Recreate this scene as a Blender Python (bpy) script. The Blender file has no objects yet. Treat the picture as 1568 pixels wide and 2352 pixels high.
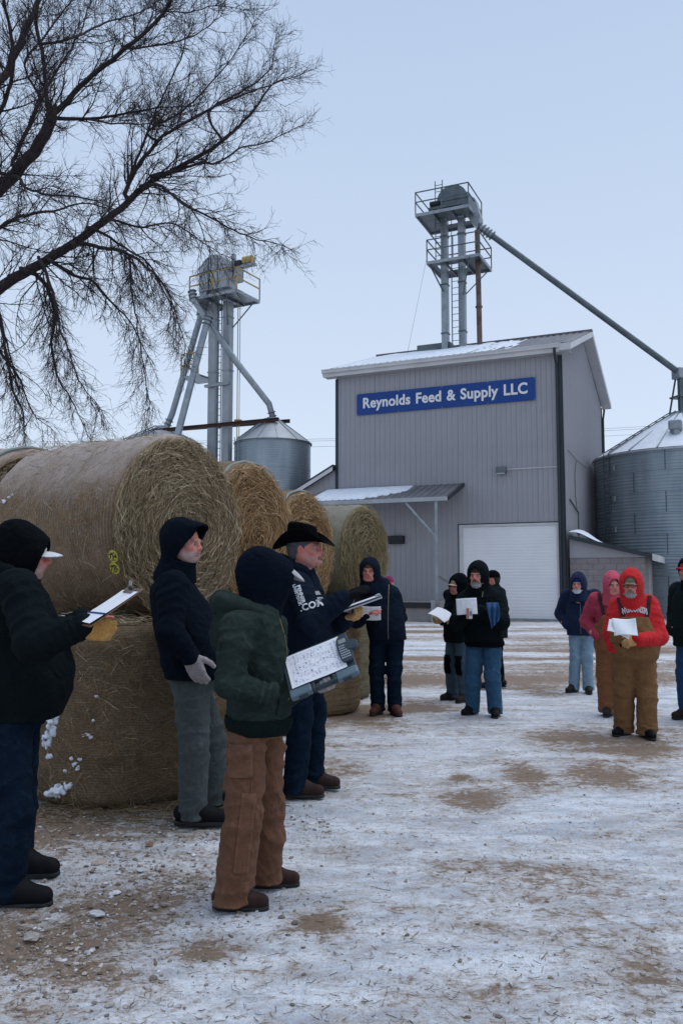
import bpy, math, random
import numpy as np
from mathutils import Vector, Matrix
from mathutils.bvhtree import BVHTree
scene = bpy.context.scene
COL = scene.collection
R = math.radians
RNG = np.random.default_rng(7)
random.seed(7)

# ------------------------------------------------------------------ camera
FPX, CX, CY, PITCH, CAMZ = 1938.0, 784.0, 1176.0, 0.0809, 1.6
cam = bpy.data.cameras.new('camera')
cam.sensor_fit = 'VERTICAL'; cam.sensor_height = 36.0
cam.lens = FPX / 2352.0 * 36.0
cam.clip_start = 0.05; cam.clip_end = 3000
camo = bpy.data.objects.new('camera', cam)
camo.location = (0, 0, CAMZ); camo.rotation_euler = (math.pi / 2 + PITCH, 0, 0)
COL.objects.link(camo); scene.camera = camo

# ------------------------------------------------------------------ sky, sun, exposure
SUN_EL, SUN_AZ = 72.0, 75.0       # high soft sun behind the overcast; azimuth from +Y towards +X
world = bpy.data.worlds.new('World'); scene.world = world; world.use_nodes = True
nt = world.node_tree; nt.nodes.clear()
w_out = nt.nodes.new('ShaderNodeOutputWorld'); w_bg = nt.nodes.new('ShaderNodeBackground')
sky = nt.nodes.new('ShaderNodeTexSky'); sky.sky_type = 'NISHITA'; sky.sun_disc = False
sky.sun_elevation = R(SUN_EL); sky.sun_rotation = R(SUN_AZ)
sky.air_density = 1.0; sky.dust_density = 2.0; sky.ozone_density = 2.0; sky.altitude = 250
w_tc = nt.nodes.new('ShaderNodeTexCoord'); w_sep = nt.nodes.new('ShaderNodeSeparateXYZ')
w_ramp = nt.nodes.new('ShaderNodeValToRGB'); w_mix = nt.nodes.new('ShaderNodeMix'); w_mix.data_type = 'RGBA'
nt.links.new(w_tc.outputs['Generated'], w_sep.inputs[0])
nt.links.new(w_sep.outputs['Z'], w_ramp.inputs[0])
cr = w_ramp.color_ramp                      # even overcast, paler towards the horizon
cr.elements[0].position = 0.0; cr.elements[0].color = (0.655, 0.745, 0.875, 1)
cr.elements[1].position = 0.75; cr.elements[1].color = (0.375, 0.49, 0.685, 1)
w_sc = nt.nodes.new('ShaderNodeVectorMath'); w_sc.operation = 'SCALE'; w_sc.inputs['Scale'].default_value = 10.0
nt.links.new(w_ramp.outputs[0], w_sc.inputs[0])
w_mix.inputs[0].default_value = 0.88
nt.links.new(sky.outputs[0], w_mix.inputs[6]); nt.links.new(w_sc.outputs[0], w_mix.inputs[7])
nt.links.new(w_mix.outputs[2], w_bg.inputs[0]); w_bg.inputs[1].default_value = 0.1
nt.links.new(w_bg.outputs[0], w_out.inputs[0])
sun = bpy.data.lights.new('sun', 'SUN'); sun.energy = 1.5; sun.angle = R(50); sun.color = (0.97, 0.98, 1.0)
suno = bpy.data.objects.new('sun', sun); COL.objects.link(suno)
sd = Vector((math.sin(R(SUN_AZ)) * math.cos(R(SUN_EL)), math.cos(R(SUN_AZ)) * math.cos(R(SUN_EL)), math.sin(R(SUN_EL))))
suno.location = sd * 60; suno.rotation_euler = (-sd).to_track_quat('-Z', 'Y').to_euler()
scene.view_settings.view_transform = 'Standard'; scene.view_settings.look = 'None'
scene.view_settings.exposure = 0.26; scene.view_settings.gamma = 1.0
scene.view_settings.use_curve_mapping = False

# ------------------------------------------------------------------ helpers
def at(x, y, Y):
    """pixel of the 1568x2352 picture -> point at ground distance Y"""
    u = (x - CX) / FPX; v = (CY - y) / FPX
    dy = math.cos(PITCH) - math.sin(PITCH) * v; dz = math.sin(PITCH) + math.cos(PITCH) * v
    t = Y / dy
    return Vector((u * t, Y, CAMZ + dz * t))
def grd(x, y):
    u = (x - CX) / FPX; v = (CY - y) / FPX
    dy = math.cos(PITCH) - math.sin(PITCH) * v; dz = math.sin(PITCH) + math.cos(PITCH) * v
    t = -CAMZ / dz
    return Vector((u * t, dy * t, 0))

def tag(o, label=None, cat=None, group=None, kind=None):
    if label: o['label'] = label
    if cat: o['category'] = cat
    if group: o['group'] = group
    if kind: o['kind'] = kind
    return o
def empty(name, loc=(0, 0, 0), rz=0.0, label=None, cat=None, group=None):
    o = bpy.data.objects.new(name, None); COL.objects.link(o)
    o.location = loc; o.rotation_euler = (0, 0, rz); o.empty_display_size = 0.2
    return tag(o, label, cat, group)
def link(name, me, m=None, parent=None):
    o = bpy.data.objects.new(name, me); COL.objects.link(o)
    if m is not None and not me.materials: me.materials.append(m)
    if parent is not None: o.parent = parent
    return o
def np_mesh(name, V, F, smooth=True):
    """V (n,3), F list of arrays with equal face size"""
    me = bpy.data.meshes.new(name)
    V = np.asarray(V, np.float32); Fs = [np.asarray(f, np.int32) for f in (F if isinstance(F, list) else [F]) if len(f)]
    me.vertices.add(len(V)); me.vertices.foreach_set('co', V.ravel())
    nl = sum(f.size for f in Fs); npoly = sum(len(f) for f in Fs)
    me.loops.add(nl); me.polygons.add(npoly)
    me.loops.foreach_set('vertex_index', np.concatenate([f.ravel() for f in Fs]))
    tot = np.concatenate([np.full(len(f), f.shape[1], np.int32) for f in Fs])
    st = np.concatenate([[0], np.cumsum(tot)[:-1]]).astype(np.int32)
    me.polygons.foreach_set('loop_start', st); me.polygons.foreach_set('loop_total', tot)
    me.polygons.foreach_set('use_smooth', np.full(npoly, smooth, bool))
    me.update(calc_edges=True); me.validate()
    return me
def col_attr(me, C):
    a = me.color_attributes.new('Col', 'FLOAT_COLOR', 'POINT')
    C = np.asarray(C, np.float32)
    if C.shape[1] == 3: C = np.hstack([C, np.ones((len(C), 1), np.float32)])
    a.data.foreach_set('color', C.ravel())

class MB:
    def __init__(s): s.v = []; s.f = []
    def _add(s, vs, fs):
        b = len(s.v); s.v += [tuple(v) for v in vs]; s.f += [tuple(i + b for i in f) for f in fs]; return s
    def box(s, c, d, M=None):
        hx, hy, hz = d[0] / 2, d[1] / 2, d[2] / 2
        vs = [Vector((x * hx, y * hy, z * hz)) for x in (-1, 1) for y in (-1, 1) for z in (-1, 1)]
        if M is not None: vs = [M @ v for v in vs]
        c = Vector(c); vs = [v + c for v in vs]
        return s._add(vs, [(0, 1, 3, 2), (4, 6, 7, 5), (0, 4, 5, 1), (2, 3, 7, 6), (0, 2, 6, 4), (1, 5, 7, 3)])
    def box2(s, lo, hi):
        return s.box([(a + b) / 2 for a, b in zip(lo, hi)], [b - a for a, b in zip(lo, hi)])
    def beam(s, a, b, w, h=None, up=(0, 0, 1)):
        a, b = Vector(a), Vector(b); h = w if h is None else h
        d = (b - a); L = d.length; d.normalize(); up = Vector(up)
        if abs(d.dot(up)) > 0.98: up = Vector((1, 0, 0))
        x = d.cross(up).normalized(); z = x.cross(d).normalized()
        M = Matrix((x, d, z)).transposed()
        return s.box((a + b) / 2, (w, L, h), M)
    def tube(s, pts, r, n=8, cap=True):
        pts = [Vector(p) for p in pts]; m = len(pts)
        rs = [r] * m if not hasattr(r, '__len__') else list(r)
        t0 = (pts[1] - pts[0]).normalized()
        x = t0.orthogonal().normalized()
        vs, fs = [], []
        for i, p in enumerate(pts):
            t = ((pts[min(i + 1, m - 1)] - pts[max(i - 1, 0)])).normalized()
            x = (x - t * x.dot(t)).normalized(); y = t.cross(x)
            for k in range(n):
                a = 2 * math.pi * k / n
                vs.append(p + (x * math.cos(a) + y * math.sin(a)) * rs[i])
        for i in range(m - 1):
            for k in range(n):
                k2 = (k + 1) % n
                fs.append((i * n + k, i * n + k2, (i + 1) * n + k2, (i + 1) * n + k))
        if cap:
            fs.append(tuple(range(n - 1, -1, -1))); fs.append(tuple((m - 1) * n + k for k in range(n)))
        return s._add(vs, fs)
    def lathe(s, prof, n=48, c=(0, 0, 0), a0=0.0, a1=2 * math.pi):
        full = abs(a1 - a0 - 2 * math.pi) < 1e-6
        m = n if full else n + 1; vs, fs = [], []
        for r, z in prof:
            for k in range(m):
                a = a0 + (a1 - a0) * k / n
                vs.append((c[0] + r * math.cos(a), c[1] + r * math.sin(a), c[2] + z))
        for i in range(len(prof) - 1):
            for k in range(n):
                k2 = (k + 1) % m
                fs.append((i * m + k, i * m + k2, (i + 1) * m + k2, (i + 1) * m + k))
        return s._add(vs, fs)
    def prism(s, poly, d):
        """closed polygon (list of 3d points) extruded by vector d"""
        poly = [Vector(p) for p in poly]; d = Vector(d); n = len(poly)
        vs = poly + [p + d for p in poly]
        fs = [tuple(range(n))[::-1], tuple(range(n, 2 * n))] + [(i, (i + 1) % n, n + (i + 1) % n, n + i) for i in range(n)]
        return s._add(vs, fs)
    def quad(s, a, b, c, d): return s._add([a, b, c, d], [(0, 1, 2, 3)])
    def mesh(s, name, smooth=False):
        me = bpy.data.meshes.new(name); me.from_pydata(s.v, [], s.f); me.update()
        if smooth: me.polygons.foreach_set('use_smooth', [True] * len(me.polygons))
        return me
    def build(s, name, m, parent=None, smooth=False, bevel=0.0):
        o = link(name, s.mesh(name, smooth), m, parent)
        if smooth and len(s.f) < 200000:
            o.data.set_sharp_from_angle(angle=R(35))
        if bevel:
            b = o.modifiers.new('bevel', 'BEVEL'); b.width = bevel; b.segments = 2; b.limit_method = 'ANGLE'
        return o

# ------------------------------------------------------------------ materials
def _n(t, kind, **kw):
    n = t.nodes.new(kind)
    for k, v in kw.items(): setattr(n, k, v)
    return n
def new_mat(name):
    m = bpy.data.materials.new(name); m.use_nodes = True; t = m.node_tree
    b = t.nodes['Principled BSDF']
    b.inputs['Specular IOR Level'].default_value = 0.3
    return m, t, b
def mixc(t, f, a, b, mode='MIX'):
    n = _n(t, 'ShaderNodeMix', data_type='RGBA', blend_type=mode)
    for sock, v in ((n.inputs[0], f), (n.inputs[6], a), (n.inputs[7], b)):
        if hasattr(v, 'type') and hasattr(v, 'links'): t.links.new(v, sock)
        elif isinstance(v, (int, float)): sock.default_value = v
        else: sock.default_value = (*v, 1)
    return n.outputs[2]
def noise(t, vec, scale, detail=4, rough=0.55, dist=0.0):
    n = _n(t, 'ShaderNodeTexNoise'); n.inputs['Scale'].default_value = scale
    n.inputs['Detail'].default_value = detail; n.inputs['Roughness'].default_value = rough; n.inputs['Distortion'].default_value = dist
    t.links.new(vec, n.inputs['Vector']); return n.outputs['Fac']
def ramp(t, v, p0, p1, c0=(0, 0, 0), c1=(1, 1, 1)):
    n = _n(t, 'ShaderNodeValToRGB'); e = n.color_ramp.elements
    e[0].position = p0; e[0].color = (*c0, 1); e[1].position = p1; e[1].color = (*c1, 1)
    t.links.new(v, n.inputs[0]); return n.outputs[0]
def math_(t, op, a, b=0.0):
    n = _n(t, 'ShaderNodeMath', operation=op)
    for s, v in ((n.inputs[0], a), (n.inputs[1], b)):
        if isinstance(v, (int, float)): s.default_value = v
        else: t.links.new(v, s)
    return n.outputs[0]
def coords(t, scale=(1, 1, 1), kind='Object'):
    c = _n(t, 'ShaderNodeTexCoord'); mp = _n(t, 'ShaderNodeMapping'); mp.inputs['Scale'].default_value = scale
    t.links.new(c.outputs[kind], mp.inputs[0]); return mp.outputs[0]
def bump(t, b, h, strength, dist):
    n = _n(t, 'ShaderNodeBump'); n.inputs['Strength'].default_value = strength; n.inputs['Distance'].default_value = dist
    t.links.new(h, n.inputs['Height']); t.links.new(n.outputs[0], b.inputs['Normal']); return n
def pm(name, c1, c2=None, scale=6.0, rough=0.6, metal=0.0, bs=60.0, bd=0.002, vec=(1, 1, 1), p=(0.35, 0.65), fine=0.0):
    """plain procedural surface: two colours over noise, bump, roughness variation"""
    m, t, b = new_mat(name); c2 = c2 or tuple(x * 0.75 for x in c1)
    v = coords(t, vec)
    f = ramp(t, noise(t, v, scale, 6), *p)
    c = mixc(t, f, c1, c2)
    if fine:
        f2 = noise(t, v, bs * 1.3, 2)
        c = mixc(t, fine, c, mixc(t, f2, (0.0, 0.0, 0.0), tuple(min(1, x * 2) for x in c1)))
    t.links.new(c, b.inputs['Base Color'])
    r = math_(t, 'MULTIPLY_ADD', noise(t, v, scale * 3, 3), 0.25); r.node.inputs[2].default_value = rough - 0.12
    t.links.new(r, b.inputs['Roughness']); b.inputs['Metallic'].default_value = metal
    if bd: bump(t, b, noise(t, v, bs, 3), 0.6, bd)
    return m
def fabric(name, c1, c2=None, weave=900, rough=0.95, wear=None, wear_amt=0.6, fold=0.010, bscale=7.0):
    m, t, b = new_mat(name); c2 = c2 or tuple(x * 0.7 for x in c1)
    v = coords(t)
    f = ramp(t, noise(t, v, 5.0, 5, 0.6, 0.4), 0.35, 0.7)
    c = mixc(t, f, c1, c2)
    sp = ramp(t, noise(t, v, weave * 0.25, 2), 0.35, 0.75)
    c = mixc(t, 0.35, c, mixc(t, sp, tuple(x * 0.5 for x in c1), tuple(x * 1.6 for x in c1)))
    if wear:
        wf = ramp(t, noise(t, v, 9.0, 6, 0.65, 1.2), 0.52, 0.78)
        c = mixc(t, math_(t, 'MULTIPLY', wf, wear_amt), c, wear)
    geo = _n(t, 'ShaderNodeNewGeometry'); pw = ramp(t, geo.outputs['Pointiness'], 0.505, 0.56)        # rubbed ridges of the folds, darker colour in the creases
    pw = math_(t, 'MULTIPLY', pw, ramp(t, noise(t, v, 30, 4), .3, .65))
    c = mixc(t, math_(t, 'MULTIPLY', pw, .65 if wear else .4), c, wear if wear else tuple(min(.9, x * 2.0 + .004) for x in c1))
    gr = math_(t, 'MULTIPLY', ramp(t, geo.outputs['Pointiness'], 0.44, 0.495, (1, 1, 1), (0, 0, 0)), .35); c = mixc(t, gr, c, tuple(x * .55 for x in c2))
    lint = math_(t, 'MULTIPLY', ramp(t, noise(t, v, 75, 3, .7), .66, .74), .10); c = mixc(t, lint, c, (.25, .24, .22))
    t.links.new(c, b.inputs['Base Color']); b.inputs['Roughness'].default_value = rough
    b.inputs['Specular IOR Level'].default_value = 0.12 if max(c1) > .03 else .05
    b.inputs['Sheen Weight'].default_value = 0.03 if max(c1) > .03 else 0.0; b.inputs['Sheen Roughness'].default_value = 0.6
    big = noise(t, v, bscale, 3, 0.5, 1.6)
    rn = _n(t, 'ShaderNodeTexNoise'); rn.noise_type = 'RIDGED_MULTIFRACTAL'; rn.inputs['Scale'].default_value = bscale * 1.3; rn.inputs['Detail'].default_value = 2.0; rn.inputs['Distortion'].default_value = 1.3
    t.links.new(v, rn.inputs['Vector']); big = math_(t, 'ADD', math_(t, 'MULTIPLY', rn.outputs[0], .35), big)
    fine = noise(t, v, weave, 2)
    n1 = _n(t, 'ShaderNodeBump'); n1.inputs['Strength'].default_value = 0.7; n1.inputs['Distance'].default_value = fold * 3
    t.links.new(big, n1.inputs['Height'])
    n2 = _n(t, 'ShaderNodeBump'); n2.inputs['Strength'].default_value = 0.5; n2.inputs['Distance'].default_value = 0.0012
    t.links.new(fine, n2.inputs['Height']); t.links.new(n1.outputs[0], n2.inputs['Normal'])
    t.links.new(n2.outputs[0], b.inputs['Normal'])
    return m
def attr_mat(name, rough=0.8, bs=120, bd=0.001, spec=0.2, var=0.25, sss=0.0):
    m, t, b = new_mat(name)
    a = _n(t, 'ShaderNodeVertexColor', layer_name='Col')
    v = coords(t)
    nf = ramp(t, noise(t, v, bs * 0.3, 4), 0.3, 0.7, (1 - var,) * 3, (1 + var,) * 3)
    c = mixc(t, 1.0, a.outputs[0], nf, 'MULTIPLY')
    t.links.new(c, b.inputs['Base Color']); b.inputs['Roughness'].default_value = rough
    b.inputs['Specular IOR Level'].default_value = spec
    if sss:
        b.inputs['Subsurface Weight'].default_value = sss; b.inputs['Subsurface Radius'].default_value = (0.01, 0.004, 0.002)
        b.inputs['Subsurface Scale'].default_value = 0.6
    if bd: bump(t, b, noise(t, v, bs, 3), 0.6, bd)
    return m

M = {}
M['siding'] = pm('siding_paint', (0.315, 0.31, 0.33), (0.28, 0.275, 0.293), 0.5, 0.5, 0.0, 30, 0.0006)
M['trim'] = pm('dark_trim', (0.020, 0.028, 0.034), (0.028, 0.036, 0.042), 2, 0.45)
M['white_trim'] = pm('white_trim', (0.55, 0.54, 0.54), (0.47, 0.46, 0.46), 1.5, 0.5)
M['soffit'] = pm('soffit', (0.42, 0.42, 0.43), (0.36, 0.36, 0.37), 1.5, 0.6)
M['door_white'] = pm('door_white', (0.74, 0.74, 0.75), (0.68, 0.68, 0.70), 0.7, 0.45)
M['roof'] = pm('roof_metal', (0.10, 0.10, 0.115), (0.16, 0.15, 0.16), 1.2, 0.5)
M['galv'] = pm('galvanised', (0.30, 0.33, 0.35), (0.22, 0.25, 0.275), 3, 0.42, 0.55, 40, 0.001)
M['galv_light'] = pm('galvanised_light', (0.36, 0.38, 0.40), (0.30, 0.325, 0.345), 2, 0.5, 0.35, 40, 0.001)
M['galv_dark'] = pm('galvanised_dark', (0.13, 0.155, 0.165), (0.09, 0.11, 0.12), 3, 0.5, 0.5, 40, 0.001)
M['bin_wall'] = pm('bin_wall', (0.30, 0.345, 0.375), (0.22, 0.265, 0.295), 1.3, 0.4, 0.45, 25, 0.001, (1, 1, 0.35))
M['rust'] = pm('rusty_pipe', (0.16, 0.12, 0.105), (0.10, 0.055, 0.04), 4, 0.7, 0.3, 60, 0.002)
M['brown_steel'] = pm('brown_steel', (0.035, 0.018, 0.016), (0.055, 0.025, 0.018), 4, 0.6)
M['yellow'] = pm('yellow_paint', (0.42, 0.30, 0.10), (0.30, 0.22, 0.09), 6, 0.6)
M['concrete'] = pm('concrete', (0.30, 0.28, 0.27), (0.22, 0.205, 0.195), 2, 0.85, 0, 50, 0.004)
M['block'] = pm('concrete_block', (0.245, 0.215, 0.215), (0.19, 0.168, 0.17), 3, 0.9, 0, 120, 0.003, fine=0.25)
M['mortar'] = pm('mortar', (0.36, 0.335, 0.33), (0.31, 0.285, 0.28), 8, 0.9, 0, 120, 0.002)
M['sign_blue'] = pm('sign_blue', (0.003, 0.040, 0.20), (0.005, 0.046, 0.22), 1, 0.4)
M['sign_white'] = pm('sign_white', (0.70, 0.70, 0.70), (0.66, 0.66, 0.66), 2, 0.5)
M['snow'] = pm('snow', (0.68, 0.72, 0.78), (0.60, 0.64, 0.71), 3, 0.75, 0, 30, 0.01)
M['black'] = pm('black_paint', (0.012, 0.014, 0.016), (0.018, 0.02, 0.022), 8, 0.5)
M['cable'] = pm('cable', (0.05, 0.055, 0.06), None, 3, 0.6)
M['wood_post'] = pm('weathered_timber', (0.20, 0.185, 0.18), (0.14, 0.125, 0.12), 5, 0.85, 0, 60, 0.003, (6, 6, 0.6))
# ================================================================== ground
def ax(parts):
    out = []
    for a, b, n in parts: out += list(np.linspace(a, b, n, endpoint=False))
    return np.array(out + [parts[-1][1]])
def vnoise(x, y, seed=0):
    """smooth 2d value noise 0..1"""
    r = np.random.default_rng(seed); T = r.random((256, 256))
    xi = np.floor(x).astype(int); yi = np.floor(y).astype(int); fx = x - xi; fy = y - yi
    fx = fx * fx * (3 - 2 * fx); fy = fy * fy * (3 - 2 * fy)
    g = lambda i, j: T[i % 256, j % 256]
    return (g(xi, yi) * (1 - fx) + g(xi + 1, yi) * fx) * (1 - fy) + (g(xi, yi + 1) * (1 - fx) + g(xi + 1, yi + 1) * fx) * fy
def fbm(x, y, seed=0, oct=4):
    s = 0; a = 0.5; n = 0
    for o in range(oct):
        s = s + a * vnoise(x * 2 ** o, y * 2 ** o, seed + o); n += a; a *= 0.5
    return s / n
# bare-dirt patches seen in the yard: pixel x, y, half width, half height (pixels), strength
PATCH = [(730, 2118, 55, 24, .9), (480, 2190, 70, 30, .7), (330, 2060, 110, 60, .42), (120, 1905, 170, 45, .40), (1200, 1775, 50, 24, .75),
         (1090, 1842, 60, 20, .5), (1390, 1780, 95, 30, .7), (1330, 1700, 160, 24, .35), (1480, 1720, 110, 28, .55), (800, 1640, 110, 22, .85),
         (950, 1620, 80, 20, .6), (1250, 1590, 60, 12, .6), (770, 1760, 60, 22, .45), (890, 1620, 60, 14, .5), (600, 2240, 90, 26, .35),
         (40, 2180, 110, 60, .5), (250, 2250, 160, 60, .3), (1120, 2280, 90, 22, .25), (1500, 2230, 70, 30, .3), (1150, 1466, 420, 8, .62),
         (1010, 1452, 120, 6, .6), (1500, 1500, 260, 8, .5), (1150, 1510, 300, 6, .45), (1000, 1560, 200, 10, .45), (380, 1900, 200, 40, .25),
         (420, 2010, 120, 40, .42), (1060, 1783, 25, 6, .8), (925, 2085, 45, 8, .4), (1180, 1560, 260, 7, .4), (60, 2320, 160, 40, .35)]
gx = ax([(-700, -60, 12), (-60, -14, 18), (-14, -4.0, 40), (-4.0, 5.5, 230), (5.5, 22, 70), (22, 70, 18), (70, 700, 12)])
gy = ax([(-60, 1.6, 10), (1.6, 7.5, 190), (7.5, 14, 110), (14, 34, 100), (34, 90, 24), (90, 900, 12)])
GX, GY = np.meshgrid(gx, gy, indexing='ij')
dirt = np.zeros_like(GX)
for (px, py, hw, hh, s) in PATCH:
    c = grd(px, py); d2 = grd(px, py + hh).y - grd(px, py - hh).y
    rx = hw / FPX * c.y * 1.05; ry = abs(d2) / 2
    q = ((GX - c.x) / rx) ** 2 + ((GY - c.y) / ry) ** 2
    q = q * (0.45 + 1.1 * fbm(GX * 2.3 + px, GY * 2.3, 51, 3))
    dirt = np.maximum(dirt, s * np.exp(-q * 0.8))
leftness = np.clip((-0.35 - GX) / 1.2, 0, 1) * np.clip((9 - GY) / 3, 0, 1)
dirt = np.clip(dirt + 0.07 * leftness, 0, 1)
streak = fbm(GX * 0.10 + 7, GY * 0.75, 31, 4)
far = np.clip((GY - 8) / 6, 0, 1) * np.clip((80 - GY) / 40, 0, 1)
dirt = np.clip(dirt + far * np.clip((streak - 0.485) * 4.5, -.15, 0.42), 0, 1)
dirt = np.clip(dirt + np.clip((12 - GY) / 4, 0, 1) * .24 * np.clip((fbm(GX * 0.9, GY * 1.2, 71, 4) - .46) * 5, 0, 1), 0, 1)
near = np.clip((60 - GY) / 30, 0, 1) * np.clip((60 - abs(GX)) / 30, 0, 1)
mott = fbm(GX * 0.8, GY * 1.1, 3, 4)
GZ = near * ((fbm(GX * 0.5, GY * 0.5, 11) - 0.5) * 0.05 + (fbm(GX * 5, GY * 5, 12, 3) - 0.5) * 0.018 - 0.012 * dirt)
GZ += near * (fbm(GX * 17, GY * 17, 14, 3) - 0.5) * (0.012 + 0.03 * leftness)
def ground_z(x, y):
    i = min(max(np.searchsorted(gx, x) - 1, 0), len(gx) - 2); j = min(max(np.searchsorted(gy, y) - 1, 0), len(gy) - 2)
    return float(GZ[i, j])
V = np.stack([GX, GY, GZ], -1).reshape(-1, 3)
ny = len(gy); I, J = np.meshgrid(np.arange(len(gx) - 1), np.arange(ny - 1), indexing='ij')
F = np.stack([I * ny + J, (I + 1) * ny + J, (I + 1) * ny + J + 1, I * ny + J + 1], -1).reshape(-1, 4)
gme = np_mesh('ground', V, F)
a = gme.attributes.new('dirt', 'FLOAT', 'POINT'); a.data.foreach_set('value', dirt.astype(np.float32).ravel())
a = gme.attributes.new('left', 'FLOAT', 'POINT'); a.data.foreach_set('value', leftness.astype(np.float32).ravel())
def ground_mat():
    m, t, b = new_mat('icy_yard')
    v = coords(t)
    da = _n(t, 'ShaderNodeAttribute', attribute_name='dirt').outputs['Fac']
    v2 = coords(t, (0.55, 1.5, 1))
    n1 = noise(t, v2, 1.6, 8, 0.62, 0.5); n2 = noise(t, v, 9.0, 8, 0.68, 0.8); n3 = noise(t, v, 42.0, 5, 0.7, 0.6)
    n4 = noise(t, coords(t, (0.7, 1.4, 1)), 110.0, 3, 0.6)
    n5 = noise(t, coords(t, (0.6, 1.3, 1)), 22.0, 6, 0.7, 1.2)
    s = math_(t, 'ADD', math_(t, 'MULTIPLY', da, 0.50), math_(t, 'MULTIPLY', n1, 0.55))
    s = math_(t, 'ADD', s, math_(t, 'MULTIPLY', n2, 0.75)); s = math_(t, 'ADD', s, math_(t, 'MULTIPLY', n3, 0.45)); s = math_(t, 'ADD', s, math_(t, 'MULTIPLY', n5, 0.55))
    dm = ramp(t, math_(t, 'SUBTRACT', s, 1.0), 0.29, 0.40)                       # bare frozen dirt
    thin = ramp(t, math_(t, 'SUBTRACT', s, 1.0), 0.11, 0.30)                     # dirty thin ice round it
    snow = mixc(t, n2, (0.73, 0.765, 0.825), (0.88, 0.90, 0.93))
    ice = mixc(t, ramp(t, noise(t, v2, 3.2, 5, 0.6, 0.8), 0.42, 0.66), snow, (0.48, 0.52, 0.585))
    dc = mixc(t, ramp(t, n3, .3, .7), (0.11, 0.070, 0.045), (0.36, 0.25, 0.17))
    dc = mixc(t, math_(t, 'MULTIPLY', ramp(t, n2, 0.38, 0.62), .6), dc, (0.28, 0.21, 0.155))
    thinc = mixc(t, n3, (0.36, 0.30, 0.255), (0.58, 0.53, 0.50))
    c = mixc(t, math_(t, 'MULTIPLY', thin, 0.75), ice, thinc)
    c = mixc(t, dm, c, dc)
    spk = ramp(t, math_(t, 'ADD', math_(t, 'MULTIPLY', n4, 0.5), math_(t, 'MULTIPLY', n5, 0.55)), 0.565, 0.66)     # grit and chaff trodden in
    c = mixc(t, math_(t, 'MULTIPLY', spk, 0.7), c, (0.15, 0.115, 0.095))
    t.links.new(c, b.inputs['Base Color'])
    rr = ramp(t, n2, 0.3, 0.7, (0.42,) * 3, (0.75,) * 3)
    t.links.new(rr, b.inputs['Roughness']); b.inputs['Specular IOR Level'].default_value = 0.35
    h = math_(t, 'ADD', math_(t, 'MULTIPLY', n3, 0.5), math_(t, 'MULTIPLY', n2, 0.8))
    h = math_(t, 'ADD', h, math_(t, 'MULTIPLY', n4, 0.25))
    bump(t, b, h, 1.0, 0.04)
    return m
go = link('ground', gme, ground_mat()); tag(go, kind='structure')

# gravel, ice crumbs, trodden straw: nobody could count them
def ico():
    p = (1 + 5 ** .5) / 2
    v = np.array([(-1, p, 0), (1, p, 0), (-1, -p, 0), (1, -p, 0), (0, -1, p), (0, 1, p), (0, -1, -p), (0, 1, -p), (p, 0, -1), (p, 0, 1), (-p, 0, -1), (-p, 0, 1)], float)
    f = np.array([(0, 11, 5), (0, 5, 1), (0, 1, 7), (0, 7, 10), (0, 10, 11), (1, 5, 9), (5, 11, 4), (11, 10, 2), (10, 7, 6), (7, 1, 8), (3, 9, 4), (3, 4, 2), (3, 2, 6), (3, 6, 8), (3, 8, 9), (4, 9, 5), (2, 4, 11), (6, 2, 10), (8, 6, 7), (9, 8, 1)])
    return v / np.linalg.norm(v[0]), f
ICOV, ICOF = ico()
def crumbs(n, sampler, smin, smax, cols, rng):
    Vs, Fs, Cs = [], [], []
    for i in range(n):
        x, y = sampler(); s = smin * (smax / smin) ** (rng.random() ** 2.6)
        v = ICOV * (0.7 + 0.6 * rng.random((12, 1))) * s * np.array([1 + .5 * rng.random(), .8 + .4 * rng.random(), .55])
        a = rng.random() * 6.28; c, sn = math.cos(a), math.sin(a)
        v = np.stack([v[:, 0] * c - v[:, 1] * sn + x, v[:, 0] * sn + v[:, 1] * c + y, v[:, 2] + ground_z(x, y) + s * .2], -1)
        Vs.append(v); Fs.append(ICOF + 12 * i)
        col = np.array(cols[rng.integers(len(cols))]) * (0.8 + 0.4 * rng.random())
        Cs.append(np.tile(col, (12, 1)))
    me = np_mesh('crumbs', np.vstack(Vs), np.vstack(Fs), False); col_attr(me, np.vstack(Cs)); return me
M['crumb'] = attr_mat('crumb', 0.8, 150, 0.002)
rg = np.random.default_rng(5)
def samp_left():
    while True:
        k = rg.random()
        if k < .55: px, py = rg.normal(330, 150), rg.normal(2010, 95)
        elif k < .8: px, py = rg.normal(90, 110), rg.normal(2180, 80)
        else: px, py = rg.uniform(60, 760), rg.normal(1885, 26)
        if py > 1845 and py < 2400 and px < 800 and px > -150:
            p = grd(px, py); return p.x, p.y
def samp_yard():
    px, py = rg.uniform(-100, 1600), 1470 + 900 * rg.random() ** 1.3
    p = grd(px, py); return p.x, p.y
GRAV = [(0.20, 0.165, 0.14), (0.30, 0.265, 0.24), (0.16, 0.13, 0.11), (0.36, 0.33, 0.31)]
ICE = [(0.52, 0.54, 0.58), (0.44, 0.46, 0.50), (0.60, 0.62, 0.65)]
o = link('gravel', crumbs(4200, samp_left, 0.003, 0.016, GRAV * 4 + [(.40, .39, .39), (.46, .46, .48)] + ICE[:1], rg), M['crumb']); tag(o, 'loose gravel and crumbled ice at the foot of the bales', kind='stuff')
o = link('grit', crumbs(1500, samp_yard, 0.003, 0.012, GRAV, rg), M['crumb']); tag(o, 'small dark grit scattered over the icy yard', kind='stuff')

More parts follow.
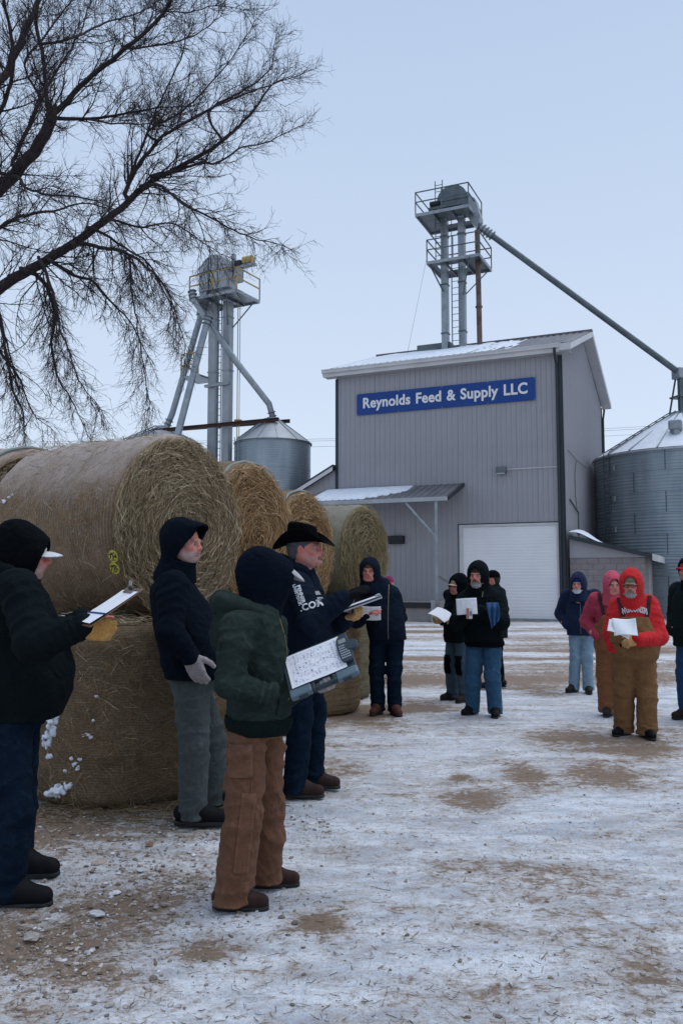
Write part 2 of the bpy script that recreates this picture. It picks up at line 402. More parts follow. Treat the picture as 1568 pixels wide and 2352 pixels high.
def strands(n, gen, cols, rng, name='straw'):
    """thin three-sided straw stems; gen() -> (list of 3 points), radius"""
    P = []; Rr = []
    for i in range(n):
        p, r = gen(); P.append(p); Rr.append(r)
    P = np.array(P, float); Rr = np.array(Rr)            # n,3,3
    m = P.shape[1]
    T = np.gradient(P, axis=1); T /= np.linalg.norm(T, axis=2, keepdims=True) + 1e-9
    ref = rng.normal(size=(n, 1, 3)); X = np.cross(T, ref); X /= np.linalg.norm(X, axis=2, keepdims=True) + 1e-9
    Y = np.cross(T, X); Vv = []
    for k in range(3):
        a = 2 * math.pi * k / 3; Vv.append(P + (X * math.cos(a) + Y * math.sin(a)) * Rr[:, None, None])
    Vv = np.stack(Vv, 2).reshape(-1, 3)                  # n*m*3
    base = (np.arange(n) * m * 3)[:, None, None]
    q = []
    for i in range(m - 1):
        for k in range(3):
            k2 = (k + 1) % 3; q.append([i * 3 + k, i * 3 + k2, (i + 1) * 3 + k2, (i + 1) * 3 + k])
    Ff = (base + np.array(q)[None]).reshape(-1, 4)
    me = np_mesh(name, Vv, Ff, True)
    C = np.array(cols)[rng.integers(len(cols), size=n)] * (0.7 + 0.6 * rng.random((n, 1)))
    col_attr(me, np.repeat(C, m * 3, 0)); return me
STRAW = [(0.30, 0.205, 0.10), (0.38, 0.28, 0.155), (0.22, 0.145, 0.07), (0.44, 0.35, 0.21), (0.27, 0.20, 0.115)]
M['straw'] = attr_mat('straw', 0.7, 90, 0.0, 0.25)
def ystraw():
    x, y = samp_yard(); L = rg.uniform(.006, .026) * (1 if rg.random() > .05 else 2.2); a = rg.random() * 6.28
    d = np.array([math.cos(a), math.sin(a), 0]) * L; z = ground_z(x, y) + .004; c = np.array([x, y, z])
    return [c - d, c + rg.normal(size=3) * L * .12 * np.array([1, 1, .3]), c + d + np.array([0, 0, rg.random() * .008])], rg.uniform(.0008, .0019)
o = link('straw_litter', strands(2600, ystraw, [(0.20, 0.14, 0.09), (0.13, 0.09, 0.06), (0.26, 0.19, 0.12)], rg), M['straw']); tag(o, 'scattered chaff and straw stems on the icy yard', kind='stuff')
def hstraw():
    c0 = grd(rg.uniform(60, 640), rg.normal(1862, 16)); L = rg.uniform(.03, .12); a = rg.normal(0, .8)
    d = np.array([math.cos(a), math.sin(a), 0]) * L; c = np.array([c0.x, c0.y, ground_z(c0.x, c0.y) + rg.random() * .03])
    return [c - d, c + rg.normal(size=3) * .012, c + d], rg.uniform(.0012, .0024)
o = link('loose_hay', strands(1300, hstraw, [tuple(x * .6 for x in c) for c in STRAW], rg), M['straw']); tag(o, 'loose hay stems fallen along the foot of the near bale', kind='stuff')
# larger loose lumps one can pick out
LUMPS = [(345, 1938, .026, 'brown stone lying alone on the ice beside the gravel', (0.20, 0.12, 0.07)), (72, 2165, .034, 'large pale flat stone at the lower left of the gravel', (0.30, 0.27, 0.25)),
         (228, 1982, .036, 'flat tan stone in the middle of the gravel patch', (0.36, 0.29, 0.25)), (520, 1868, .038, 'pale ice slab under the toe of the leaning person', (0.62, 0.63, 0.66)),
         (418, 1868, .030, 'grey ice slab at the foot of the near bale', (0.5, 0.5, 0.53)), (325, 2000, .025, 'small white ice lump above the tan stone', (0.45, 0.46, 0.48)), (222, 2108, .030, 'low white ice lump in front of the gravel', (0.44, 0.45, 0.47)),
         (440, 1886, .028, 'white ice lump beside the leaning person’s boot', (0.6, 0.61, 0.65)), (265, 2055, .024, 'broken pale ice piece in the gravel patch', (0.56, 0.56, 0.58))]
for k, (px, py, s, lab, c) in enumerate(LUMPS):
    r2 = np.random.default_rng(40 + k); p = grd(px, py)
    v = ICOV; f = ICOF
    mid = {}; vv = [x for x in v]; ff = []
    def md(i, j):
        key = (min(i, j), max(i, j))
        if key not in mid: q = vv[i] + vv[j]; vv.append(q / np.linalg.norm(q)); mid[key] = len(vv) - 1
        return mid[key]
    for (i, j, l) in f: a_, b_, c_ = md(i, j), md(j, l), md(l, i); ff += [(i, a_, c_), (j, b_, a_), (l, c_, b_), (a_, b_, c_)]
    v = np.array(vv) * (0.8 + .4 * r2.random((len(vv), 1))) * s * np.array([1.4, 1.0, .42])
    me = np_mesh('lump', v, np.array(ff), False); col_attr(me, np.tile(c, (len(v), 1)))
    o = link('stone' if 'stone' in lab else 'ice_lump', me, M['crumb']); o.location = (p.x, p.y, ground_z(p.x, p.y) + s * .3); o.rotation_euler.z = r2.random() * 6
    tag(o, lab, 'stone' if 'stone' in lab else 'ice', 'loose lumps in the gravel')

# ================================================================== feed mill building
BX, BY, BYAW = 8.7526, 33.1968, -0.4278
W, DP, HE, RR = 9.87, 11.96, 10.69, 2.47
bld = empty('feed_mill', (BX, BY, 0), BYAW, 'tall grey ribbed-metal feed mill with white roll-up door', 'building')
def rib_panel(w, zb, zt, z_of=None, rib=0.2286, hgt=0.022):
    """ribbed sheet in local x (0..w), facing -y, from zb up to zt (number or function of x)"""
    xs = []; n = max(1, round(w / rib)); pr = w / n
    for i in range(n):
        b = i * pr
        xs += [(b, 0), (b + pr * .36, 0), (b + pr * .44, hgt * .35), (b + pr * .52, 0), (b + pr * .80, 0), (b + pr * .86, hgt), (b + pr * .94, hgt)]
    xs += [(w, 0)]
    f = (lambda x: zt) if not callable(zt) else zt
    mb = MB(); vs = []
    for x, y in xs: vs += [(x, -y, zb if not callable(zb) else zb(x)), (x, -y, f(x))]
    n = len(xs)
    mb._add(vs, [(2 * i, 2 * i + 2, 2 * i + 3, 2 * i + 1) for i in range(n - 1)])
    return mb
def wall_panels(parent, u0, u1, zb, zt, M4=None, n=None, name='siding_panel', v=0.0):
    """row of separate sheets from u0 to u1"""
    n = n or max(1, round((u1 - u0) / 0.914)); w = (u1 - u0) / n
    for i in range(n):
        a = u0 + i * w
        zb2 = (lambda x, a=a: zb(a + x)) if callable(zb) else zb
        zt2 = (lambda x, a=a: zt(a + x)) if callable(zt) else zt
        o = rib_panel(w - 0.003, zb2, zt2).build(name, M['siding'], parent)
        T_ = Matrix.Translation((a, v - 0.004 * (i % 2), 0)); o.matrix_local = T_ if M4 is None else M4 @ T_
DU0, DU1, DH = -4.17, -0.24, 3.80
fw = MB().box2((-W, 0.03, 0), (DU0, 0.2, HE)).box2((DU0, 0.03, DH), (DU1, 0.2, HE)).box2((DU1, 0.03, 0), (0, 0.2, HE)).build('wall', M['siding'], bld)
wall_panels(fw, -W, DU0 - .09, 0.0, HE); wall_panels(fw, DU0 - .09, DU1 + .09, DH + .09, HE, n=5)
sw = MB().prism([(-.03, 0.2, 0), (-.03, DP, 0), (-.03, DP, HE), (-.03, DP / 2, HE + RR - .25), (-.03, .2, HE)], (-.15, 0, 0)).build('wall', M['siding'], bld)
M4 = Matrix.Rotation(math.pi / 2, 4, 'Z')      # local x -> building v, local -y -> building +u
gab = lambda v: HE + (RR - .25) * (1 - abs(v - DP / 2) / (DP / 2))
wall_panels(sw, 0.0, DP, 0.0, gab, M4)
MB().box2((-W, DP - .2, 0), (-.2, DP, HE)).box2((-W, .2, 0), (-W + .15, DP, HE)).build('wall', M['siding'], bld)
MB().box2((-.10, -.045, 0), (.07, -.028, HE - .1)).box2((.028, -.045, 0), (.07, .12, HE - .1)).build('corner_trim', M['trim'], bld)
MB().box2((-W - .03, -.045, 0), (-W + .10, -.028, HE - .1)).build('corner_trim', M['trim'], bld)
MB().box2((-.02, DP - .08, 0), (.045, DP + .03, HE)).build('corner_trim', M['trim'], bld)
# roof
OV, OS = 0.45, 0.45
zr0 = HE + .26; slope = (HE + RR - zr0) / (DP / 2 + OV)
def roof_slab(front, name):
    mb = MB(); s = 1 if front else -1
    def P(u, d, dz): return (u, (-OV + d) if front else (DP + OV - d), zr0 + slope * d + dz)
    L = DP / 2 + OV; us = np.arange(-W - OS, OS + .01, .3)
    prof = []
    for u in us[:-1]: prof += [(u, 0), (u + .20, 0), (u + .23, .035), (u + .27, .035)]
    prof.append((OS, 0))
    vs = []
    for u, dz in prof: vs += [P(u, 0, dz), P(u, L, dz)]
    n = len(prof)
    mb._add(vs, [(2 * i, 2 * i + 2, 2 * i + 3, 2 * i + 1) for i in range(n - 1)])
    mb.prism([P(-W - OS, 0, -.01), P(OS, 0, -.01), P(OS, L, -.01), P(-W - OS, L, -.01)], (0, 0, -.10))
    return mb.build(name, M['roof'], bld)
rf = roof_slab(True, 'roof'); roof_slab(False, 'roof')
MB().box2((-W - OS, DP / 2 - .16, HE + RR - .03), (OS + .02, DP / 2 + .16, HE + RR + .06)).build('ridge_cap', M['roof'], bld)
# snow lying on the front slope
sv = []; sf = []
rr3 = np.random.default_rng(3); nu, nd = 60, 16
for i in range(nu + 1):
    for j in range(nd + 1):
        u = -W - OS + .1 + i / nu * (W - 1.6); d = .25 + j / nd * 5.6
        edge = min(i, nu - i) / 6; edge = min(1, edge, j / 2 if j else 0, (nd - j) / 2)
        h = .015 + .10 * edge * (.5 + .5 * vnoise(np.array(u * 1.7), np.array(d * 1.7), 5)) - (.06 if i > nu * .75 and vnoise(np.array(u * 2.), np.array(d * .8), 9) > .5 else 0)
        sv.append((u, -OV + d, zr0 + slope * d + float(h)))
for i in range(nu):
    for j in range(nd):
        q = i * (nd + 1) + j; sf.append((q, q + nd + 1, q + nd + 2, q + 1))
mb = MB(); mb._add(sv, sf); mb.build('roof_snow', M['snow'], bld, True)
MB().box2((-W - OS - .02, -OV - .13, HE + .10), (.02, -OV + .02, HE + .245)).box2((-W - OS - .02, -OV - .15, HE + .215), (.02, -OV - .13, HE + .26)).build('gutter', M['white_trim'], bld)
MB().box2((.02, -OV - .03, HE - .02), (OS + .02, -OV, HE + .26)).build('fascia', M['white_trim'], bld)
MB().box2((-W - OS, -OV - .02, HE - .07), (0.02, -OV + .012, HE + .10)).build('fascia', M['white_trim'], bld)
MB().box2((-W - OS, -OV + .014, HE - .05), (OS - .02, 0.05, HE - .02)).build('soffit', M['soffit'], bld)
def rake(u, s):
    for front in (1, 0):
        L = DP / 2 + OV
        def P(d, dz): return (u, (-OV + d) if front else (DP + OV - d), zr0 + slope * d + dz)
        MB().prism([P(0, -.02), P(L, -.02), P(L, -.26), P(0, -.26)], (s * .03, 0, 0)).build('rake_board', M['white_trim'], bld)
        MB().prism([P(.05, -.262), P(L, -.262), P(L, -.29), P(.05, -.29)], (-s * (OS - .02), 0, 0)).build('soffit', M['soffit'], bld)
rake(OS, 1); rake(-W - OS, -1)
MB().tube([(-.14, -OV - .05, HE + .12), (-.14, -OV - .03, HE - .12), (-.14, -.13, HE - .45), (-.14, -.11, HE - .7), (-.14, -.11, .3), (-.14, -.35, .12)], .055, 10).build('downspout', M['trim'], bld, True)
MB().tube([(.1, DP + OV, HE + .1), (.1, DP + OV, HE - .1), (.08, DP + .1, HE - .6), (.08, DP + .1, .2)], .055, 8).build('downspout', M['trim'], bld, True)
MB().box2((-7.6, 4.4, zr0 + slope * 4.85), (-5.9, 5.5, zr0 + slope * 4.85 + .4)).build('roof_vent', M['galv_dark'], bld, bevel=.03)
# roll-up door
door = MB()
nsl = 30; sh = DH / nsl; prof = []
for i in range(nsl):
    z = i * sh; prof += [(z, 0), (z + sh * .12, -.005), (z + sh * .55, -.008), (z + sh * .9, -.005), (z + sh * .96, .002)]
prof.append((DH, 0)); vs = []
for z, y in prof: vs += [(DU0 + .05, .05 + y, z), (DU1 - .05, .05 + y, z)]
door._add(vs, [(2 * i, 2 * i + 1, 2 * i + 3, 2 * i + 2) for i in range(len(prof) - 1)])
dro = door.build('roll_up_door', M['door_white'], bld)
MB().box2((DU0 + .05, -.005, 0.005), (DU1 - .05, .04, .09)).build('bottom_bar', M['galv'], dro)
for (a, b) in (((DU0 - .09, -.03, 0), (DU0 + .05, .08, DH + .09)), ((DU1 - .05, -.03, 0), (DU1 + .09, .08, DH + .09))): MB().box2(a, b).build('door_frame', M['white_trim'], bld)
MB().box2((DU0 + .05, -.03, DH), (DU1 - .05, .08, DH + .09)).build('door_frame', M['white_trim'], bld)
MB().box2((DU0 - .13, -.04, 0), (DU0 - .09, -.002, DH + .13)).box2((DU1 + .09, -.04, 0), (DU1 + .13, -.002, DH + .13)).box2((DU0 - .13, -.04, DH + .09), (DU1 + .13, -.002, DH + .13)).build('door_trim', M['trim'], bld)
# wall light with conduit
wl = MB().box2((-2.62, -.28, 5.95), (-2.22, -.03, 6.2)).build('wall_light', M['galv_dark'], bld, bevel=.02)
MB().box2((-2.58, -.285, 5.90), (-2.26, -.05, 5.95)).build('lens', M['galv_light'], wl)
MB().tube([(-2.22, -.05, 6.1), (-.1, -.05, 6.1)], .022, 8).build('conduit', M['white_trim'], bld, True)
# annex on the left, in the plane of the front wall
AU = -W - 3.2; az = lambda u: 6.55 + (u + W) * .52
aw = MB().prism([(-W - .03, .05, 0), (AU, .05, 0), (AU, .05, az(AU) - .05), (-W - .03, .05, az(-W) - .05)], (0, 5, 0)).build('annex_wall', M['siding'], bld)
wall_panels(aw, AU, -W - .03, 0, lambda u: az(u) - .03, n=4)
MB().prism([(-W - .02, -.35, az(-W)), (AU - .4, -.35, az(AU - .4)), (AU - .4, -.35, az(AU - .4) + .16), (-W - .02, -.35, az(-W) + .16)], (0, 5.6, 0)).build('annex_roof', M['trim'], bld)
MB().prism([(-W - .02, -.37, az(-W) - .12), (AU - .4, -.37, az(AU - .4) - .12), (AU - .4, -.37, az(AU - .4) + .06), (-W - .02, -.37, az(-W) + .06)], (0, .018, 0)).build('fascia', M['white_trim'], bld)
# loading dock and its lean-to awning
A0, A1, AD = -10.4, -4.05, 2.3; ATOP, AFR = 5.62, 4.84
DA0, DA1 = -11.5, -5.0
MB().prism([(A0, -.03, ATOP - .08), (A1, -.03, ATOP - .08), (A1, -AD, AFR - .08), (A0 - .6, -AD, AFR - .08)], (0, 0, .08)).build('awning_roof', M['roof'], bld)
for k in range(22):
    u = A0 + .12 + k * (A1 - A0 - .2) / 21
    MB().beam((u, -.05, ATOP + .008), (u, -AD, AFR + .008), .03, .016).build('awning_rib', M['roof'], bld)
MB().box2((A0 - .6, -AD - .04, AFR - .13), (A1 + .02, -AD + .0, AFR + .03)).build('awning_fascia', M['galv_light'], bld)
MB().beam((A1 + .03, -.03, ATOP - .05), (A1 + .03, -AD, AFR - .05), .04, .16).build('awning_end', M['trim'], bld)
mb = MB(); n1, n2 = 40, 8; vs, fs = [], []
for i in range(n1 + 1):
    for j in range(n2 + 1):
        u = A0 + .05 + i / n1 * 4.2; d = .08 + j / n2 * (AD - .25); e = min(1, i / 3, (n1 - i) / 8, j / 2 + .3, (n2 - j) / 2)
        lim = 1 if d < AD - .2 - max(0, (i / n1 - .55)) * 2.6 else 0
        vs.append((u, -d, ATOP - (ATOP - AFR) * d / AD + .01 + (.11 * e * lim if lim else -.05)))
for i in range(n1):
    for j in range(n2): q = i * (n2 + 1) + j; fs.append((q, q + 1, q + n2 + 2, q + n2 + 1))
mb._add(vs, fs).build('awning_snow', M['snow'], bld, True)
MB().box2((A1 - .53, -AD + .06, .78), (A1 - .42, -AD + .17, AFR - .1)).build('awning_post', M['galv'], bld)
MB().beam((A1 - .475, -AD + .12, 3.3), (A1 - 1.75, -AD + .12, AFR - .14), .07, .09).build('awning_brace', M['galv'], bld)
MB().box2((DA0, -AD, 0), (A1 - .3, -.03, .78)).build('dock', M['concrete'], bld, bevel=.02)
MB().box2((DA0, -AD - .10, .52), (A1 - .62, -AD - .005, .74)).build('dock_bumper', M['black'], bld)
MB().box2((A1 - .52, -AD - .5, .0), (A1 - .49, -AD - .01, .85)).build('guard_plate', M['galv_light'], bld)
MB().beam((A1 - .34, -AD - .1, 1.75), (A1 + .75, -AD - .2, 1.15), .03, .10).build('handrail', M['wood_post'], bld)
MB().box2((-7.35, -.28, 3.15), (-6.65, -.03, 3.5)).build('vent_box', M['black'], bld, bevel=.02)
MB().box2((-8.4, -.07, .8), (-7.62, -.03, 2.85)).build('walk_door', M['white_trim'], bld)
# cable drop on the side wall
MB().tube([(.06, 1.0, 6.9), (.07, 3.0, 6.75), (.07, 6.2, 6.75)], .012, 5).build('service_wire', M['cable'], bld)
MB().tube([(.06, 3.0, 6.7), (.07, 2.5, 6.1), (.06, 2.6, 5.2), (.07, 2.9, 4.6)], .014, 5).build('service_wire', M['cable'], bld)
MB().tube([(.06, 1.2, 4.9), (.06, 3.3, 4.5), (.06, 3.3, 2.5)], .03, 6).build('conduit', M['galv_dark'], bld)

# sign
SU0, SU1, SZ0, SZ1 = -8.84, -1.0, 8.86, 9.80
sign = empty('sign', (BX, BY, 0), BYAW, 'long blue sign with white lettering high on the mill wall', 'sign')
bd = MB().box2((SU0, -.085, SZ0), (SU1, -.04, SZ1)).build('board', M['sign_blue'], sign)
for k in range(5):
    u = SU0 + (SU1 - SU0) * (k + .0) / 4; u = min(max(u, SU0 + .03), SU1 - .03)
    for z in (SZ0 + .03, SZ1 - .03): MB().lathe([(0, .0), (.018, 0), (.018, .006), (0, .008)], 8).build('bolt', M['galv_light'], sign).matrix_local = Matrix.Translation((u, -.088, z)) @ Matrix.Rotation(math.pi / 2, 4, 'X')
def text_mesh(s, size=1.0, ext=0.01, off=0.0, align='CENTER', sx=1.0, res=4):
    cu = bpy.data.curves.new('lettering', 'FONT'); cu.body = s; cu.size = size; cu.extrude = ext; cu.offset = off; cu.align_x = align; cu.align_y = 'CENTER'; cu.resolution_u = res
    cu.space_word = 1.25; cu.space_character = 1.04
    ob = bpy.data.objects.new('tmp', cu); COL.objects.link(ob); bpy.context.view_layer.update()
    me = bpy.data.meshes.new_from_object(ob.evaluated_get(bpy.context.evaluated_depsgraph_get()))
    bpy.data.objects.remove(ob)
    co = np.empty(len(me.vertices) * 3, np.float32); me.vertices.foreach_get('co', co); co = co.reshape(-1, 3)
    co[:, 0] *= sx; me.vertices.foreach_set('co', co.ravel()); me.update()
    return me, co
tm, co = text_mesh('Reynolds Feed & Supply LLC', .63, .012, .017)
wid = co[:, 0].max() - co[:, 0].min(); k = 7.22 / wid; co[:, 0] *= k; co[:, 0] -= (co[:, 0].max() + co[:, 0].min()) / 2
tm.vertices.foreach_set('co', co.ravel()); tm.update()
def split_loose(me, co):
    n = len(co); par = np.arange(n); ed = np.empty(len(me.edges) * 2, np.int32); me.edges.foreach_get('vertices', ed); ed = ed.reshape(-1, 2)
    while True:
        m = np.minimum(par[ed[:, 0]], par[ed[:, 1]]); p2 = par.copy(); np.minimum.at(p2, ed[:, 0], m); np.minimum.at(p2, ed[:, 1], m); p2 = p2[p2]
        if (p2 == par).all(): break
        par = p2
    out = []
    for r_ in np.unique(par):
        ix = np.where(par == r_)[0]; mp = {int(v): i for i, v in enumerate(ix)}
        out.append((co[ix], [tuple(mp[v] for v in p.vertices) for p in me.polygons if p.vertices[0] in mp]))
    return out
for lv, lf in split_loose(tm, co):
    cme = bpy.data.meshes.new('letter'); cme.from_pydata([tuple(float(x) for x in v) for v in lv], [], lf); cme.update()
    link('letter', cme, M['sign_white'], sign).matrix_local = Matrix.Translation(((SU0 + SU1) / 2, -.095, (SZ0 + SZ1) / 2 + .02)) @ Matrix.Rotation(math.pi / 2, 4, 'X')

# low concrete-block shed at the right corner of the mill
shed = empty('block_shed', (BX, BY, 0), BYAW, 'low concrete-block shed with sloping dark roof beside the mill corner', 'shed')
SH0, SH1, SV, SBT = .16, 2.95, .25, 2.47
sz = lambda u: 3.30 - (u - SH0) * .255
core = MB().box2((SH0, SV + .02, 0), (SH1 - .02, SV + 4, SBT)).build('wall', M['mortar'], shed)
bl, bh, j = .44, .220, .011
for r in range(11):
    off = 0 if r % 2 else bl / 2; u = SH0 - (bl - off if off else 0)
    while u < SH1 - .02:
        a = max(u, SH0); b = min(u + bl - j, SH1)
        if b - a > .05:
            z = r * (bh + .0045)
            o = MB().box2((a, SV - .006 * random.random(), z + j / 2), (b, SV + .15, z + bh - j / 2)).build('block', M['block'], core, bevel=0.006)
        u += bl
for r in range(11):
    off = 0 if r % 2 else bl / 2; v = SV + .16 - (bl - off if off else 0)
    for q in range(4):
        a = max(v + q * bl, SV + .16); b = min(v + (q + 1) * bl - j, SV + 1.6)
        if b - a > .05: MB().box2((SH1 - .15, a, r * (bh + .0045) + j / 2), (SH1 + .004 * random.random(), b, r * (bh + .0045) + bh - j / 2)).build('block', M['block'], core, bevel=.006)
MB().prism([(SH0, SV - .02, SBT + .01), (SH1 + .02, SV - .02, SBT + .01), (SH1 + .02, SV - .02, sz(SH1) - .02), (SH0, SV - .02, sz(SH0) - .02)], (0, 4, 0)).build('gable_boards', M['siding'], shed)
MB().prism([(SH0, SV - .3, sz(SH0)), (SH1 + .45, SV - .3, sz(SH1 + .45)), (SH1 + .45, SV - .3, sz(SH1 + .45) + .07), (SH0, SV - .3, sz(SH0) + .07)], (0, 4.6, 0)).build('roof', M['roof'], shed)
MB().prism([(SH0, SV - .34, sz(SH0) - .08), (SH1 + .3, SV - .34, sz(SH1 + .3) - .08), (SH1 + .3, SV - .34, sz(SH1 + .3) + .09), (SH0, SV - .34, sz(SH0) + .09)], (0, .035, 0)).build('fascia', M['trim'], shed)
MB().prism([(SH1 + .3, SV - .345, sz(SH1 + .3) - .16), (SH1 + .5, SV - .345, sz(SH1 + .5) - .16), (SH1 + .5, SV - .345, sz(SH1 + .5) + .09), (SH1 + .3, SV - .345, sz(SH1 + .3) + .09)], (0, 4.6, 0)).build('fascia', M['white_trim'], shed)
mb = MB(); vs, fs = [], []
for i in range(13):
    for q in range(9):
        u = SH0 + .02 + i / 12 * 1.7; v = SV - .25 + q / 8 * 2.2
        vs.append((u, v, sz(u) + .06 + .36 * math.exp(-((u - SH0 - .35) / .55) ** 2) * min(1, (12 - i) / 4) * (.35 + .65 * math.sin(math.pi * (q / 8 * .8 + .1)))))
for i in range(12):
    for q in range(8): k = i * 9 + q; fs.append((k, k + 9, k + 10, k + 1))
mb._add(vs, fs).build('snow_drift', M['snow'], shed, True)

# ================================================================== grain bins
def corr(r, z0, z1, pitch=.0667 * 1.5, amp=.010, per=8):
    n = int((z1 - z0) / pitch * per); return [(r + amp * math.cos(2 * math.pi * i / per), z0 + (z1 - z0) * i / n) for i in range(n + 1)]
bin_r = empty('grain_bin', (15.72, 38.5, 0), 0.3, 'large corrugated steel grain bin standing behind the block shed', 'grain bin')
BR, BH = 3.95, 7.15
rings = 8; rh = BH / rings
for k in range(rings):
    ring = MB().lathe(corr(BR, k * rh, (k + 1) * rh, .14, .014, 6), 104).build('wall_ring', M['bin_wall'], bin_r, True)
    for q in range(9):
        a = 2 * math.pi * (q + (.5 if k % 2 else 0)) / 9
        MB().box2((BR - .004, -.02, k * rh + .01), (BR + .020, .02, (k + 1) * rh - .01)).build('seam', M['galv_dark'], ring).rotation_euler.z = a
rp = []
MB().lathe([(BR + .10, BH - .06), (BR + .10, BH + .0), (.45, BH + 2.05), (.42, BH + 2.2), (0, BH + 2.2)], 60).build('roof', M['galv_light'], bin_r, True)
MB().lathe([(BR + .06, BH + .05), (BR - .3, BH + .27), (1.8, BH + 1.40), (.5, BH + 2.10)], 60).build('roof_snow', M['snow'], bin_r, True)
for k in range(20):
    a = 2 * math.pi * k / 20
    MB().beam((BR + .08, 0, BH + .06), (.45, 0, BH + 2.12), .05, .07).build('roof_rib', M['galv'], bin_r).rotation_euler.z = a
for k in range(4):
    a = math.radians(-118 + 55 * k) - .3
    c = Vector((math.cos(a), math.sin(a), 0)) * (BR * .70); z = BH + 2.05 * .30
    vn = MB().tube([c + Vector((0, 0, z - .1)), c + Vector((0, 0, z + .35))], .18, 14).build('roof_vent', M['galv'], bin_r, True)
    MB().box(c + Vector((0, 0, z + .52)), (.55, .55, .42), Matrix.Rotation(a, 3, 'Z')).build('vent_hood', M['galv'], vn, bevel=.08)
# ladder on the bin wall, left side, and roof ladder
la = math.radians(196) - .3
ld = MB()
for s in (-.2, .2): ld.beam((BR + .12, s, .6), (BR + .12, s, BH + .1), .03, .03); ld.beam((BR + .1, s, BH + .15), (.5, s, BH + 2.2), .03, .04)
ldo = ld.build('ladder', M['galv_dark'], bin_r); ldo.rotation_euler.z = la
rung = MB().box2((-.015, -.2, -.012), (.015, .2, .012)).mesh('rung')
for k in range(22): o = link('rung', rung, M['galv_dark'], ldo); o.location = (BR + .12, 0, .7 + k * .3)
for k in range(9): o = link('rung', rung, M['galv_dark'], ldo); t = (k + .5) / 9; o.location = (BR + .1 + (.5 - BR - .1) * t, 0, BH + .17 + 2.05 * t)
for k in range(5):
    MB().box2((BR + .01, .32, 1.0 + k * 1.35), (BR + .10, .5, 1.25 + k * 1.35)).build('ladder_bracket', M['galv'], bin_r).rotation_euler.z = la
MB().box2((-.35, -.02, 1.05), (.35, .05, 2.1)).build('access_door', M['galv_light'], bin_r).matrix_local = Matrix.Rotation(math.radians(-88) - .3, 4, 'Z') @ Matrix.Translation((BR + .03, 0, 0)) @ Matrix.Rotation(-math.pi / 2, 4, 'Z')
# discharge frame on top of the bin
for k in range(4):
    a = math.pi / 4 + k * math.pi / 2
    MB().beam((.55 * math.cos(a), .55 * math.sin(a), BH + 2.1), (.22 * math.cos(a), .22 * math.sin(a), BH + 3.9), .06, .06).build('spout_frame_leg', M['galv_dark'], bin_r)
MB().box((0, 0, BH + 2.9), (.75, .75, .08)).build('spout_frame_ring', M['galv_dark'], bin_r)
MB().tube([(0, 0, BH + 2.2), (0, 0, BH + 3.75)], .17, 12).build('downpipe', M['galv_dark'], bin_r, True)
MB().box((-.05, 0, BH + 4.0), (.55, .55, .5)).build('spout_box', M['galv'], bin_r, bevel=.05)

def hopper_bin(x, y, r, ze, zp, label, nm='grain_bin'):
    b = empty(nm, (x, y, 0), 0.2, label, 'grain bin')
    n = 6; h = (ze - .4) / n
    for k in range(n): MB().lathe(corr(r, .4 + k * h, .4 + (k + 1) * h, .11, .006, 4), 48).build('wall_ring', M['bin_wall'], b, True)
    MB().lathe([(r + .05, ze - .05), (r + .06, ze + .02), (.32, zp), (.3, zp + .12), (0, zp + .12)], 48).build('roof', M['galv_light'], b, True)
    MB().lathe([(r + .06, ze - .03), (r + .075, ze), (r + .06, ze + .03)], 48).build('eave_ring', M['galv_dark'], b, True)
    for k in range(12):
        MB().beam((r + .04, 0, ze + .04), (.33, 0, zp + .02), .03, .04).build('roof_rib', M['galv'], b).rotation_euler.z = 2 * math.pi * k / 12
    l = MB()
    for s in (-.18, .18): l.beam((r + .04, s, ze + .1), (.35, s, zp + .1), .03, .05); l.beam((r + .12, s, 3), (r + .12, s, ze + .2), .03, .03)
    lo = l.build('ladder', M['galv'], b); lo.rotation_euler.z = math.radians(212) - .2
    rg_ = MB().box2((-.015, -.18, -.012), (.015, .18, .012)).mesh('rung')
    for k in range(8): o = link('rung', rg_, M['galv_dark'], lo); t = (k + .5) / 8; o.location = (r + .04 + (.35 - r - .04) * t, 0, ze + .12 + (zp - ze) * t)
    for k in range(16): o = link('rung', rg_, M['galv_dark'], lo); o.location = (r + .12, 0, 3.1 + k * .3)
    return b
c1 = at(627, 1021, 40.0); c2 = at(372, 1021, 40.0)
hopper_bin(c1.x, 40.0, 1.80, c1.z, at(627, 966, 40).z, 'small cone-roofed steel bin left of the mill')
hopper_bin(c2.x, 40.0, 1.80, c1.z, at(372, 985, 40).z, 'steel bin whose cone top peeks over the near hay bale')

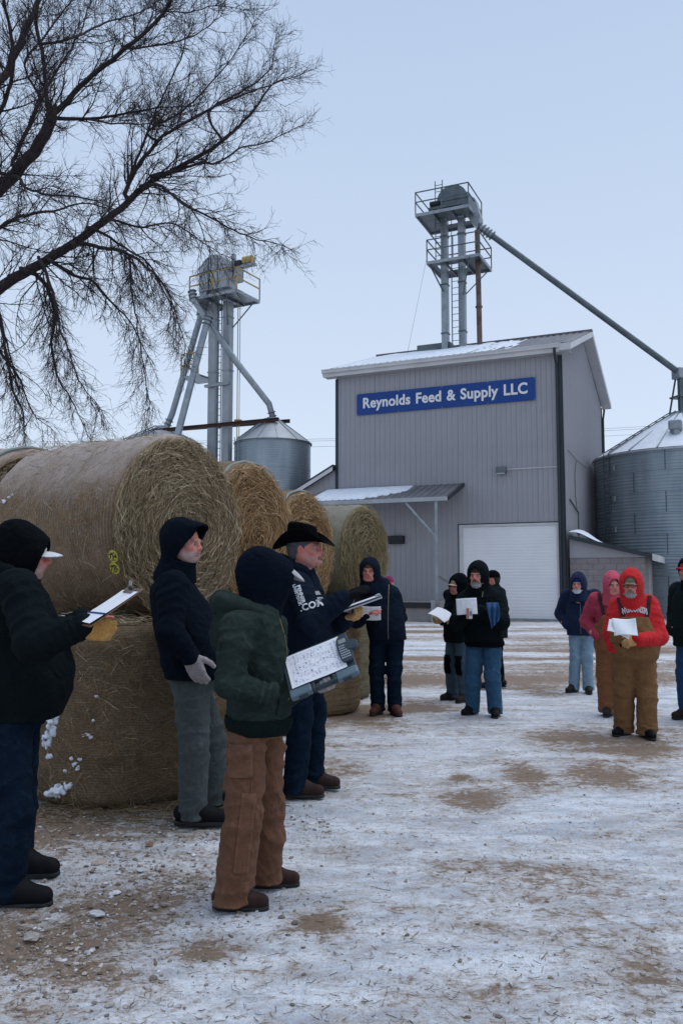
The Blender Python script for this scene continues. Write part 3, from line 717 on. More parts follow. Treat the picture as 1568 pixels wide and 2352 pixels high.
# ================================================================== bucket elevators
def bar(name, a, b, w, m, parent, h=None): return MB().beam(a, b, w, h).build(name, m, parent)
def ladder(parent, p, z0, z1, w=.4, m='galv_dark', gap=.32):
    mb = MB()
    for s in (-w / 2, w / 2): mb.beam((p[0] + s, p[1], z0), (p[0] + s, p[1], z1), .035, .035)
    lo = mb.build('ladder', M[m], parent); me = MB().box2((-w / 2, -.012, -.012), (w / 2, .012, .012)).mesh('rung')
    k = z0 + .2
    while k < z1: o = link('rung', me, M[m], lo); o.location = (p[0], p[1], k); k += gap
    return lo
def platform(parent, u0, u1, v0, v1, z, rail_mat, deck_mat, hole=None, edge=.14, rails=('f', 'l', 'r', 'b'), rh=1.07, rw=.045):
    dk = MB()
    if hole:
        hu0, hu1, hv0, hv1 = hole
        dk.box2((u0, v0, z - .03), (u1, hv0, z)).box2((u0, hv1, z - .03), (u1, v1, z)).box2((u0, hv0, z - .03), (hu0, hv1, z)).box2((hu1, hv0, z - .03), (u1, hv1, z))
    else: dk.box2((u0, v0, z - .03), (u1, v1, z))
    dk.build('platform', M[deck_mat], parent)
    for a, b in (((u0, v0), (u1, v0)), ((u1, v0), (u1, v1)), ((u1, v1), (u0, v1)), ((u0, v1), (u0, v0))):
        bar('edge_beam', (*a, z - edge / 2 + .02), (*b, z - edge / 2 + .02), .05, M[deck_mat if deck_mat != 'galv_dark' else 'galv'], parent, edge)
    for t in (.33, .67):
        u = u0 + (u1 - u0) * t; bar('cross_beam', (u, v0 + .04, z - .10), (u, v1 - .04, z - .10), .06, M['galv_dark'], parent, .12)
    cs = {'f': ((u0, v0), (u1, v0)), 'r': ((u1, v0), (u1, v1)), 'b': ((u1, v1), (u0, v1)), 'l': ((u0, v1), (u0, v0))}
    for k in rails:
        a, b = cs[k]
        for hh in (rh, rh * .55): bar('rail', (*a, z + hh), (*b, z + hh), rw, M[rail_mat], parent)
    for p in {c for k in rails for c in cs[k]}: bar('post', (*p, z), (*p, z + rh + .02), rw, M[rail_mat], parent)
    if 'f' in rails:
        bar('post', ((u0 + u1) / 2, v0, z), ((u0 + u1) / 2, v0, z + rh), rw, M[rail_mat], parent)
def head(parent, u0, u1, v0, v1, zb, zm, m='galv'):
    """elevator head: box below, half-round hood above"""
    r = (u1 - u0) / 2; uc = (u0 + u1) / 2; n = 20
    poly = [(u0, v0, zb), (u1, v0, zb)] + [(uc + r * math.cos(math.pi * i / n), v0, zm + r * .95 * math.sin(math.pi * i / n)) for i in range(n + 1)]
    MB().prism(poly, (0, v1 - v0, 0)).build('head_hood', M[m], parent)
    # flange round the split line
    MB().box2((u0 - .05, v0 - .04, zm - .04), (u1 + .05, v1 + .04, zm + .03)).build('flange', M['galv_dark'], parent)
    for s in (-.3, .25):
        MB().box2((uc + s, v0 - .02, zb + .05), (uc + s + .05, v0, zm + r * .8)).build('stiffener', M['galv_dark'], parent)

# --- right elevator, rising through the mill roof
O = at(1043, 700, 39.6)
te = empty('bucket_elevator', (O.x, O.y, 0), BYAW, 'bucket elevator tower rising through the mill roof with two platforms', 'elevator')
zU = at(1043, 497, 39.3).z; zL = at(1043, 607, 39.3).z
ROOFZ = 12.2
for u in (-.46, .40): MB().box2((u - .15, -.16, ROOFZ - .4), (u + .15, .16, zU + .3)).build('leg', M['galv'], te)
for u in (-.46, .40):
    for z in np.arange(ROOFZ + 1.2, zU, 2.4): MB().box2((u - .18, -.19, z), (u + .18, .19, z + .06)).build('leg_flange', M['galv_dark'], te)
    MB().box2((u - .24, -.24, ROOFZ - .2), (u + .24, .24, ROOFZ + .35)).build('roof_boot', M['galv_dark'], te)
ladder(te, (.16, -.35, 0), ROOFZ - .1, zL + .2, .36); ladder(te, (-.62, -.35), zL, zU + 1.9, .36)
MB().tube([(1.30, -.3, ROOFZ - .3), (1.25, -.3, zU - .9)], .125, 14).build('vent_pipe', M['rust'], te, True)
for z in np.arange(ROOFZ + .1, zU - 1, 2.1): MB().lathe([(.12, 0), (.17, 0), (.17, .06), (.12, .06)], 14, (1.28, -.3, z)).build('pipe_flange', M['rust'], te)
platform(te, -1.50, 1.10, -1.25, 1.1, zU, 'galv_dark', 'galv_dark', (-.7, .7, -.3, .5), rails=('f', 'l', 'r'))
platform(te, -1.00, 1.55, -1.1, 1.1, zL, 'galv_dark', 'galv_dark', (-.7, .7, -.5, .4), rails=('f', 'l', 'r', 'b'))
head(te, -.72, .78, -.35, .35, zU + .1, zU + .85, 'galv_dark')
MB().box2((-1.1, -.55, zU + .42), (.5, -.40, zU + .54)).build('motor_mount', M['galv_dark'], te)
MB().tube([(-1.0, -.5, zU + .68), (-.55, -.5, zU + .68)], .15, 14).build('motor', M['black'], te, True)
MB().box2((-.95, -.55, zU), (-.85, -.42, zU + .45)).build('motor_leg', M['galv_dark'], te)
MB().box2((-.6, -.55, zU), (-.5, -.42, zU + .45)).build('motor_leg', M['galv_dark'], te)
MB().prism([(.78, -.3, zU + 1.0), (1.15, -.3, zU + .7), (1.38, -.3, zU - .2), (1.25, -.3, zU - .8), (.98, -.3, zU - .5), (.78, -.3, zU + .1)], (0, .6, 0)).build('discharge_chute', M['galv'], te)
for a, b in (((-1.5, -1.2, zU - .05), (-.6, -.2, zL + 1.0)), ((1.1, -1.2, zL - .1), (.5, -.2, zL - 1.5)), ((1.4, 1.0, zL - .1), (.55, .1, zL - 1.4)), ((-.9, -1.0, zL - .1), (-.5, -.2, zL - 1.2))): bar('brace', a, b, .05, M['galv_dark'], te)
MB().tube([(-.05, -.2, ROOFZ), (-.05, -.2, zU)], .02, 6).build('cable_run', M['galv_dark'], te)
a = at(983, 575, 38.8); b = at(935, 812, 35.5)
w2 = MB().tube([a, b], .008, 4).build('guy_wire', M['cable']); tag(w2, 'thin guy wire slanting from the roof elevator to the mill roof', 'wire')
# long spout to the big bin
a = at(1098, 518, 39.0); b = Vector((15.72 - .15, 38.4, BH + 4.05)); d = (b - a).normalized()
sp = empty('grain_spout', a, 0, 'long straight steel spout slanting down to the large bin', 'spout')
MB().tube([a - a, b - a], .145, 14).build('pipe', M['galv_dark'], sp, True)
for t in (.05, .25, .45, .62, .8): MB().tube([d * t, d * (t + .05)], .24, 14).build('pipe_flange', M['galv_dark'], sp, True)
MB().tube([d * .1, d * .8], .18, 14).build('coupling', M['galv'], sp, True)

# --- left elevator beside the small bins
TY = -.5; O = at(506, 900, 40.0)
tl = empty('bucket_elevator', (O.x, O.y, 0), TY, 'pale twin-leg bucket elevator standing behind the hay bales', 'elevator')
zP = at(500, 686, 39.5).z
for u in (-.42, .42): MB().box2((u - .20, -.17, 0), (u + .20, .17, zP + .55)).build('leg', M['galv_light'], tl)
for u in (-.42, .42):
    for z in np.arange(1.2, zP, 2.6): MB().box2((u - .23, -.20, z), (u + .23, .20, z + .05)).build('leg_flange', M['galv'], tl)
ladder(tl, (0, -.1), 0, zP + .3, .22)
mb = MB().tube([(.86, .2, 4), (.86, .2, zP)], .022, 6).tube([(.98, .2, 4), (.98, .2, zP - .3)], .018, 6); mb.build('yellow_conduit', M['yellow'], tl)
for z in (zP - 3.2, zP - 5.9, zP - 8.4):
    MB().lathe([(.16, 0), (.19, 0), (.19, .06), (.16, .06)], 14, (.92, .2, z)).build('ladder_hoop', M['yellow'], tl)
platform(tl, -1.02, 1.72, -1.15, .75, zP, 'yellow', 'galv', (-.75, .75, -.3, .3), rails=('f', 'r'), rw=.05)
head(tl, -1.05, .65, -.42, .42, zP + .55, zP + 1.45, 'galv_light')
MB().box2((.4, -.3, zP + 1.4), (2.1, -.05, zP + 1.52)).build('motor_mount', M['galv'], tl)
MB().tube([(1.45, -.2, zP + 1.72), (1.95, -.2, zP + 1.72)], .19, 14).build('motor', M['yellow'], tl, True)
MB().box2((1.0, -.35, zP + 1.5), (1.35, 0, zP + 1.75)).build('gear_box', M['black'], tl)
MB().box2((.95, -.3, zP + .75), (1.3, 0, zP + 1.40)).build('guard_box', M['galv'], tl)
MB().box2((.62, -.05, zP + 1.6), (.78, .1, zP + 2.25)).build('vent_stub', M['galv_light'], tl)
for a, b in (((1.1, -1.05, zP - .12), (.5, -.15, zP - 1.25)), ((1.55, .5, zP - .12), (.6, .1, zP - 1.35)), ((1.65, -1.0, zP - .15), (1.0, .6, zP - .15))): bar('brace', a, b, .05, M['galv_dark'], tl)
MB().prism([(-1.05, -.35, zP + 1.2), (-1.05, -.35, zP + .3), (-1.25, -.35, zP - .55), (-.95, -.35, zP - .75), (-.62, -.35, zP + .55)], (0, .6, 0)).build('discharge_chute', M['galv'], tl)
# middle landing
zM = at(460, 858, 39.5).z
MB().box2((-1.75, -.8, zM - .1), (-.62, .5, zM)).build('platform', M['galv'], tl); MB().box2((-.7, -.35, zM - .55), (.75, -.2, zM - .42)).build('cross_beam', M['galv'], tl)
for u, v in ((-1.75, -.8), (-1.0, -.8), (-1.75, .5)): bar('post', (u, v, zM), (u, v, zM + 1.1), .05, M['yellow'], tl)
for z in (zM + .55, zM + 1.1): bar('rail', (-1.75, -.8, z), (-.7, -.8, z), .045, M['yellow'], tl); bar('rail', (-1.75, -.8, z), (-1.75, .5, z), .045, M['yellow'], tl)
def spout(pts, r, label, joints=()):
    pts = [Vector(p) for p in pts]; o = empty('grain_spout', pts[0], 0, label, 'spout')
    L = [p - pts[0] for p in pts]
    MB().tube(L, r, 14).build('pipe', M['galv'], o, True)
    d = (L[1] - L[0]).normalized(); d2 = (L[-1] - L[-2]).normalized()
    for t in (.05, .22, .4): MB().tube([d * t, d * (t + .04)], r * 1.45, 14).build('pipe_flange', M['galv_dark'], o, True)
    for t in (.1, .3): MB().tube([L[-1] - d2 * t, L[-1] - d2 * (t + .04)], r * 1.4, 14).build('pipe_flange', M['galv_dark'], o, True)
p0 = at(446, 690, 39.3); p1 = at(628, 942, 39.8)
spout([p0 + Vector((-.12, 0, .5)), p0, at(540, 828, 39.5), at(618, 928, 39.8), Vector((c1.x, 40, at(627, 962, 40).z))], .15, 'spout running down from the pale elevator to the small bin')
spout([at(468, 706, 40.2), at(463, 720, 40.2), at(396, 950, 40.2), Vector((at(383, 980, 40.2).x, 40.2, at(383, 980, 40.2).z))], .15, 'rear steel spout dropping to the bin behind the hay bale')
spout([at(480, 725, 39.0), at(474, 745, 39.0), at(408, 1000, 38.0), at(400, 1040, 37.8)], .16, 'front steel spout that ends behind the near hay bale')
for (xa, ya, xb, yb, Y, lab) in ((352, 990, 640, 963, 39.4, 'front brown steel beam across the elevator legs'), (390, 987, 666, 967, 40.7, 'rear brown steel beam across the elevator legs')):
    a, b = at(xa, ya, Y), at(xb, yb, Y + .0)
    st = MB(); st.beam(a + Vector((0, 0, .07)), b + Vector((0, 0, .07)), .16, .03).beam(a - Vector((0, 0, .07)), b - Vector((0, 0, .07)), .16, .03).beam(a, b, .025, .12)
    o = st.build('steel_beam', M['brown_steel']); tag(o, lab, 'beam')
# overhead power lines far behind
for k, (ya, yb, lab) in enumerate(((1000, 968, 'highest power line behind the mill'), (1004, 973, 'second power line behind the mill'), (1018, 985, 'lowest power line behind the mill'))):
    a, b = at(-300, ya + 8, 95), at(1800, yb - 8, 95); pts = [a.lerp(b, t) - Vector((0, 0, 1.2 * 4 * t * (1 - t))) for t in np.linspace(0, 1, 20)]
    tag(MB().tube(pts, .018, 4).build('power_line', M['cable']), lab, 'cable', 'overhead power lines')
# ================================================================== people: smooth distance fields turned into surfaces
f4 = np.float32
class Vox:
    def __init__(s, lo, hi, h):
        s.h = h; s.lo = np.array(lo, float); n = np.ceil((np.array(hi, float) - s.lo) / h).astype(int) + 1
        s.ax = [(s.lo[i] + h * np.arange(n[i])).astype(f4) for i in range(3)]; s.d = np.full(n, .6, f4)
    def blk(s, lo, hi):
        sl = []; g = []
        for i in range(3):
            a = max(0, int(math.floor((lo[i] - s.lo[i]) / s.h))); b = min(len(s.ax[i]), int(math.ceil((hi[i] - s.lo[i]) / s.h)) + 1)
            sl.append(slice(a, max(b, a))); sh = [1, 1, 1]; sh[i] = -1; g.append(s.ax[i][sl[-1]].reshape(sh))
        return tuple(sl), g
    def add(s, p, k=.03):
        fn, lo, hi = p; m = k + .025; sl, g = s.blk(np.array(lo) - m, np.array(hi) + m)
        a = s.d[sl]
        if a.size == 0: return s
        b = fn(*g).astype(f4)
        if k > 0: h = np.clip(.5 + .5 * (b - a) / k, 0, 1); s.d[sl] = b + (a - b) * h - k * h * (1 - h)
        else: s.d[sl] = np.minimum(a, b)
        return s
    def sub(s, p, k=.01):
        fn, lo, hi = p; sl, g = s.blk(np.array(lo) - .06, np.array(hi) + .06); a = s.d[sl]
        if a.size == 0: return s
        b = -fn(*g).astype(f4); h = np.clip(.5 - .5 * (b - a) / k, 0, 1); s.d[sl] = b + (a - b) * h + k * h * (1 - h); return s
    def zcut(s, z0=None, z1=None):
        Z = s.ax[2].reshape(1, 1, -1)
        if z0 is not None: s.d = np.maximum(s.d, z0 - Z)
        if z1 is not None: s.d = np.maximum(s.d, Z - z1)
        return s
    def disp(s, fn, band=.05):
        m = np.abs(s.d) < band; ix = np.argwhere(m)
        if len(ix): s.d[m] += fn(s.lo + ix * s.h).astype(f4)
        return s
    def surf(s):
        d = s.d.copy()
        for a in range(3):
            sl = [slice(None)] * 3
            for e in (0, -1): sl[a] = e; d[tuple(sl)] = np.maximum(d[tuple(sl)], .001)
        ins = d < 0; n = d.shape
        c = [(i, j, k) for i in (0, 1) for j in (0, 1) for k in (0, 1)]
        cnt = sum(ins[i:n[0] - 1 + i, j:n[1] - 1 + j, k:n[2] - 1 + k].astype(np.int8) for i, j, k in c)
        msk = (cnt > 0) & (cnt < 8); ci = np.argwhere(msk); idx = np.full(msk.shape, -1, np.int64); idx[msk] = np.arange(len(ci))
        val = {o: d[ci[:, 0] + o[0], ci[:, 1] + o[1], ci[:, 2] + o[2]] for o in c}
        acc = np.zeros((len(ci), 3)); w = np.zeros(len(ci))
        for o in c:
            for a in range(3):
                if o[a] == 0:
                    q = list(o); q[a] = 1; q = tuple(q); va, vb = val[o], val[q]; m = (va < 0) != (vb < 0)
                    t = np.where(m, va / np.where(m, va - vb, 1), 0); p = np.array(o, float)[None] + np.zeros((len(ci), 3)); p[:, a] += t
                    acc[m] += p[m]; w += m
        V = s.lo + s.h * (ci + acc / np.maximum(w, 1)[:, None]); F = []
        for a in range(3):
            b, e = (a + 1) % 3, (a + 2) % 3
            s0 = [slice(None)] * 3; s1 = [slice(None)] * 3; s0[a] = slice(0, -1); s1[a] = slice(1, None)
            for t in (b, e): s0[t] = slice(1, -1); s1[t] = slice(1, -1)
            A, B = ins[tuple(s0)], ins[tuple(s1)]; ch = np.argwhere(A != B)
            if not len(ch): continue
            flip = A[ch[:, 0], ch[:, 1], ch[:, 2]]
            base = ch.copy(); base[:, b] += 1; base[:, e] += 1
            def cell(db, de): q = base.copy(); q[:, b] += db; q[:, e] += de; return idx[q[:, 0], q[:, 1], q[:, 2]]
            Q = np.stack([cell(-1, -1), cell(0, -1), cell(0, 0), cell(-1, 0)], -1)
            Q[~flip] = Q[~flip][:, ::-1]; F.append(Q)
        return V, np.vstack(F)
def cone(a, b, ra, rb, fold=()):
    a = np.array(a, float); b = np.array(b, float); ab = b - a; L2 = max(ab @ ab, 1e-9); rm = max(ra, rb) + .012
    q = np.cross(ab, [.3, .5, .81]); q /= np.linalg.norm(q) + 1e-9; q2 = np.cross(ab / math.sqrt(L2), q)
    def fn(X, Y, Z):
        x, y, z = X - a[0], Y - a[1], Z - a[2]
        t = np.clip((x * ab[0] + y * ab[1] + z * ab[2]) / L2, 0, 1)
        dx, dy, dz = x - t * ab[0], y - t * ab[1], z - t * ab[2]
        r = ra + (rb - ra) * t
        for (amp, n, t0, w, ph) in fold:
            c1 = (x * q[0] + y * q[1] + z * q[2]) / rm; c2 = (x * q2[0] + y * q2[1] + z * q2[2]) / rm
            r = r + amp * (1 - 1.6 * np.abs(np.sin(math.pi * n * t + ph + 1.1 * c1 + .7 * np.sin(2.3 * c2 + ph)))) * np.exp(-((t - t0) / w) ** 2)
        return np.sqrt(dx * dx + dy * dy + dz * dz) - r
    return fn, np.minimum(a, b) - rm, np.maximum(a, b) + rm
def ell(c, r, Rm=None):
    c = np.array(c, float); r = np.array(r, float); rm = r.max()
    def fn(X, Y, Z):
        x, y, z = X - c[0], Y - c[1], Z - c[2]
        if Rm is not None: x, y, z = (Rm[0][0] * x + Rm[1][0] * y + Rm[2][0] * z, Rm[0][1] * x + Rm[1][1] * y + Rm[2][1] * z, Rm[0][2] * x + Rm[1][2] * y + Rm[2][2] * z)
        k0 = np.sqrt((x / r[0]) ** 2 + (y / r[1]) ** 2 + (z / r[2]) ** 2); k1 = np.sqrt((x / r[0] ** 2) ** 2 + (y / r[1] ** 2) ** 2 + (z / r[2] ** 2) ** 2) + 1e-6
        return k0 * (k0 - 1) / k1
    e = r if Rm is None else np.full(3, rm)
    return fn, c - e, c + e
def smooth_tab(st, n=60):
    st = np.array(st, float); z = np.linspace(st[0, 0], st[-1, 0], n); out = [z]
    for k in range(1, st.shape[1]):
        y = np.interp(z, st[:, 0], st[:, k]); ker = np.exp(-np.linspace(-2, 2, 11) ** 2); ker /= ker.sum()
        out.append(np.convolve(np.pad(y, 5, 'edge'), ker, 'valid'))
    return np.array(out)
def loft(st, ex=2.3, grow=0.0, z0=None, z1=None):
    """stations (z, cx, cy, rx, ry)"""
    T = smooth_tab(st); lo = (T[1].min() - T[3].max() - .02, T[2].min() - T[4].max() - .02, T[0][0]); hi = (T[1].max() + T[3].max() + .02, T[2].max() + T[4].max() + .02, T[0][-1])
    a = T[0][0] if z0 is None else z0; b = T[0][-1] if z1 is None else z1
    def fn(X, Y, Z):
        zz = Z.ravel(); g = lambda i: np.interp(zz, T[0], T[i]).reshape(Z.shape)
        rx, ry = g(3) + grow, g(4) + grow
        q = (np.abs((X - g(1)) / rx) ** ex + np.abs((Y - g(2)) / ry) ** ex) ** (1 / ex)
        return np.maximum(np.maximum((q - 1) * np.minimum(rx, ry), a - Z), Z - b)
    return fn, lo, hi
def wrinkle(amp, f, seed, zs=1.0, dirn=None):
    r = np.random.default_rng(seed); D = r.normal(size=(5, 3)); D[:, 2] *= zs; D /= np.linalg.norm(D, axis=1, keepdims=True)
    if dirn is not None: D = D * .45 + np.array(dirn)[None]
    A = r.normal(size=(3, 3)); ph = r.random(8) * 6.28
    def fn(P):
        w = P + (.35 / f) * np.stack([np.sin(P @ A[i] * f * .9 + ph[i]) for i in range(3)], -1); o = 0
        for k in range(5): o = o + ((1 - np.abs(np.sin(w @ D[k] * f * (.45 + .3 * k) + ph[3 + k]))) ** 3 - .25) / (1 + .25 * k)
        return -amp * o * .75
    return fn
def mesh_of(name, V, F, mat, parent, Mx=None, col=None):
    if Mx is not None: Mx = np.array(Mx); V = V @ Mx[:3, :3].T + Mx[:3, 3]
    me = np_mesh(name, V, F); 
    if col is not None: col_attr(me, col)
    return link(name, me, mat, parent)
def rotm(yaw=0, pitch=0, roll=0):
    """head frame: yaw about z, pitch>0 looks down, roll"""
    return Matrix.Rotation(yaw, 4, 'Z') @ Matrix.Rotation(pitch, 4, 'Y') @ Matrix.Rotation(roll, 4, 'X')

M['skin'] = attr_mat('skin', .55, 260, .0008, .35, .06, .12)
M['hair'] = attr_mat('hair', .8, 420, .004, .2, .45)
M['lens'] = pm('spectacle_wire', (0.05, 0.05, 0.055), None, 20, .3, .6)
M['zip'] = pm('brass_zip', (0.25, 0.19, 0.11), (0.12, 0.09, 0.06), 200, .45, .7)
M['paper'] = None
SKIN = np.array((0.55, 0.220, 0.170)); RUDDY = np.array((0.58, 0.120, 0.100))

def head_mesh(h, opt):
    """head-local: x forward, y left, z up; about 0.24 m tall"""
    v = Vox((-.14, -.12, -.26), (.16, .12, .14), h)
    v.add(ell((-.014, 0, .030), (.100, .077, .090)), .01).add(ell((.018, 0, -.032), (.078, .066, .088)), .03)
    v.add(ell((.052, 0, -.092), (.034, .034, .026)), .03).add(cone((.05, .035, -.085), (-.01, .058, -.045), .022, .024), .03).add(cone((.05, -.035, -.085), (-.01, -.058, -.045), .022, .024), .03)
    v.add(cone((.086, .036, .020), (.088, -.036, .020), .013, .013), .018)
    for s in (1, -1):
        v.add(ell((.066, s * .044, -.022), (.026, .022, .022)), .02)
        v.sub(ell((.101, s * .031, .001), (.017, .019, .011)), .012)
        v.add(ell((.079, s * .031, .001), (.0135, .0145, .0125)), .003)
        v.add(cone((.092, s * .020, -.042), (.075, s * .040, -.070), .014, .014), .02)
    v.add(cone((.092, 0, .012), (.112, 0, -.022), .0095, .0135), .014)
    for s in (1, -1): v.add(ell((.104, s * .013, -.027), (.013, .010, .009)), .008)
    if opt.get('open'):
        v.add(ell((.086, 0, -.088), (.026, .028, .018)), .02)
        v.add(ell((.092, 0, -.050), (.013, .026, .006)), .008).add(ell((.089, 0, -.083), (.013, .023, .006)), .008)
        v.sub(ell((.095, 0, -.066), (.030, .019, .013)), .005)
    else:
        v.add(ell((.091, 0, -.054), (.012, .025, .006)), .008).add(ell((.089, 0, -.065), (.012, .022, .006)), .008)
        v.sub(ell((.104, 0, -.0597), (.008, .024, .0018)), .003)
    for s in (1, -1):
        v.add(ell((-.004, s * .079, -.008), (.019, .010, .032)), .010); v.sub(ell((.003, s * .090, -.006), (.010, .006, .020)), .006)
    v.add(cone((-.022, 0, -.07), (-.04, 0, -.26), .056, .066), .03)
    V, F = v.surf()
    C = np.tile(SKIN, (len(V), 1)); g = lambda c, r: np.exp(-(((V - np.array(c)) / np.array(r)) ** 2).sum(1))[:, None]
    mixv = lambda C, w, c: C * (1 - np.clip(w, 0, 1)) + np.array(c) * np.clip(w, 0, 1)
    C = mixv(C, .65 * g((.108, 0, -.02), (.03, .025, .022)) + .45 * (g((.07, .048, -.025), (.03, .024, .022)) + g((.07, -.048, -.025), (.03, .024, .022))), RUDDY)
    C = mixv(C, .7 * (g((0, .085, 0), (.03, .02, .04)) + g((0, -.085, 0), (.03, .02, .04))), RUDDY)
    st = opt.get('stubble', 0)
    if st: C = mixv(C, st * np.clip((-.028 - V[:, 2:3]) / .03, 0, 1) * np.clip((V[:, 0:1] + .01) / .04, 0, 1), opt.get('stc', (0.22, 0.17, 0.155)))
    C = mixv(C, .8 * (g((.098, 0, -.0545), (.018, .026, .006)) + g((.097, 0, -.066), (.018, .022, .006))), (0.36, 0.12, 0.11))
    if opt.get('open'): C = mixv(C, 1.6 * g((.075, 0, -.067), (.018, .017, .010)), (0.04, 0.008, 0.008))
    for s in (1, -1):
        C = mixv(C, 1.2 * g((.094, s * .034, .021), (.02, .020, .005)), opt.get('brow', (0.07, 0.05, 0.04)))
        C = mixv(C, .55 * g((.088, s * .031, .001), (.02, .024, .014)), (0.24, 0.11, 0.09))
        e = np.linalg.norm((V - np.array((.079, s * .031, .001))) / np.array((1, 1, 1)), axis=1)[:, None]
        C = np.where((e < .0155) & (np.abs(V[:, 2:3]) < .007) & (V[:, 0:1] > .082), (0.42, 0.37, 0.35), C)
        C = np.where((np.hypot(V[:, 1:2] - s * .031 - opt.get('gaze', 0), V[:, 2:3] - .0005) < .0062) & (V[:, 0:1] > .084) & (V[:, 0:1] < .100), (0.03, 0.022, 0.02), C)
    return V, F, C
def hand_vox(h, curl, infl=0.0, spread=.0, thumb=.5):
    v = Vox((-.10, -.075, -.11), (.20, .10, .06), h)
    v.add(ell((.045, 0, 0), (.058 + infl, .043 + infl, .019 + infl)), .015).add(cone((-.08, 0, 0), (.01, 0, 0), .030 + infl, .029 + infl), .02)
    v.add(cone((.02, -.028, 0), (.085, -.030, 0), .014 + infl, .012 + infl), .015).add(cone((.02, .028, 0), (.085, .030, 0), .014 + infl, .012 + infl), .015)
    for i, (y, L) in enumerate(((.031, .074), (.0105, .082), (-.0105, .076), (-.031, .060))):
        p = np.array((.086 - .004 * abs(i - 1), y, .002)); ang = 0; yaw = (y / .031) * spread
        for k, fr in enumerate((.44, .31, .25)):
            ang += curl[k] * (1 + .08 * (i - 1)); d = np.array((math.cos(ang) * math.cos(yaw), math.sin(yaw), -math.sin(ang))); q = p + d * L * fr
            r = (.0098, .0090, .0082, .0075); v.add(cone(p, q, r[k] + infl, r[k + 1] + infl), .005 if k else .010); p = q
    p = np.array((.012, .030, -.006)); 
    for k, (L, r0, r1) in enumerate(((.045, .015, .012), (.036, .0115, .010), (.026, .010, .0085))):
        d = np.array((.62 + .12 * k, .72 - thumb * .55 * k, -.18 - thumb * .35 * k)); d /= np.linalg.norm(d); q = p + d * L; v.add(cone(p, q, r0 + infl, r1 + infl), .012 if k == 0 else .005); p = q
    return v.surf()
def hand_frame(p, hd, hn, s=1.0, mirror=False):
    x = Vector(hd).normalized(); z = Vector(hn); z = (z - x * z.dot(x)).normalized(); y = z.cross(x)
    if mirror: y = -y
    m = Matrix((x * s, y * s, z * s)).transposed().to_4x4(); m.translation = Vector(p); return m
def boot_meshes(h):
    v = Vox((-.14, -.09, -.01), (.26, .09, .34), h)
    for a, b, ra, rb in (((-.055, 0, .062), (.06, 0, .064), .046, .048), ((.06, 0, .056), (.160, 0, .042), .046, .040), ((0, 0, .09), (-.012, 0, .30), .054, .060), ((.03, 0, .085), (-.005, 0, .16), .044, .050)): v.add(cone(a, b, ra, rb, ()), .03)
    for q in range(4): v.add(cone((.045 + .018 * q, -.022, .098 - .007 * q), (.045 + .018 * q, .022, .098 - .007 * q), .006, .006), .006)
    v.zcut(.020, .19); up = v.surf()
    s = Vox((-.14, -.09, -.01), (.26, .09, .05), h * .8)
    def fn(X, Y, Z):
        t = np.clip((X + .058) / .222, 0, 1); r = .0415 + .005 * np.sin(t * 5.5 - .6)
        return np.maximum(np.sqrt((X + .058 - t * .222) ** 2 + Y ** 2) - r, np.abs(Z - .0125) - .0125)
    s.add((fn, (-.12, -.07, 0), (.24, .07, .03)), 0); return up, s.surf()
_cache = {}
def cached(key, fn):
    if key not in _cache: _cache[key] = fn()
    return _cache[key]

def cap_parts(crown_mat, brim_mat, parent, Mx, dome=1.0, brimlen=.075, droop=0.0):
    """baseball cap: six-panel crown and a curved bill"""
    n, m = 28, 9; vs, fs = [], []
    for i in range(m + 1):
        th = math.pi / 2 * i / m
        for j in range(n):
            a = 2 * math.pi * j / n; rx, ry, rz = .112, .090, .108 * dome
            vs.append((-.012 + rx * math.cos(a) * math.cos(th), ry * math.sin(a) * math.cos(th), .028 + rz * math.sin(th)))
    for i in range(m):
        for j in range(n): fs.append((i * n + j, i * n + (j + 1) % n, (i + 1) * n + (j + 1) % n, (i + 1) * n + j))
    o = mesh_of('cap', np.array(vs), np.array(fs), crown_mat, parent, Mx); sm = o.modifiers.new('thick', 'SOLIDIFY'); sm.thickness = .003
    vs, fs = [], []; n, m = 16, 6
    for i in range(n + 1):
        a = math.radians(-68 + 136 * i / n)
        for j in range(m + 1):
            t = j / m; r0x, r0y = .110, .089; ext = brimlen * max(0, 1 - abs(a / math.radians(68)) ** 3.5) ** .6
            x = -.012 + r0x * math.cos(a) + ext * t; y = r0y * math.sin(a) * (1 - .04 * t); vs.append((x, y, .032 - 4.2 * y * y - .10 * ext * t * t * 4 * .6 + .006 * t))
    for i in range(n):
        for j in range(m): q = i * (m + 1) + j; fs.append((q, q + 1, q + m + 2, q + m + 1))
    b = mesh_of('bill', np.array(vs), np.array(fs), brim_mat, parent, Mx @ Matrix.Translation((.10, 0, .055 if droop else .0)) @ Matrix.Rotation(droop, 4, 'Y') @ Matrix.Translation((-.10, 0, 0))); sm = b.modifiers.new('thick', 'SOLIDIFY'); sm.thickness = .006
    return o
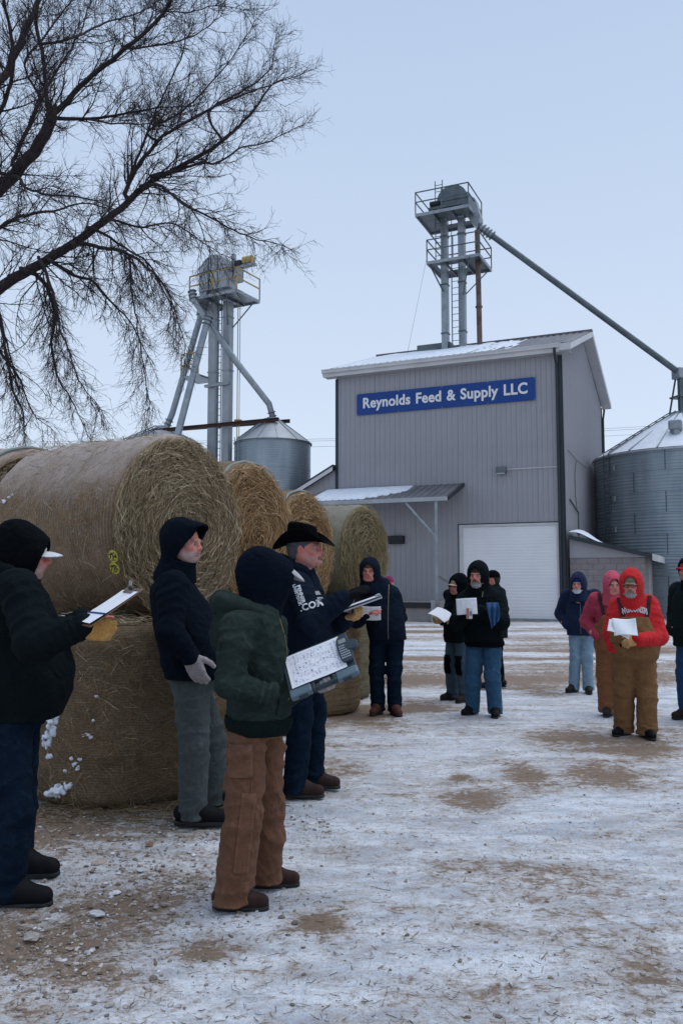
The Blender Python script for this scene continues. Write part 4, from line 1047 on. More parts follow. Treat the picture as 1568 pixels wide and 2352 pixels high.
def cowboy_hat(mat, parent, Mx):
    n = 64; vs, fs = [], []; rows = []
    for t in np.linspace(1, 0, 12):                       # brim, outside in
        for j in range(n):
            a = 2 * math.pi * j / n; c, s = math.cos(a), math.sin(a)
            rx = .108 + t * (.115 if c > 0 else .105); ry = .088 + t * .075
            z = .048 + t ** 1.5 * (.085 * s * s * abs(s) - .040 * c * c * (1.0 if c > 0 else .8)) ; vs.append((-.012 + rx * c, ry * s * (1 - .12 * t * abs(s)), z))
    for t in np.linspace(0, 1, 12)[1:]:                   # crown
        for j in range(n):
            a = 2 * math.pi * j / n; c, s = math.cos(a), math.sin(a); k = 1 - .16 * t ** 2 if t < .8 else (1 - .16 * t ** 2) * (1 - (t - .8) * 1.4)
            z = .048 + .125 * min(t / .8, 1) + (.012 * (t - .8) / .2 if t > .8 else 0) + .014 * t * (-c)
            if c > .2: z -= .022 * (t ** 2) * max(0, c) ** 2
            vs.append((-.012 + .108 * k * c, .088 * k * s * (1 - (.22 * t * max(0, c) ** 2)), z))
    R_ = len(vs) // n; vs.append((-.012, 0, .045 + .125 - .022)); 
    for i in range(R_ - 1):
        for j in range(n): fs.append((i * n + j, i * n + (j + 1) % n, (i + 1) * n + (j + 1) % n, (i + 1) * n + j))
    tri = [((R_ - 1) * n + j, (R_ - 1) * n + (j + 1) % n, R_ * n) for j in range(n)]
    V = np.array(vs); Mn = np.array(Mx); V = V @ Mn[:3, :3].T + Mn[:3, 3]
    o = link('hat', np_mesh('hat', V, [np.array(fs), np.array(tri)]), mat, parent); sm = o.modifiers.new('thick', 'SOLIDIFY'); sm.thickness = .004
    sb = o.modifiers.new('sub', 'SUBSURF'); sb.levels = 1; sb.render_levels = 1
    band = [tuple(Mx @ Vector((-.012 + .1105 * math.cos(2 * math.pi * j / 40), .0905 * math.sin(2 * math.pi * j / 40), .062))) for j in range(41)]
    MB().tube(band, .006, 6, False).build('hat_band', mat, parent, True)

def person(loc, yaw, sc, label, P):
    kk = P.get('k', 1.0); loc = (loc[0] * kk, loc[1] * kk)
    root = empty('person', (loc[0], loc[1], P.get('lift', 0)), yaw, label, 'person'); root.scale = (sc,) * 3
    cy, sy = math.cos(yaw), math.sin(yaw)
    def lc(v):
        """pixel + distance (x, y, Y) in the picture -> this person's own frame; 3-vectors tagged 'l' pass through"""
        if v[0] == 'l': return np.array(v[1:], float)
        p = Vector(v[1]) if v[0] == 'w' else at(v[0], v[1], v[2] * kk)
        x, y = p.x - loc[0], p.y - loc[1]; return np.array((x * cy + y * sy, -x * sy + y * cy, p.z - P.get('lift', 0))) / sc
    L = lambda *a: ('l', *a)
    h = P.get('h', .013); g = P.get('girth', 1.0); belly = P.get('belly', 0.0); seed = P.get('seed', 1)
    J = dict(hip_l=L(-.01, .10, .93), hip_r=L(-.01, -.10, .93), knee_l=L(.02, .12, .50), knee_r=L(.02, -.12, .50), ank_l=L(-.02, .13, .09), ank_r=L(-.02, -.13, .09),
             sh_l=L(-.02, .205, 1.455), sh_r=L(-.02, -.205, 1.455), el_l=L(-.05, .29, 1.17), el_r=L(-.05, -.29, 1.17), wr_l=L(.05, .29, .93), wr_r=L(.05, -.29, .93), head=L(.03, 0, 1.685))
    if P.get('pock_l'): J.update(el_l=L(-.10, .315, 1.17), wr_l=L(.10, .205, 1.0))
    if P.get('pock_r'): J.update(el_r=L(-.10, -.315, 1.17), wr_r=L(.10, -.205, 1.0))
    J.update(P.get('J', {})); J = {k: lc(v) for k, v in J.items()}
    pel = (J['hip_l'] + J['hip_r']) / 2; chest = (J['sh_l'] + J['sh_r']) / 2; hd = J['head']
    def cxy(z):
        t = np.clip((z - .93) / (1.45 - .93), -.4, 1.1); return pel[:2] * (1 - t) + chest[:2] * t
    hem = P.get('hem', .84)
    def torso(grow=0.0, z0=None, top=1.53, zmin=0):
        S = []
        for z, rx, ry in ((.70, .158, .196), (.84, .163, .200), (.95, .172, .206), (1.08, .172, .207), (1.22, .165, .212), (1.34, .152, .213), (1.42, .132, .195), (1.48, .105, .150), (top, .085, .095)):
            c = cxy(z); b = belly * math.exp(-((z - 1.05) / .20) ** 2); S.append((z, c[0] + b * .75, c[1], rx * g + b * .55 + grow, ry * (1 + (g - 1) * .8) + b * .2 + grow))
        return S
    body_mats = P['mats']; out = {}
    lo = np.minimum.reduce([v for v in J.values()]) - .30; hi = np.maximum.reduce([v for v in J.values()]) + .30
    # ---- jacket
    sr = P.get('sleeve', (.088, .078, .060)); v = Vox((lo[0], lo[1], hem - .03), (hi[0], hi[1], 1.66), h)
    v.add(loft(torso()), .0).add(cone(J['sh_l'], J['sh_r'], .07, .07), .05)
    nb = np.array((*cxy(1.5), 1.49)); v.add(cone(nb, nb + (hd - nb) * .35, .095, .085), .04)
    for s in ('l', 'r'):
        S_, E_, W_ = J['sh_' + s], J['el_' + s], J['wr_' + s]
        v.add(cone(S_, E_, sr[0], sr[1], ((.008, 4.0, 1.0, .30, seed * 1.7), (.004, 5, .35, .5, seed * 2.1))), .035)
        v.add(cone(E_, W_, sr[1], sr[2], ((.008, 3.5, .05, .28, seed * .9), (.006, 6, .85, .25, seed))), .025)
    v.disp(wrinkle(P.get('wr', .006) * 1.7, 10, seed, 1.5)).disp(wrinkle(P.get('wr', .006) * .9, 19, seed + 40, 1.6)); v.disp(wrinkle(P.get('wr', .006) * .5, 26, seed + 9, 1.3))
    hp = P.get('hem_tilt', 0.0)
    v.zcut(hem)
    jk = mesh_of('jacket', *v.surf(), body_mats['jacket'], root); out['jacket'] = jk
    if P.get('rib'):                                    # knitted waistband
        T = smooth_tab(torso(-.004)); n = 220; vs, fs = [], []
        zz = np.linspace(hem - P['rib'], hem + .01, 7)
        for i, z in enumerate(zz):
            cx_, c_y, rx, ry = [np.interp(max(z, T[0][0]), T[0], T[k]) for k in (1, 2, 3, 4)]; bul = .012 * math.sin(math.pi * i / 6) - (.010 * (1 - i / 6)) + .001
            for j in range(n):
                a = 2 * math.pi * j / n; rb = .0022 * math.sin(a * 90); c, s = math.cos(a), math.sin(a); e = (abs(c) ** 2.3 + abs(s) ** 2.3) ** (-1 / 2.3)
                vs.append((cx_ + (rx + bul + rb) * c * e, c_y + (ry + bul + rb) * s * e, z))
        for i in range(6):
            for j in range(n): fs.append((i * n + j, i * n + (j + 1) % n, (i + 1) * n + (j + 1) % n, (i + 1) * n + j))
        mesh_of('waistband', np.array(vs), np.array(fs), body_mats.get('rib', body_mats['jacket']), root)
    # ---- trousers
    tr_ = P.get('leg', (.108, .088, .082)); v = Vox((lo[0], lo[1], 0.0), (hi[0], hi[1], P.get('waist', 1.02) + .03), h)
    S = [(z, *cxy(z), rx * (.92 + (g - 1) * .8) + belly * .2, ry * (.88 + (g - 1) * .6)) for z, rx, ry in ((.80, .125, .170), (.88, .150, .185), (.98, .158, .192), (1.10, .158, .19))]
    if P.get('over'): S = [(.72, *cxy(.72), .10, .16), (.79, *cxy(.79), .15, .205)] + [q for q in torso(.018) if .83 < q[0] < 1.25]
    v.add(loft(S), 0)
    for s in ('l', 'r'):
        a, b, c = J['hip_' + s] - (0, 0, .02), J['knee_' + s], J['ank_' + s]
        v.add(cone(a, b, tr_[0], tr_[1], ((.008, 4, .9, .35, seed * 1.3 + (s == 'l')), (.008, 4, .1, .25, seed))), .035)
        v.add(cone(b, c - (0, 0, .04), tr_[1], tr_[2], ((.009, 3.5, .05, .25, seed * .7), (.008, 5.5, .90, .20, seed * 1.9 + (s == 'l') * 2))), .02)
    v.disp(wrinkle(P.get('twr', .0055) * 1.6, 9, seed + 3, 1.0)).disp(wrinkle(P.get('twr', .0055) * .9, 18, seed + 41, 1.2)); v.disp(wrinkle(.0028, 27, seed + 4, 1.0))
    v.zcut(P.get('them', .035), P.get('waist', 1.02))
    tj = mesh_of('trousers', *v.surf(), body_mats['trousers'], root); out['trousers'] = tj
    # ---- boots
    for s in ('l', 'r'):
        up, so = cached(('boot', h), lambda: boot_meshes(max(.008, min(h, .012))))
        k = J['ank_' + s]; fy = P.get('foot_' + s, .12 if s == 'l' else -.12)
        Mb = Matrix.Translation((k[0], k[1], 0)) @ Matrix.Rotation(fy, 4, 'Z') @ Matrix.Diagonal((P.get('bs', 1.08),) * 3 + (1,))
        b = mesh_of('boot', *up, body_mats['boot'], root, Mb); mesh_of('sole', *so, body_mats.get('sole', M['black']), root, Mb)
    # ---- head
    Hm = Matrix.Translation(hd) @ rotm(P.get('hyaw', 0), P.get('hpitch', 0), P.get('hroll', 0)) @ Matrix.Diagonal((P.get('hs', 1.04),) * 3 + (1,))
    out['Hm'] = Hm
    hh = P.get('hh', .0065); HV, HF, HC = head_mesh(hh, P.get('face', {}))
    Hn = np.array(Hm); HV2 = HV @ Hn[:3, :3].T + Hn[:3, 3]
    # ---- body: torso and limbs under the clothes, head and hands, one mesh
    v = Vox((lo[0], lo[1], 0.02), (hi[0], hi[1], 1.60), .028); v.add(loft(torso(-.035), z0=max(hem, 1.0) + .06), 0)
    v.add(cone(nb, hd - (0, 0, .06), .06, .055), .03)
    for s in ('l', 'r'):
        v.add(cone(J['sh_' + s], J['el_' + s], .05, .045), .03).add(cone(J['el_' + s], J['wr_' + s], .045, .030), .02)
        v.add(cone(J['hip_' + s] - (0, 0, .03), J['knee_' + s], .06, .05), .03).add(cone(J['hip_' + s], (*cxy(1.15), 1.15), .06, .08), .03).add(cone(J['knee_' + s], J['ank_' + s], .055, .040), .02)
    BV, BF = v.surf(); Vs, Fs, Cs = [BV, HV2], [BF, HF + len(BV)], [np.tile(SKIN, (len(BV), 1)), HC]; off = len(BV) + len(HV)
    for s in ('l', 'r'):
        hp_ = dict(P.get('hand_' + s, {}))
        if P.get('pock_' + s): hp_.update(d=(.25, -.8 if s == 'l' else .8, -.5), s=.85, out=-.02)
        d = J['wr_' + s] - J['el_' + s]; d /= np.linalg.norm(d)
        if 'wd' in hp_:
            for q1, q2 in (('wd', 'd'), ('wn', 'n')): w_ = hp_[q1]; hp_[q2] = (w_[0] * cy + w_[1] * sy, -w_[0] * sy + w_[1] * cy, w_[2])
        hdir = hp_.get('d', tuple(d)); hnrm = hp_.get('n', (0, 1 if s == 'l' else -1, .2)); fr = hand_frame(J['wr_' + s] + np.array(hdir) / np.linalg.norm(hdir) * hp_.get('out', .02), hdir, hnrm, hp_.get('s', 1.0), mirror=(s == 'l'))
        curl = hp_.get('curl', (.35, .4, .3)); hv = hp_.get('h', .0072 if h > .01 else .0048)
        fv, ff = cached(('hand', curl, hv, hp_.get('thumb', .5)), lambda: hand_vox(hv, curl, 0, 0, hp_.get('thumb', .5)))
        Fn = np.array(fr); q = fv @ Fn[:3, :3].T + Fn[:3, 3]; Vs.append(q); Fs.append((ff if s == 'r' else ff[:, ::-1]) + off); off += len(q)
        Cs.append(np.tile(SKIN * .6 + RUDDY * .4, (len(q), 1)))
        if hp_.get('glove') is not None:
            gv, gf = cached(('glove', curl, hv, hp_.get('thumb', .5)), lambda: hand_vox(hv, curl, .0045, 0, hp_.get('thumb', .5)))
            mesh_of('glove', gv, gf if s == 'r' else gf[:, ::-1], hp_['glove'], root, fr)
    o = mesh_of('body', np.vstack(Vs), np.vstack(Fs), M['skin'], root, None, np.vstack(Cs))
    # ---- headgear, in the head's frame
    hood = P.get('hood')
    if hood is not None:
        dp = hood.get('deep', 0.0); tall = hood.get('tall', 0.0); hv = hood.get('h', max(h * .85, .008))
        v = Vox((-.24, -.22, -.34), (.26, .22, .26), hv)
        def outer(vv, gr=0):
            vv.add(ell((-.018 + dp * .5, 0, .020), (.140 + dp * .5 + gr, .116 + gr, .138 + gr)), 0)
            vv.add(ell((-.055, 0, .055 + tall * .5), (.105 + gr, .090 + gr, .105 + tall * .5 + gr)), .05)
            vv.add(cone((-.030 + dp * .4, 0, -.075), (-.05, 0, -.21), .104 + gr, .135 + gr), .06)
            if hood.get('peak'): vv.add(ell((.09 + dp, 0, .098), (.07 + gr, .085 + gr, .045 + gr)), .05)
        outer(v); vi = Vox((-.24, -.22, -.34), (.26, .22, .26), hv); outer(vi, -.018)
        Z = v.ax[2].reshape(1, 1, -1); inner = np.maximum(vi.d, -.125 - Z)
        ow = hood.get('ow', .078)
        vo = Vox((-.24, -.22, -.34), (.26, .22, .26), hv); vo.add(ell((.165 + dp, 0, -.012 + hood.get('oz', 0)), (.115, ow, hood.get('oh', .118))), 0)
        v.disp(wrinkle(hood.get('wr', .005), 14, seed + 20)); v.d = np.maximum(np.maximum(v.d, -inner), -vo.d)
        xe, kz = hood.get('edge', (.10, .12)); Xh = v.ax[0].reshape(-1, 1, 1); v.d = np.maximum(v.d, (Xh - (xe + kz * Z)) * .9 - 6 * np.maximum(0, -.10 - Z))
        v.zcut(-.24); mesh_of('hood', *v.surf(), hood['mat'], root, Hm)
        if hood.get('lining') is not None:
            v2 = Vox((-.24, -.22, -.34), (.26, .22, .26), hv); outer(v2, -.0185); v3 = Vox((-.24, -.22, -.34), (.26, .22, .26), hv); outer(v3, -.028)
            v2.d = np.maximum(np.maximum(v2.d, -np.maximum(v3.d, -.125 - Z)), -(vo.d + .004)); v2.zcut(-.12); mesh_of('hood_lining', *v2.surf(), hood['lining'], root, Hm)
    bn = P.get('beanie')
    if bn is not None:
        v = Vox((-.16, -.14, -.05), (.16, .14, .2), .006)
        v.add(ell((-.014, 0, .034), (.111, .089, .104)), 0); v.disp(lambda q: -.0016 * np.sin(np.arctan2(q[:, 1], q[:, 0]) * 46)); v.zcut(.026)
        v.add(cone((-.1, 0, .035), (-.1, 0, .035), .001, .001), 0); mesh_of('beanie', *v.surf(), bn, root, Hm)
    if P.get('cap'): cap_parts(P['cap'][0], P['cap'][1], root, Hm, 1.0, P['cap'][2] if len(P['cap']) > 2 else .075, P['cap'][3] if len(P['cap']) > 3 else 0.0)
    if P.get('cowboy'): cowboy_hat(P['cowboy'], root, Hm)
    bd = P.get('beard')
    if bd:
        v = Vox((-.08, -.11, -.19), (.17, .11, .04), .0055)
        v.add(ell((.050, 0, -.080), (.056, .064, .050 + bd.get('long', 0))), 0).add(cone((.04, .062, -.075), (.012, .072, -.015), .020, .012), .02).add(cone((.04, -.062, -.075), (.012, -.072, -.015), .020, .012), .02)
        v.add(cone((.100, .008, -.046), (.086, .036, -.062), .010, .008), .008).add(cone((.100, -.008, -.046), (.086, -.036, -.062), .010, .008), .008)
        v.sub(ell((.112, 0, -.061), (.016, .022, .0055)), .004); v.sub(ell((.07, 0, -.0), (.07, .062, .036)), .012)
        v.disp(lambda q: .0028 * np.sin(q[:, 1] * 260 + 3 * np.sin(q[:, 2] * 90)) + .002 * np.sin(q[:, 2] * 210 + q[:, 0] * 150)); V, F = v.surf()
        t = np.clip((-.055 - V[:, 2:3]) / .05, 0, 1); C = np.array(bd['c0']) * (1 - t) + np.array(bd['c1']) * t
        mesh_of('beard', V, F, M['hair'], root, Hm, C)
    hr = P.get('hair')
    if hr is not None:
        v = Vox((-.14, -.11, -.12), (.12, .11, .12), .006); v.add(ell((-.020, 0, .026), (.106, .0835, .098)), 0).add(ell((-.055, 0, -.035), (.058, .070, .052)), .03)
        v.sub(ell((.09, 0, -.03), (.105, .105, .075)), .01); v.disp(lambda q: .0022 * np.sin(q[:, 2] * 300 + 4 * np.sin(q[:, 0] * 60) + q[:, 1] * 90)); V, F = v.surf(); mesh_of('hair', V, F, M['hair'], root, Hm, np.tile(hr, (len(V), 1)))
    if P.get('glasses'):
        mb = MB()
        for s in (1, -1):
            c = Vector((.110, s * .031, -.003)); ring = [Hm @ (c + Vector((0, .020 * math.cos(a), .015 * math.sin(a)))) for a in np.linspace(0, 2 * math.pi, 17)]; mb.tube(ring, .0016, 5, False)
            mb.tube([Hm @ (c + Vector((0, s * .020, .004))), Hm @ Vector((.0, s * .083, .008))], .0016, 5)
        mb.tube([Hm @ Vector((.112, .011, 0)), Hm @ Vector((.112, -.011, 0))], .0016, 5).build('glasses', M['lens'], root)
    out['root'] = root; out['J'] = J; out['lc'] = lc; return out

def bvh_of(o):
    me = o.data; n = len(me.vertices); co = np.empty(n * 3, f4); me.vertices.foreach_get('co', co)
    return BVHTree.FromPolygons([Vector(c) for c in co.reshape(-1, 3)], [tuple(p.vertices) for p in me.polygons])
def project(me, co, bv, Mx, d, parent, mat, off=.008, name='lettering', back=.6):
    """lay a flat mesh (x right, y up in its own plane) onto a garment along direction d"""
    d = Vector(d).normalized(); V = []
    for c in co:
        p = Mx @ Vector((c[0], c[1], 0)); hit = bv.ray_cast(p - d * back, d, 1.2)
        q = hit[0] - d * off if hit[0] else None
        if q is None or (V and (q - Vector(V[-1])).length > .25): q = Vector(V[-1]) if V else None
        if q is None: return None
        V.append(tuple(q))
    me.vertices.foreach_set('co', np.array(V, f4).ravel()); me.update(); return link(name, me, mat, parent)
def patch(bv, Mx, w, hgt, d, parent, mat, name, off=.005, nx=14, ny=14, shape=None):
    d = Vector(d).normalized(); vs, fs = [], []
    for i in range(nx + 1):
        for j in range(ny + 1):
            x, y = -w / 2 + w * i / nx, -hgt / 2 + hgt * j / ny
            if shape: x, y = shape(x / w * 2, y / hgt * 2); x, y = x * w / 2, y * hgt / 2
            p = Mx @ Vector((x, y, 0)); hit = bv.ray_cast(p - d * .6, d, 1.2)
            if not hit[0]: return None
            vs.append(tuple(hit[0] - d * off))
    for i in range(nx):
        for j in range(ny): q = i * (ny + 1) + j; fs.append((q, q + ny + 1, q + ny + 2, q + 1))
    o = link(name, np_mesh(name, np.array(vs), np.array(fs)), mat, parent); sm = o.modifiers.new('thick', 'SOLIDIFY'); sm.thickness = off * .9; sm.offset = 1
    return o
def strip(bv, pts, d, parent, mat, name, w=.006, off=.002, flat=False):
    d = Vector(d).normalized(); P_ = []
    for p in pts:
        hit = bv.ray_cast(Vector(p) - d * .6, d, 1.2)
        if hit[0]: P_.append(hit[0] - d * off)
    if len(P_) > 1: return MB().tube(P_, w, 6).build(name, mat, parent, True)
# ================================================================== hay bales
def tubes_np(P, Rr, k=3, name='tubes'):
    """many tapered tubes at once: P (n,m,3), Rr (n,m)"""
    P = np.asarray(P, float); n, m = P.shape[:2]
    T = np.gradient(P, axis=1); T /= np.linalg.norm(T, axis=2, keepdims=True) + 1e-9
    ref = RNG.normal(size=(n, 1, 3)); X = np.cross(T, ref); X /= np.linalg.norm(X, axis=2, keepdims=True) + 1e-9
    Y = np.cross(T, X)
    V = np.stack([P + (X * math.cos(2 * math.pi * j / k) + Y * math.sin(2 * math.pi * j / k)) * Rr[:, :, None] for j in range(k)], 2).reshape(-1, 3)
    q = np.array([[i * k + j, i * k + (j + 1) % k, (i + 1) * k + (j + 1) % k, (i + 1) * k + j] for i in range(m - 1) for j in range(k)])
    F = ((np.arange(n) * m * k)[:, None, None] + q[None]).reshape(-1, 4)
    return V, F
def net_mat(name, base, dark, frost, line=(0.50, 0.48, 0.46), lines=62.0, frost_amt=0.75, lamt=.35):
    """net wrap: circumferential threads over matted hay, hoar frost on the top"""
    m, t, b = new_mat(name)
    v = coords(t); vs = coords(t, (14, 1.6, 1.6))
    fib = noise(t, coords(t, (55, 10, 10)), 5.0, 6, 0.7, 2.0); blot = noise(t, v, 3.4, 6, 0.65, 0.6); fine = noise(t, v, 70, 4, 0.7, 1.0)
    c = mixc(t, ramp(t, fib, 0.30, 0.70), dark, base)
    c = mixc(t, math_(t, 'MULTIPLY', ramp(t, fine, 0.42, 0.72), .55), c, tuple(min(1, x * 1.9) for x in base))
    c = mixc(t, math_(t, 'MULTIPLY', ramp(t, blot, 0.45, 0.7), .5), c, dark)
    sx = _n(t, 'ShaderNodeSeparateXYZ'); t.links.new(v, sx.inputs[0])
    wob = math_(t, 'ADD', sx.outputs[0], math_(t, 'MULTIPLY', noise(t, v, 2.5, 2), .05))
    ln = math_(t, 'ABSOLUTE', math_(t, 'SINE', math_(t, 'MULTIPLY', wob, lines)))
    lm = math_(t, 'MULTIPLY', ramp(t, ln, 0.86, 0.99), ramp(t, noise(t, v, 9, 4), 0.38, 0.6))
    c = mixc(t, math_(t, 'MULTIPLY', lm, lamt), c, line)
    g = _n(t, 'ShaderNodeNewGeometry'); sz_ = _n(t, 'ShaderNodeSeparateXYZ'); t.links.new(g.outputs['Normal'], sz_.inputs[0])
    fr = math_(t, 'ADD', math_(t, 'MULTIPLY', sz_.outputs[2], .75), math_(t, 'MULTIPLY', math_(t, 'ADD', fine, blot), .45))
    fr = ramp(t, fr, 0.60, 1.12)
    c = mixc(t, math_(t, 'MULTIPLY', fr, frost_amt), c, frost)
    t.links.new(c, b.inputs['Base Color']); b.inputs['Roughness'].default_value = .9; b.inputs['Specular IOR Level'].default_value = .1
    h = math_(t, 'ADD', math_(t, 'MULTIPLY', fib, 1.0), math_(t, 'MULTIPLY', fine, .6)); h = math_(t, 'ADD', h, math_(t, 'MULTIPLY', lm, .25))
    bump(t, b, h, .9, .03)
    return m
def hay_mat(name, c1, c2):
    m, t, b = new_mat(name); v = coords(t)
    f = noise(t, v, 26, 6, .7, 2.2); c = mixc(t, ramp(t, f, .32, .68), c2, c1)
    t.links.new(c, b.inputs['Base Color']); b.inputs['Roughness'].default_value = .9; bump(t, b, f, 1, .05); return m
M['net_a'] = net_mat('net_wrap_frosted', (0.43, 0.295, 0.18), (0.125, 0.080, 0.046), (0.66, 0.56, 0.52), line=(.60, .54, .51), lines=125, frost_amt=.9, lamt=.42)
M['net_b'] = net_mat('net_wrap_lower', (0.34, 0.235, 0.135), (0.085, 0.057, 0.033), (0.30, 0.27, 0.25), line=(.42, .37, .32), lines=170, frost_amt=.1, lamt=.4)
M['net_c'] = net_mat('net_wrap_golden', (0.38, 0.265, 0.155), (0.16, 0.105, 0.06), (0.42, 0.36, 0.31), line=(.10, .085, .07), lines=48, frost_amt=.2, lamt=.6)
M['net_d'] = net_mat('net_wrap_green', (0.28, 0.255, 0.165), (0.14, 0.115, 0.062), (0.42, 0.41, 0.36), lines=70, frost_amt=.6, lamt=.2)
M['hay_core'] = hay_mat('hay_core', (0.14, 0.092, 0.045), (0.035, 0.024, 0.012))
M['hay_gold'] = hay_mat('hay_gold', (0.21, 0.115, 0.045), (0.07, 0.036, 0.014))
M['net_edge'] = pm('net_edge', (0.20, 0.25, 0.22), (0.28, 0.30, 0.27), 8, .8)
M['sticker'] = pm('yellow_sticker', (0.58, 0.50, 0.07), (0.50, 0.43, 0.06), 30, .6)
M['ink'] = pm('black_ink', (0.015, 0.015, 0.012), None, 20, .6)
S_TAN = [(0.36, 0.265, 0.155), (0.46, 0.36, 0.225), (0.27, 0.19, 0.105), (0.58, 0.48, 0.33), (0.19, 0.135, 0.075), (0.32, 0.25, 0.16)]
S_GOLD = [(0.42, 0.25, 0.115), (0.52, 0.35, 0.18), (0.33, 0.185, 0.075), (0.58, 0.43, 0.25), (0.24, 0.13, 0.052)]
S_OLIVE = [(0.34, 0.26, 0.14), (0.43, 0.34, 0.195), (0.24, 0.175, 0.085), (0.30, 0.255, 0.14)]
def blob_noise(P, s, seed):
    r = np.random.default_rng(seed); out = 0
    for k in range(6):
        d = r.normal(size=3); d /= np.linalg.norm(d); out = out + np.sin(P @ d * s * (1 + k * .45) + r.random() * 6.3) / (1 + k * .5)
    return out / 3
def snow_clump(parent, c, s, seed):
    """broken crust of snow caught in the hay: many small lumps run together"""
    r = np.random.default_rng(seed); c = np.array(c, float); s = np.array(s, float); h = .007 if s.max() > .03 else .005
    v = Vox(c - s * 1.5 - .03, c + s * 1.5 + .03, h)
    for k in range(int(14 + s.max() * 260)):
        p = c + np.clip(r.normal(0, .5, 3), -1.1, 1.1) * s; q = s.min() * r.uniform(.25, .75); v.add(ell(p, q * r.uniform(.6, 1.4, 3)), .008)
    v.disp(lambda P: blob_noise(P, 140, seed) * .004 + blob_noise(P, 420, seed + 1) * .002); V, F = v.surf()
    return link('snow_clump', np_mesh('snow_clump', V, F), M['snow'], parent)
BALES = []
def bale(c, axis, Rad, L, label, net, core, cols, n_end, n_side, seed, up=(0, 0, 1), both=False, edge=True):
    c = Vector(c); axis = Vector(axis).normalized(); r = np.random.default_rng(seed)
    zb = c.z - (L / 2 if abs(axis.z) > .9 else Rad)
    root = empty('hay_bale', (c.x, c.y, zb), 0, label, 'hay bale', 'round hay bales stacked in two tiers')
    x = axis; z = Vector(up) if abs(axis.z) < .9 else Vector((-1, 0, 0)); y = z.cross(x).normalized(); z = x.cross(y)
    ML = Matrix.Translation((0, 0, c.z - zb)) @ Matrix((x, y, z)).transposed().to_4x4()
    na = 120; xs = np.concatenate([[-L / 2, -L / 2 + .012, -L / 2 + .04, -L / 2 + .08], np.linspace(-L / 2 + .13, L / 2 - .13, 40), [L / 2 - .08, L / 2 - .04, L / 2 - .012, L / 2]])
    dr = np.concatenate([[-.09, -.05, -.02, -.005], np.zeros(40), [-.005, -.02, -.05, -.09]])
    A = np.linspace(0, 2 * math.pi, na, endpoint=False)
    XX, AA = np.meshgrid(xs, A, indexing='ij'); RRr = Rad + dr[:, None] + 0 * AA
    P = np.stack([XX, RRr * np.cos(AA), RRr * np.sin(AA)], -1)
    nz = blob_noise(P.reshape(-1, 3), 3.0, seed).reshape(XX.shape) * .026 + blob_noise(P.reshape(-1, 3), 14, seed + 1).reshape(XX.shape) * .011
    nz += .004 * np.sin(XX * 42 + 2 * np.sin(AA * 2))
    if abs(axis.z) < .9:                      # settles under its own weight
        low = np.clip(-np.sin(AA) - .3, 0, 1); RRr = RRr * (1 - .05 * low ** 2)
    RR2 = RRr + nz; P = np.stack([XX + 0 * nz, RR2 * np.cos(AA), RR2 * np.sin(AA)], -1)
    nx_ = len(xs); I, J = np.meshgrid(np.arange(nx_ - 1), np.arange(na), indexing='ij')
    F = np.stack([I * na + J, I * na + (J + 1) % na, (I + 1) * na + (J + 1) % na, (I + 1) * na + J], -1).reshape(-1, 4)[:, ::-1]
    o = link('net_wrap', np_mesh('net_wrap', P.reshape(-1, 3), F), M[net], root); o.matrix_local = ML
    for sgn in ((1, -1)):
        nr = (26 if n_end > 2000 else 12) if sgn > 0 else 5
        rr = np.linspace(0.0, 1, nr); RG, AG = np.meshgrid(rr, A, indexing='ij')
        edge_r = (RR2[-1] if sgn > 0 else RR2[0])[None, :]
        q = RG * edge_r; Pq = np.stack([0 * q, q * np.cos(AG), q * np.sin(AG)], -1)
        sp = np.sin(2 * math.pi * (q / .055) + AG) * .010 + blob_noise(Pq.reshape(-1, 3), 9, seed + 5).reshape(q.shape) * .012 + blob_noise(Pq.reshape(-1, 3), 40, seed + 6).reshape(q.shape) * .006
        bulge = .045 * (1 - RG ** 2) - .02
        Pq[..., 0] = sgn * (L / 2 + (bulge + sp) * np.clip((1 - RG) * 8, 0, 1))
        I, J = np.meshgrid(np.arange(nr - 1), np.arange(na), indexing='ij')
        F = np.stack([I * na + J, I * na + (J + 1) % na, (I + 1) * na + (J + 1) % na, (I + 1) * na + J], -1).reshape(-1, 4)
        o = link('end_face', np_mesh('end_face', Pq.reshape(-1, 3), F if sgn < 0 else F[:, ::-1]), M[core], root); o.matrix_local = ML
    if edge and abs(axis.z) < .9:
        ring = [(L / 2 - .05 + .01 * math.sin(k * 1.3), (Rad - .0) * math.cos(2 * math.pi * k / 72), (Rad - .0) * math.sin(2 * math.pi * k / 72)) for k in range(73)]
        o = MB().tube(ring, .014, 6, False).build('net_edge', M['net_edge'], root, True); o.matrix_local = ML
    if n_end:
        n = n_end
        rad = np.sqrt(r.random(n)) * Rad * .97; ang = r.random(n) * 6.283
        Lg = np.exp(r.normal(-2.0, .5, n)); Lg = np.clip(Lg, .05, .42)
        s = np.linspace(-1, 1, 4)
        tilt = r.normal(0, .42, n); curv = r.normal(0, .15, n)
        # follow the winding: arcs about the axis, with random tilt outwards/inwards
        dth = (Lg / np.maximum(rad, .12))[:, None] * s[None] * .5
        rr_ = rad[:, None] + (np.sin(tilt)[:, None] * Lg[:, None] * s[None]) * .5 + curv[:, None] * Lg[:, None] * s[None] ** 2 * .5
        rr_ = np.clip(rr_, 0, Rad * .985)
        th = ang[:, None] + dth
        lift = np.abs(r.normal(0, .020, n))[:, None] + (r.random(n) ** 3 * .05)[:, None] * np.abs(s[None]) + .012
        base = L / 2 + .045 * (1 - (rr_ / Rad) ** 2) - .02
        P = np.stack([base + lift, rr_ * np.cos(th), rr_ * np.sin(th)], -1)
        P += r.normal(0, .004, P.shape)
        rad_s = r.uniform(.0010, .0026, n)[:, None] * np.array([.7, 1, 1, .6])[None]
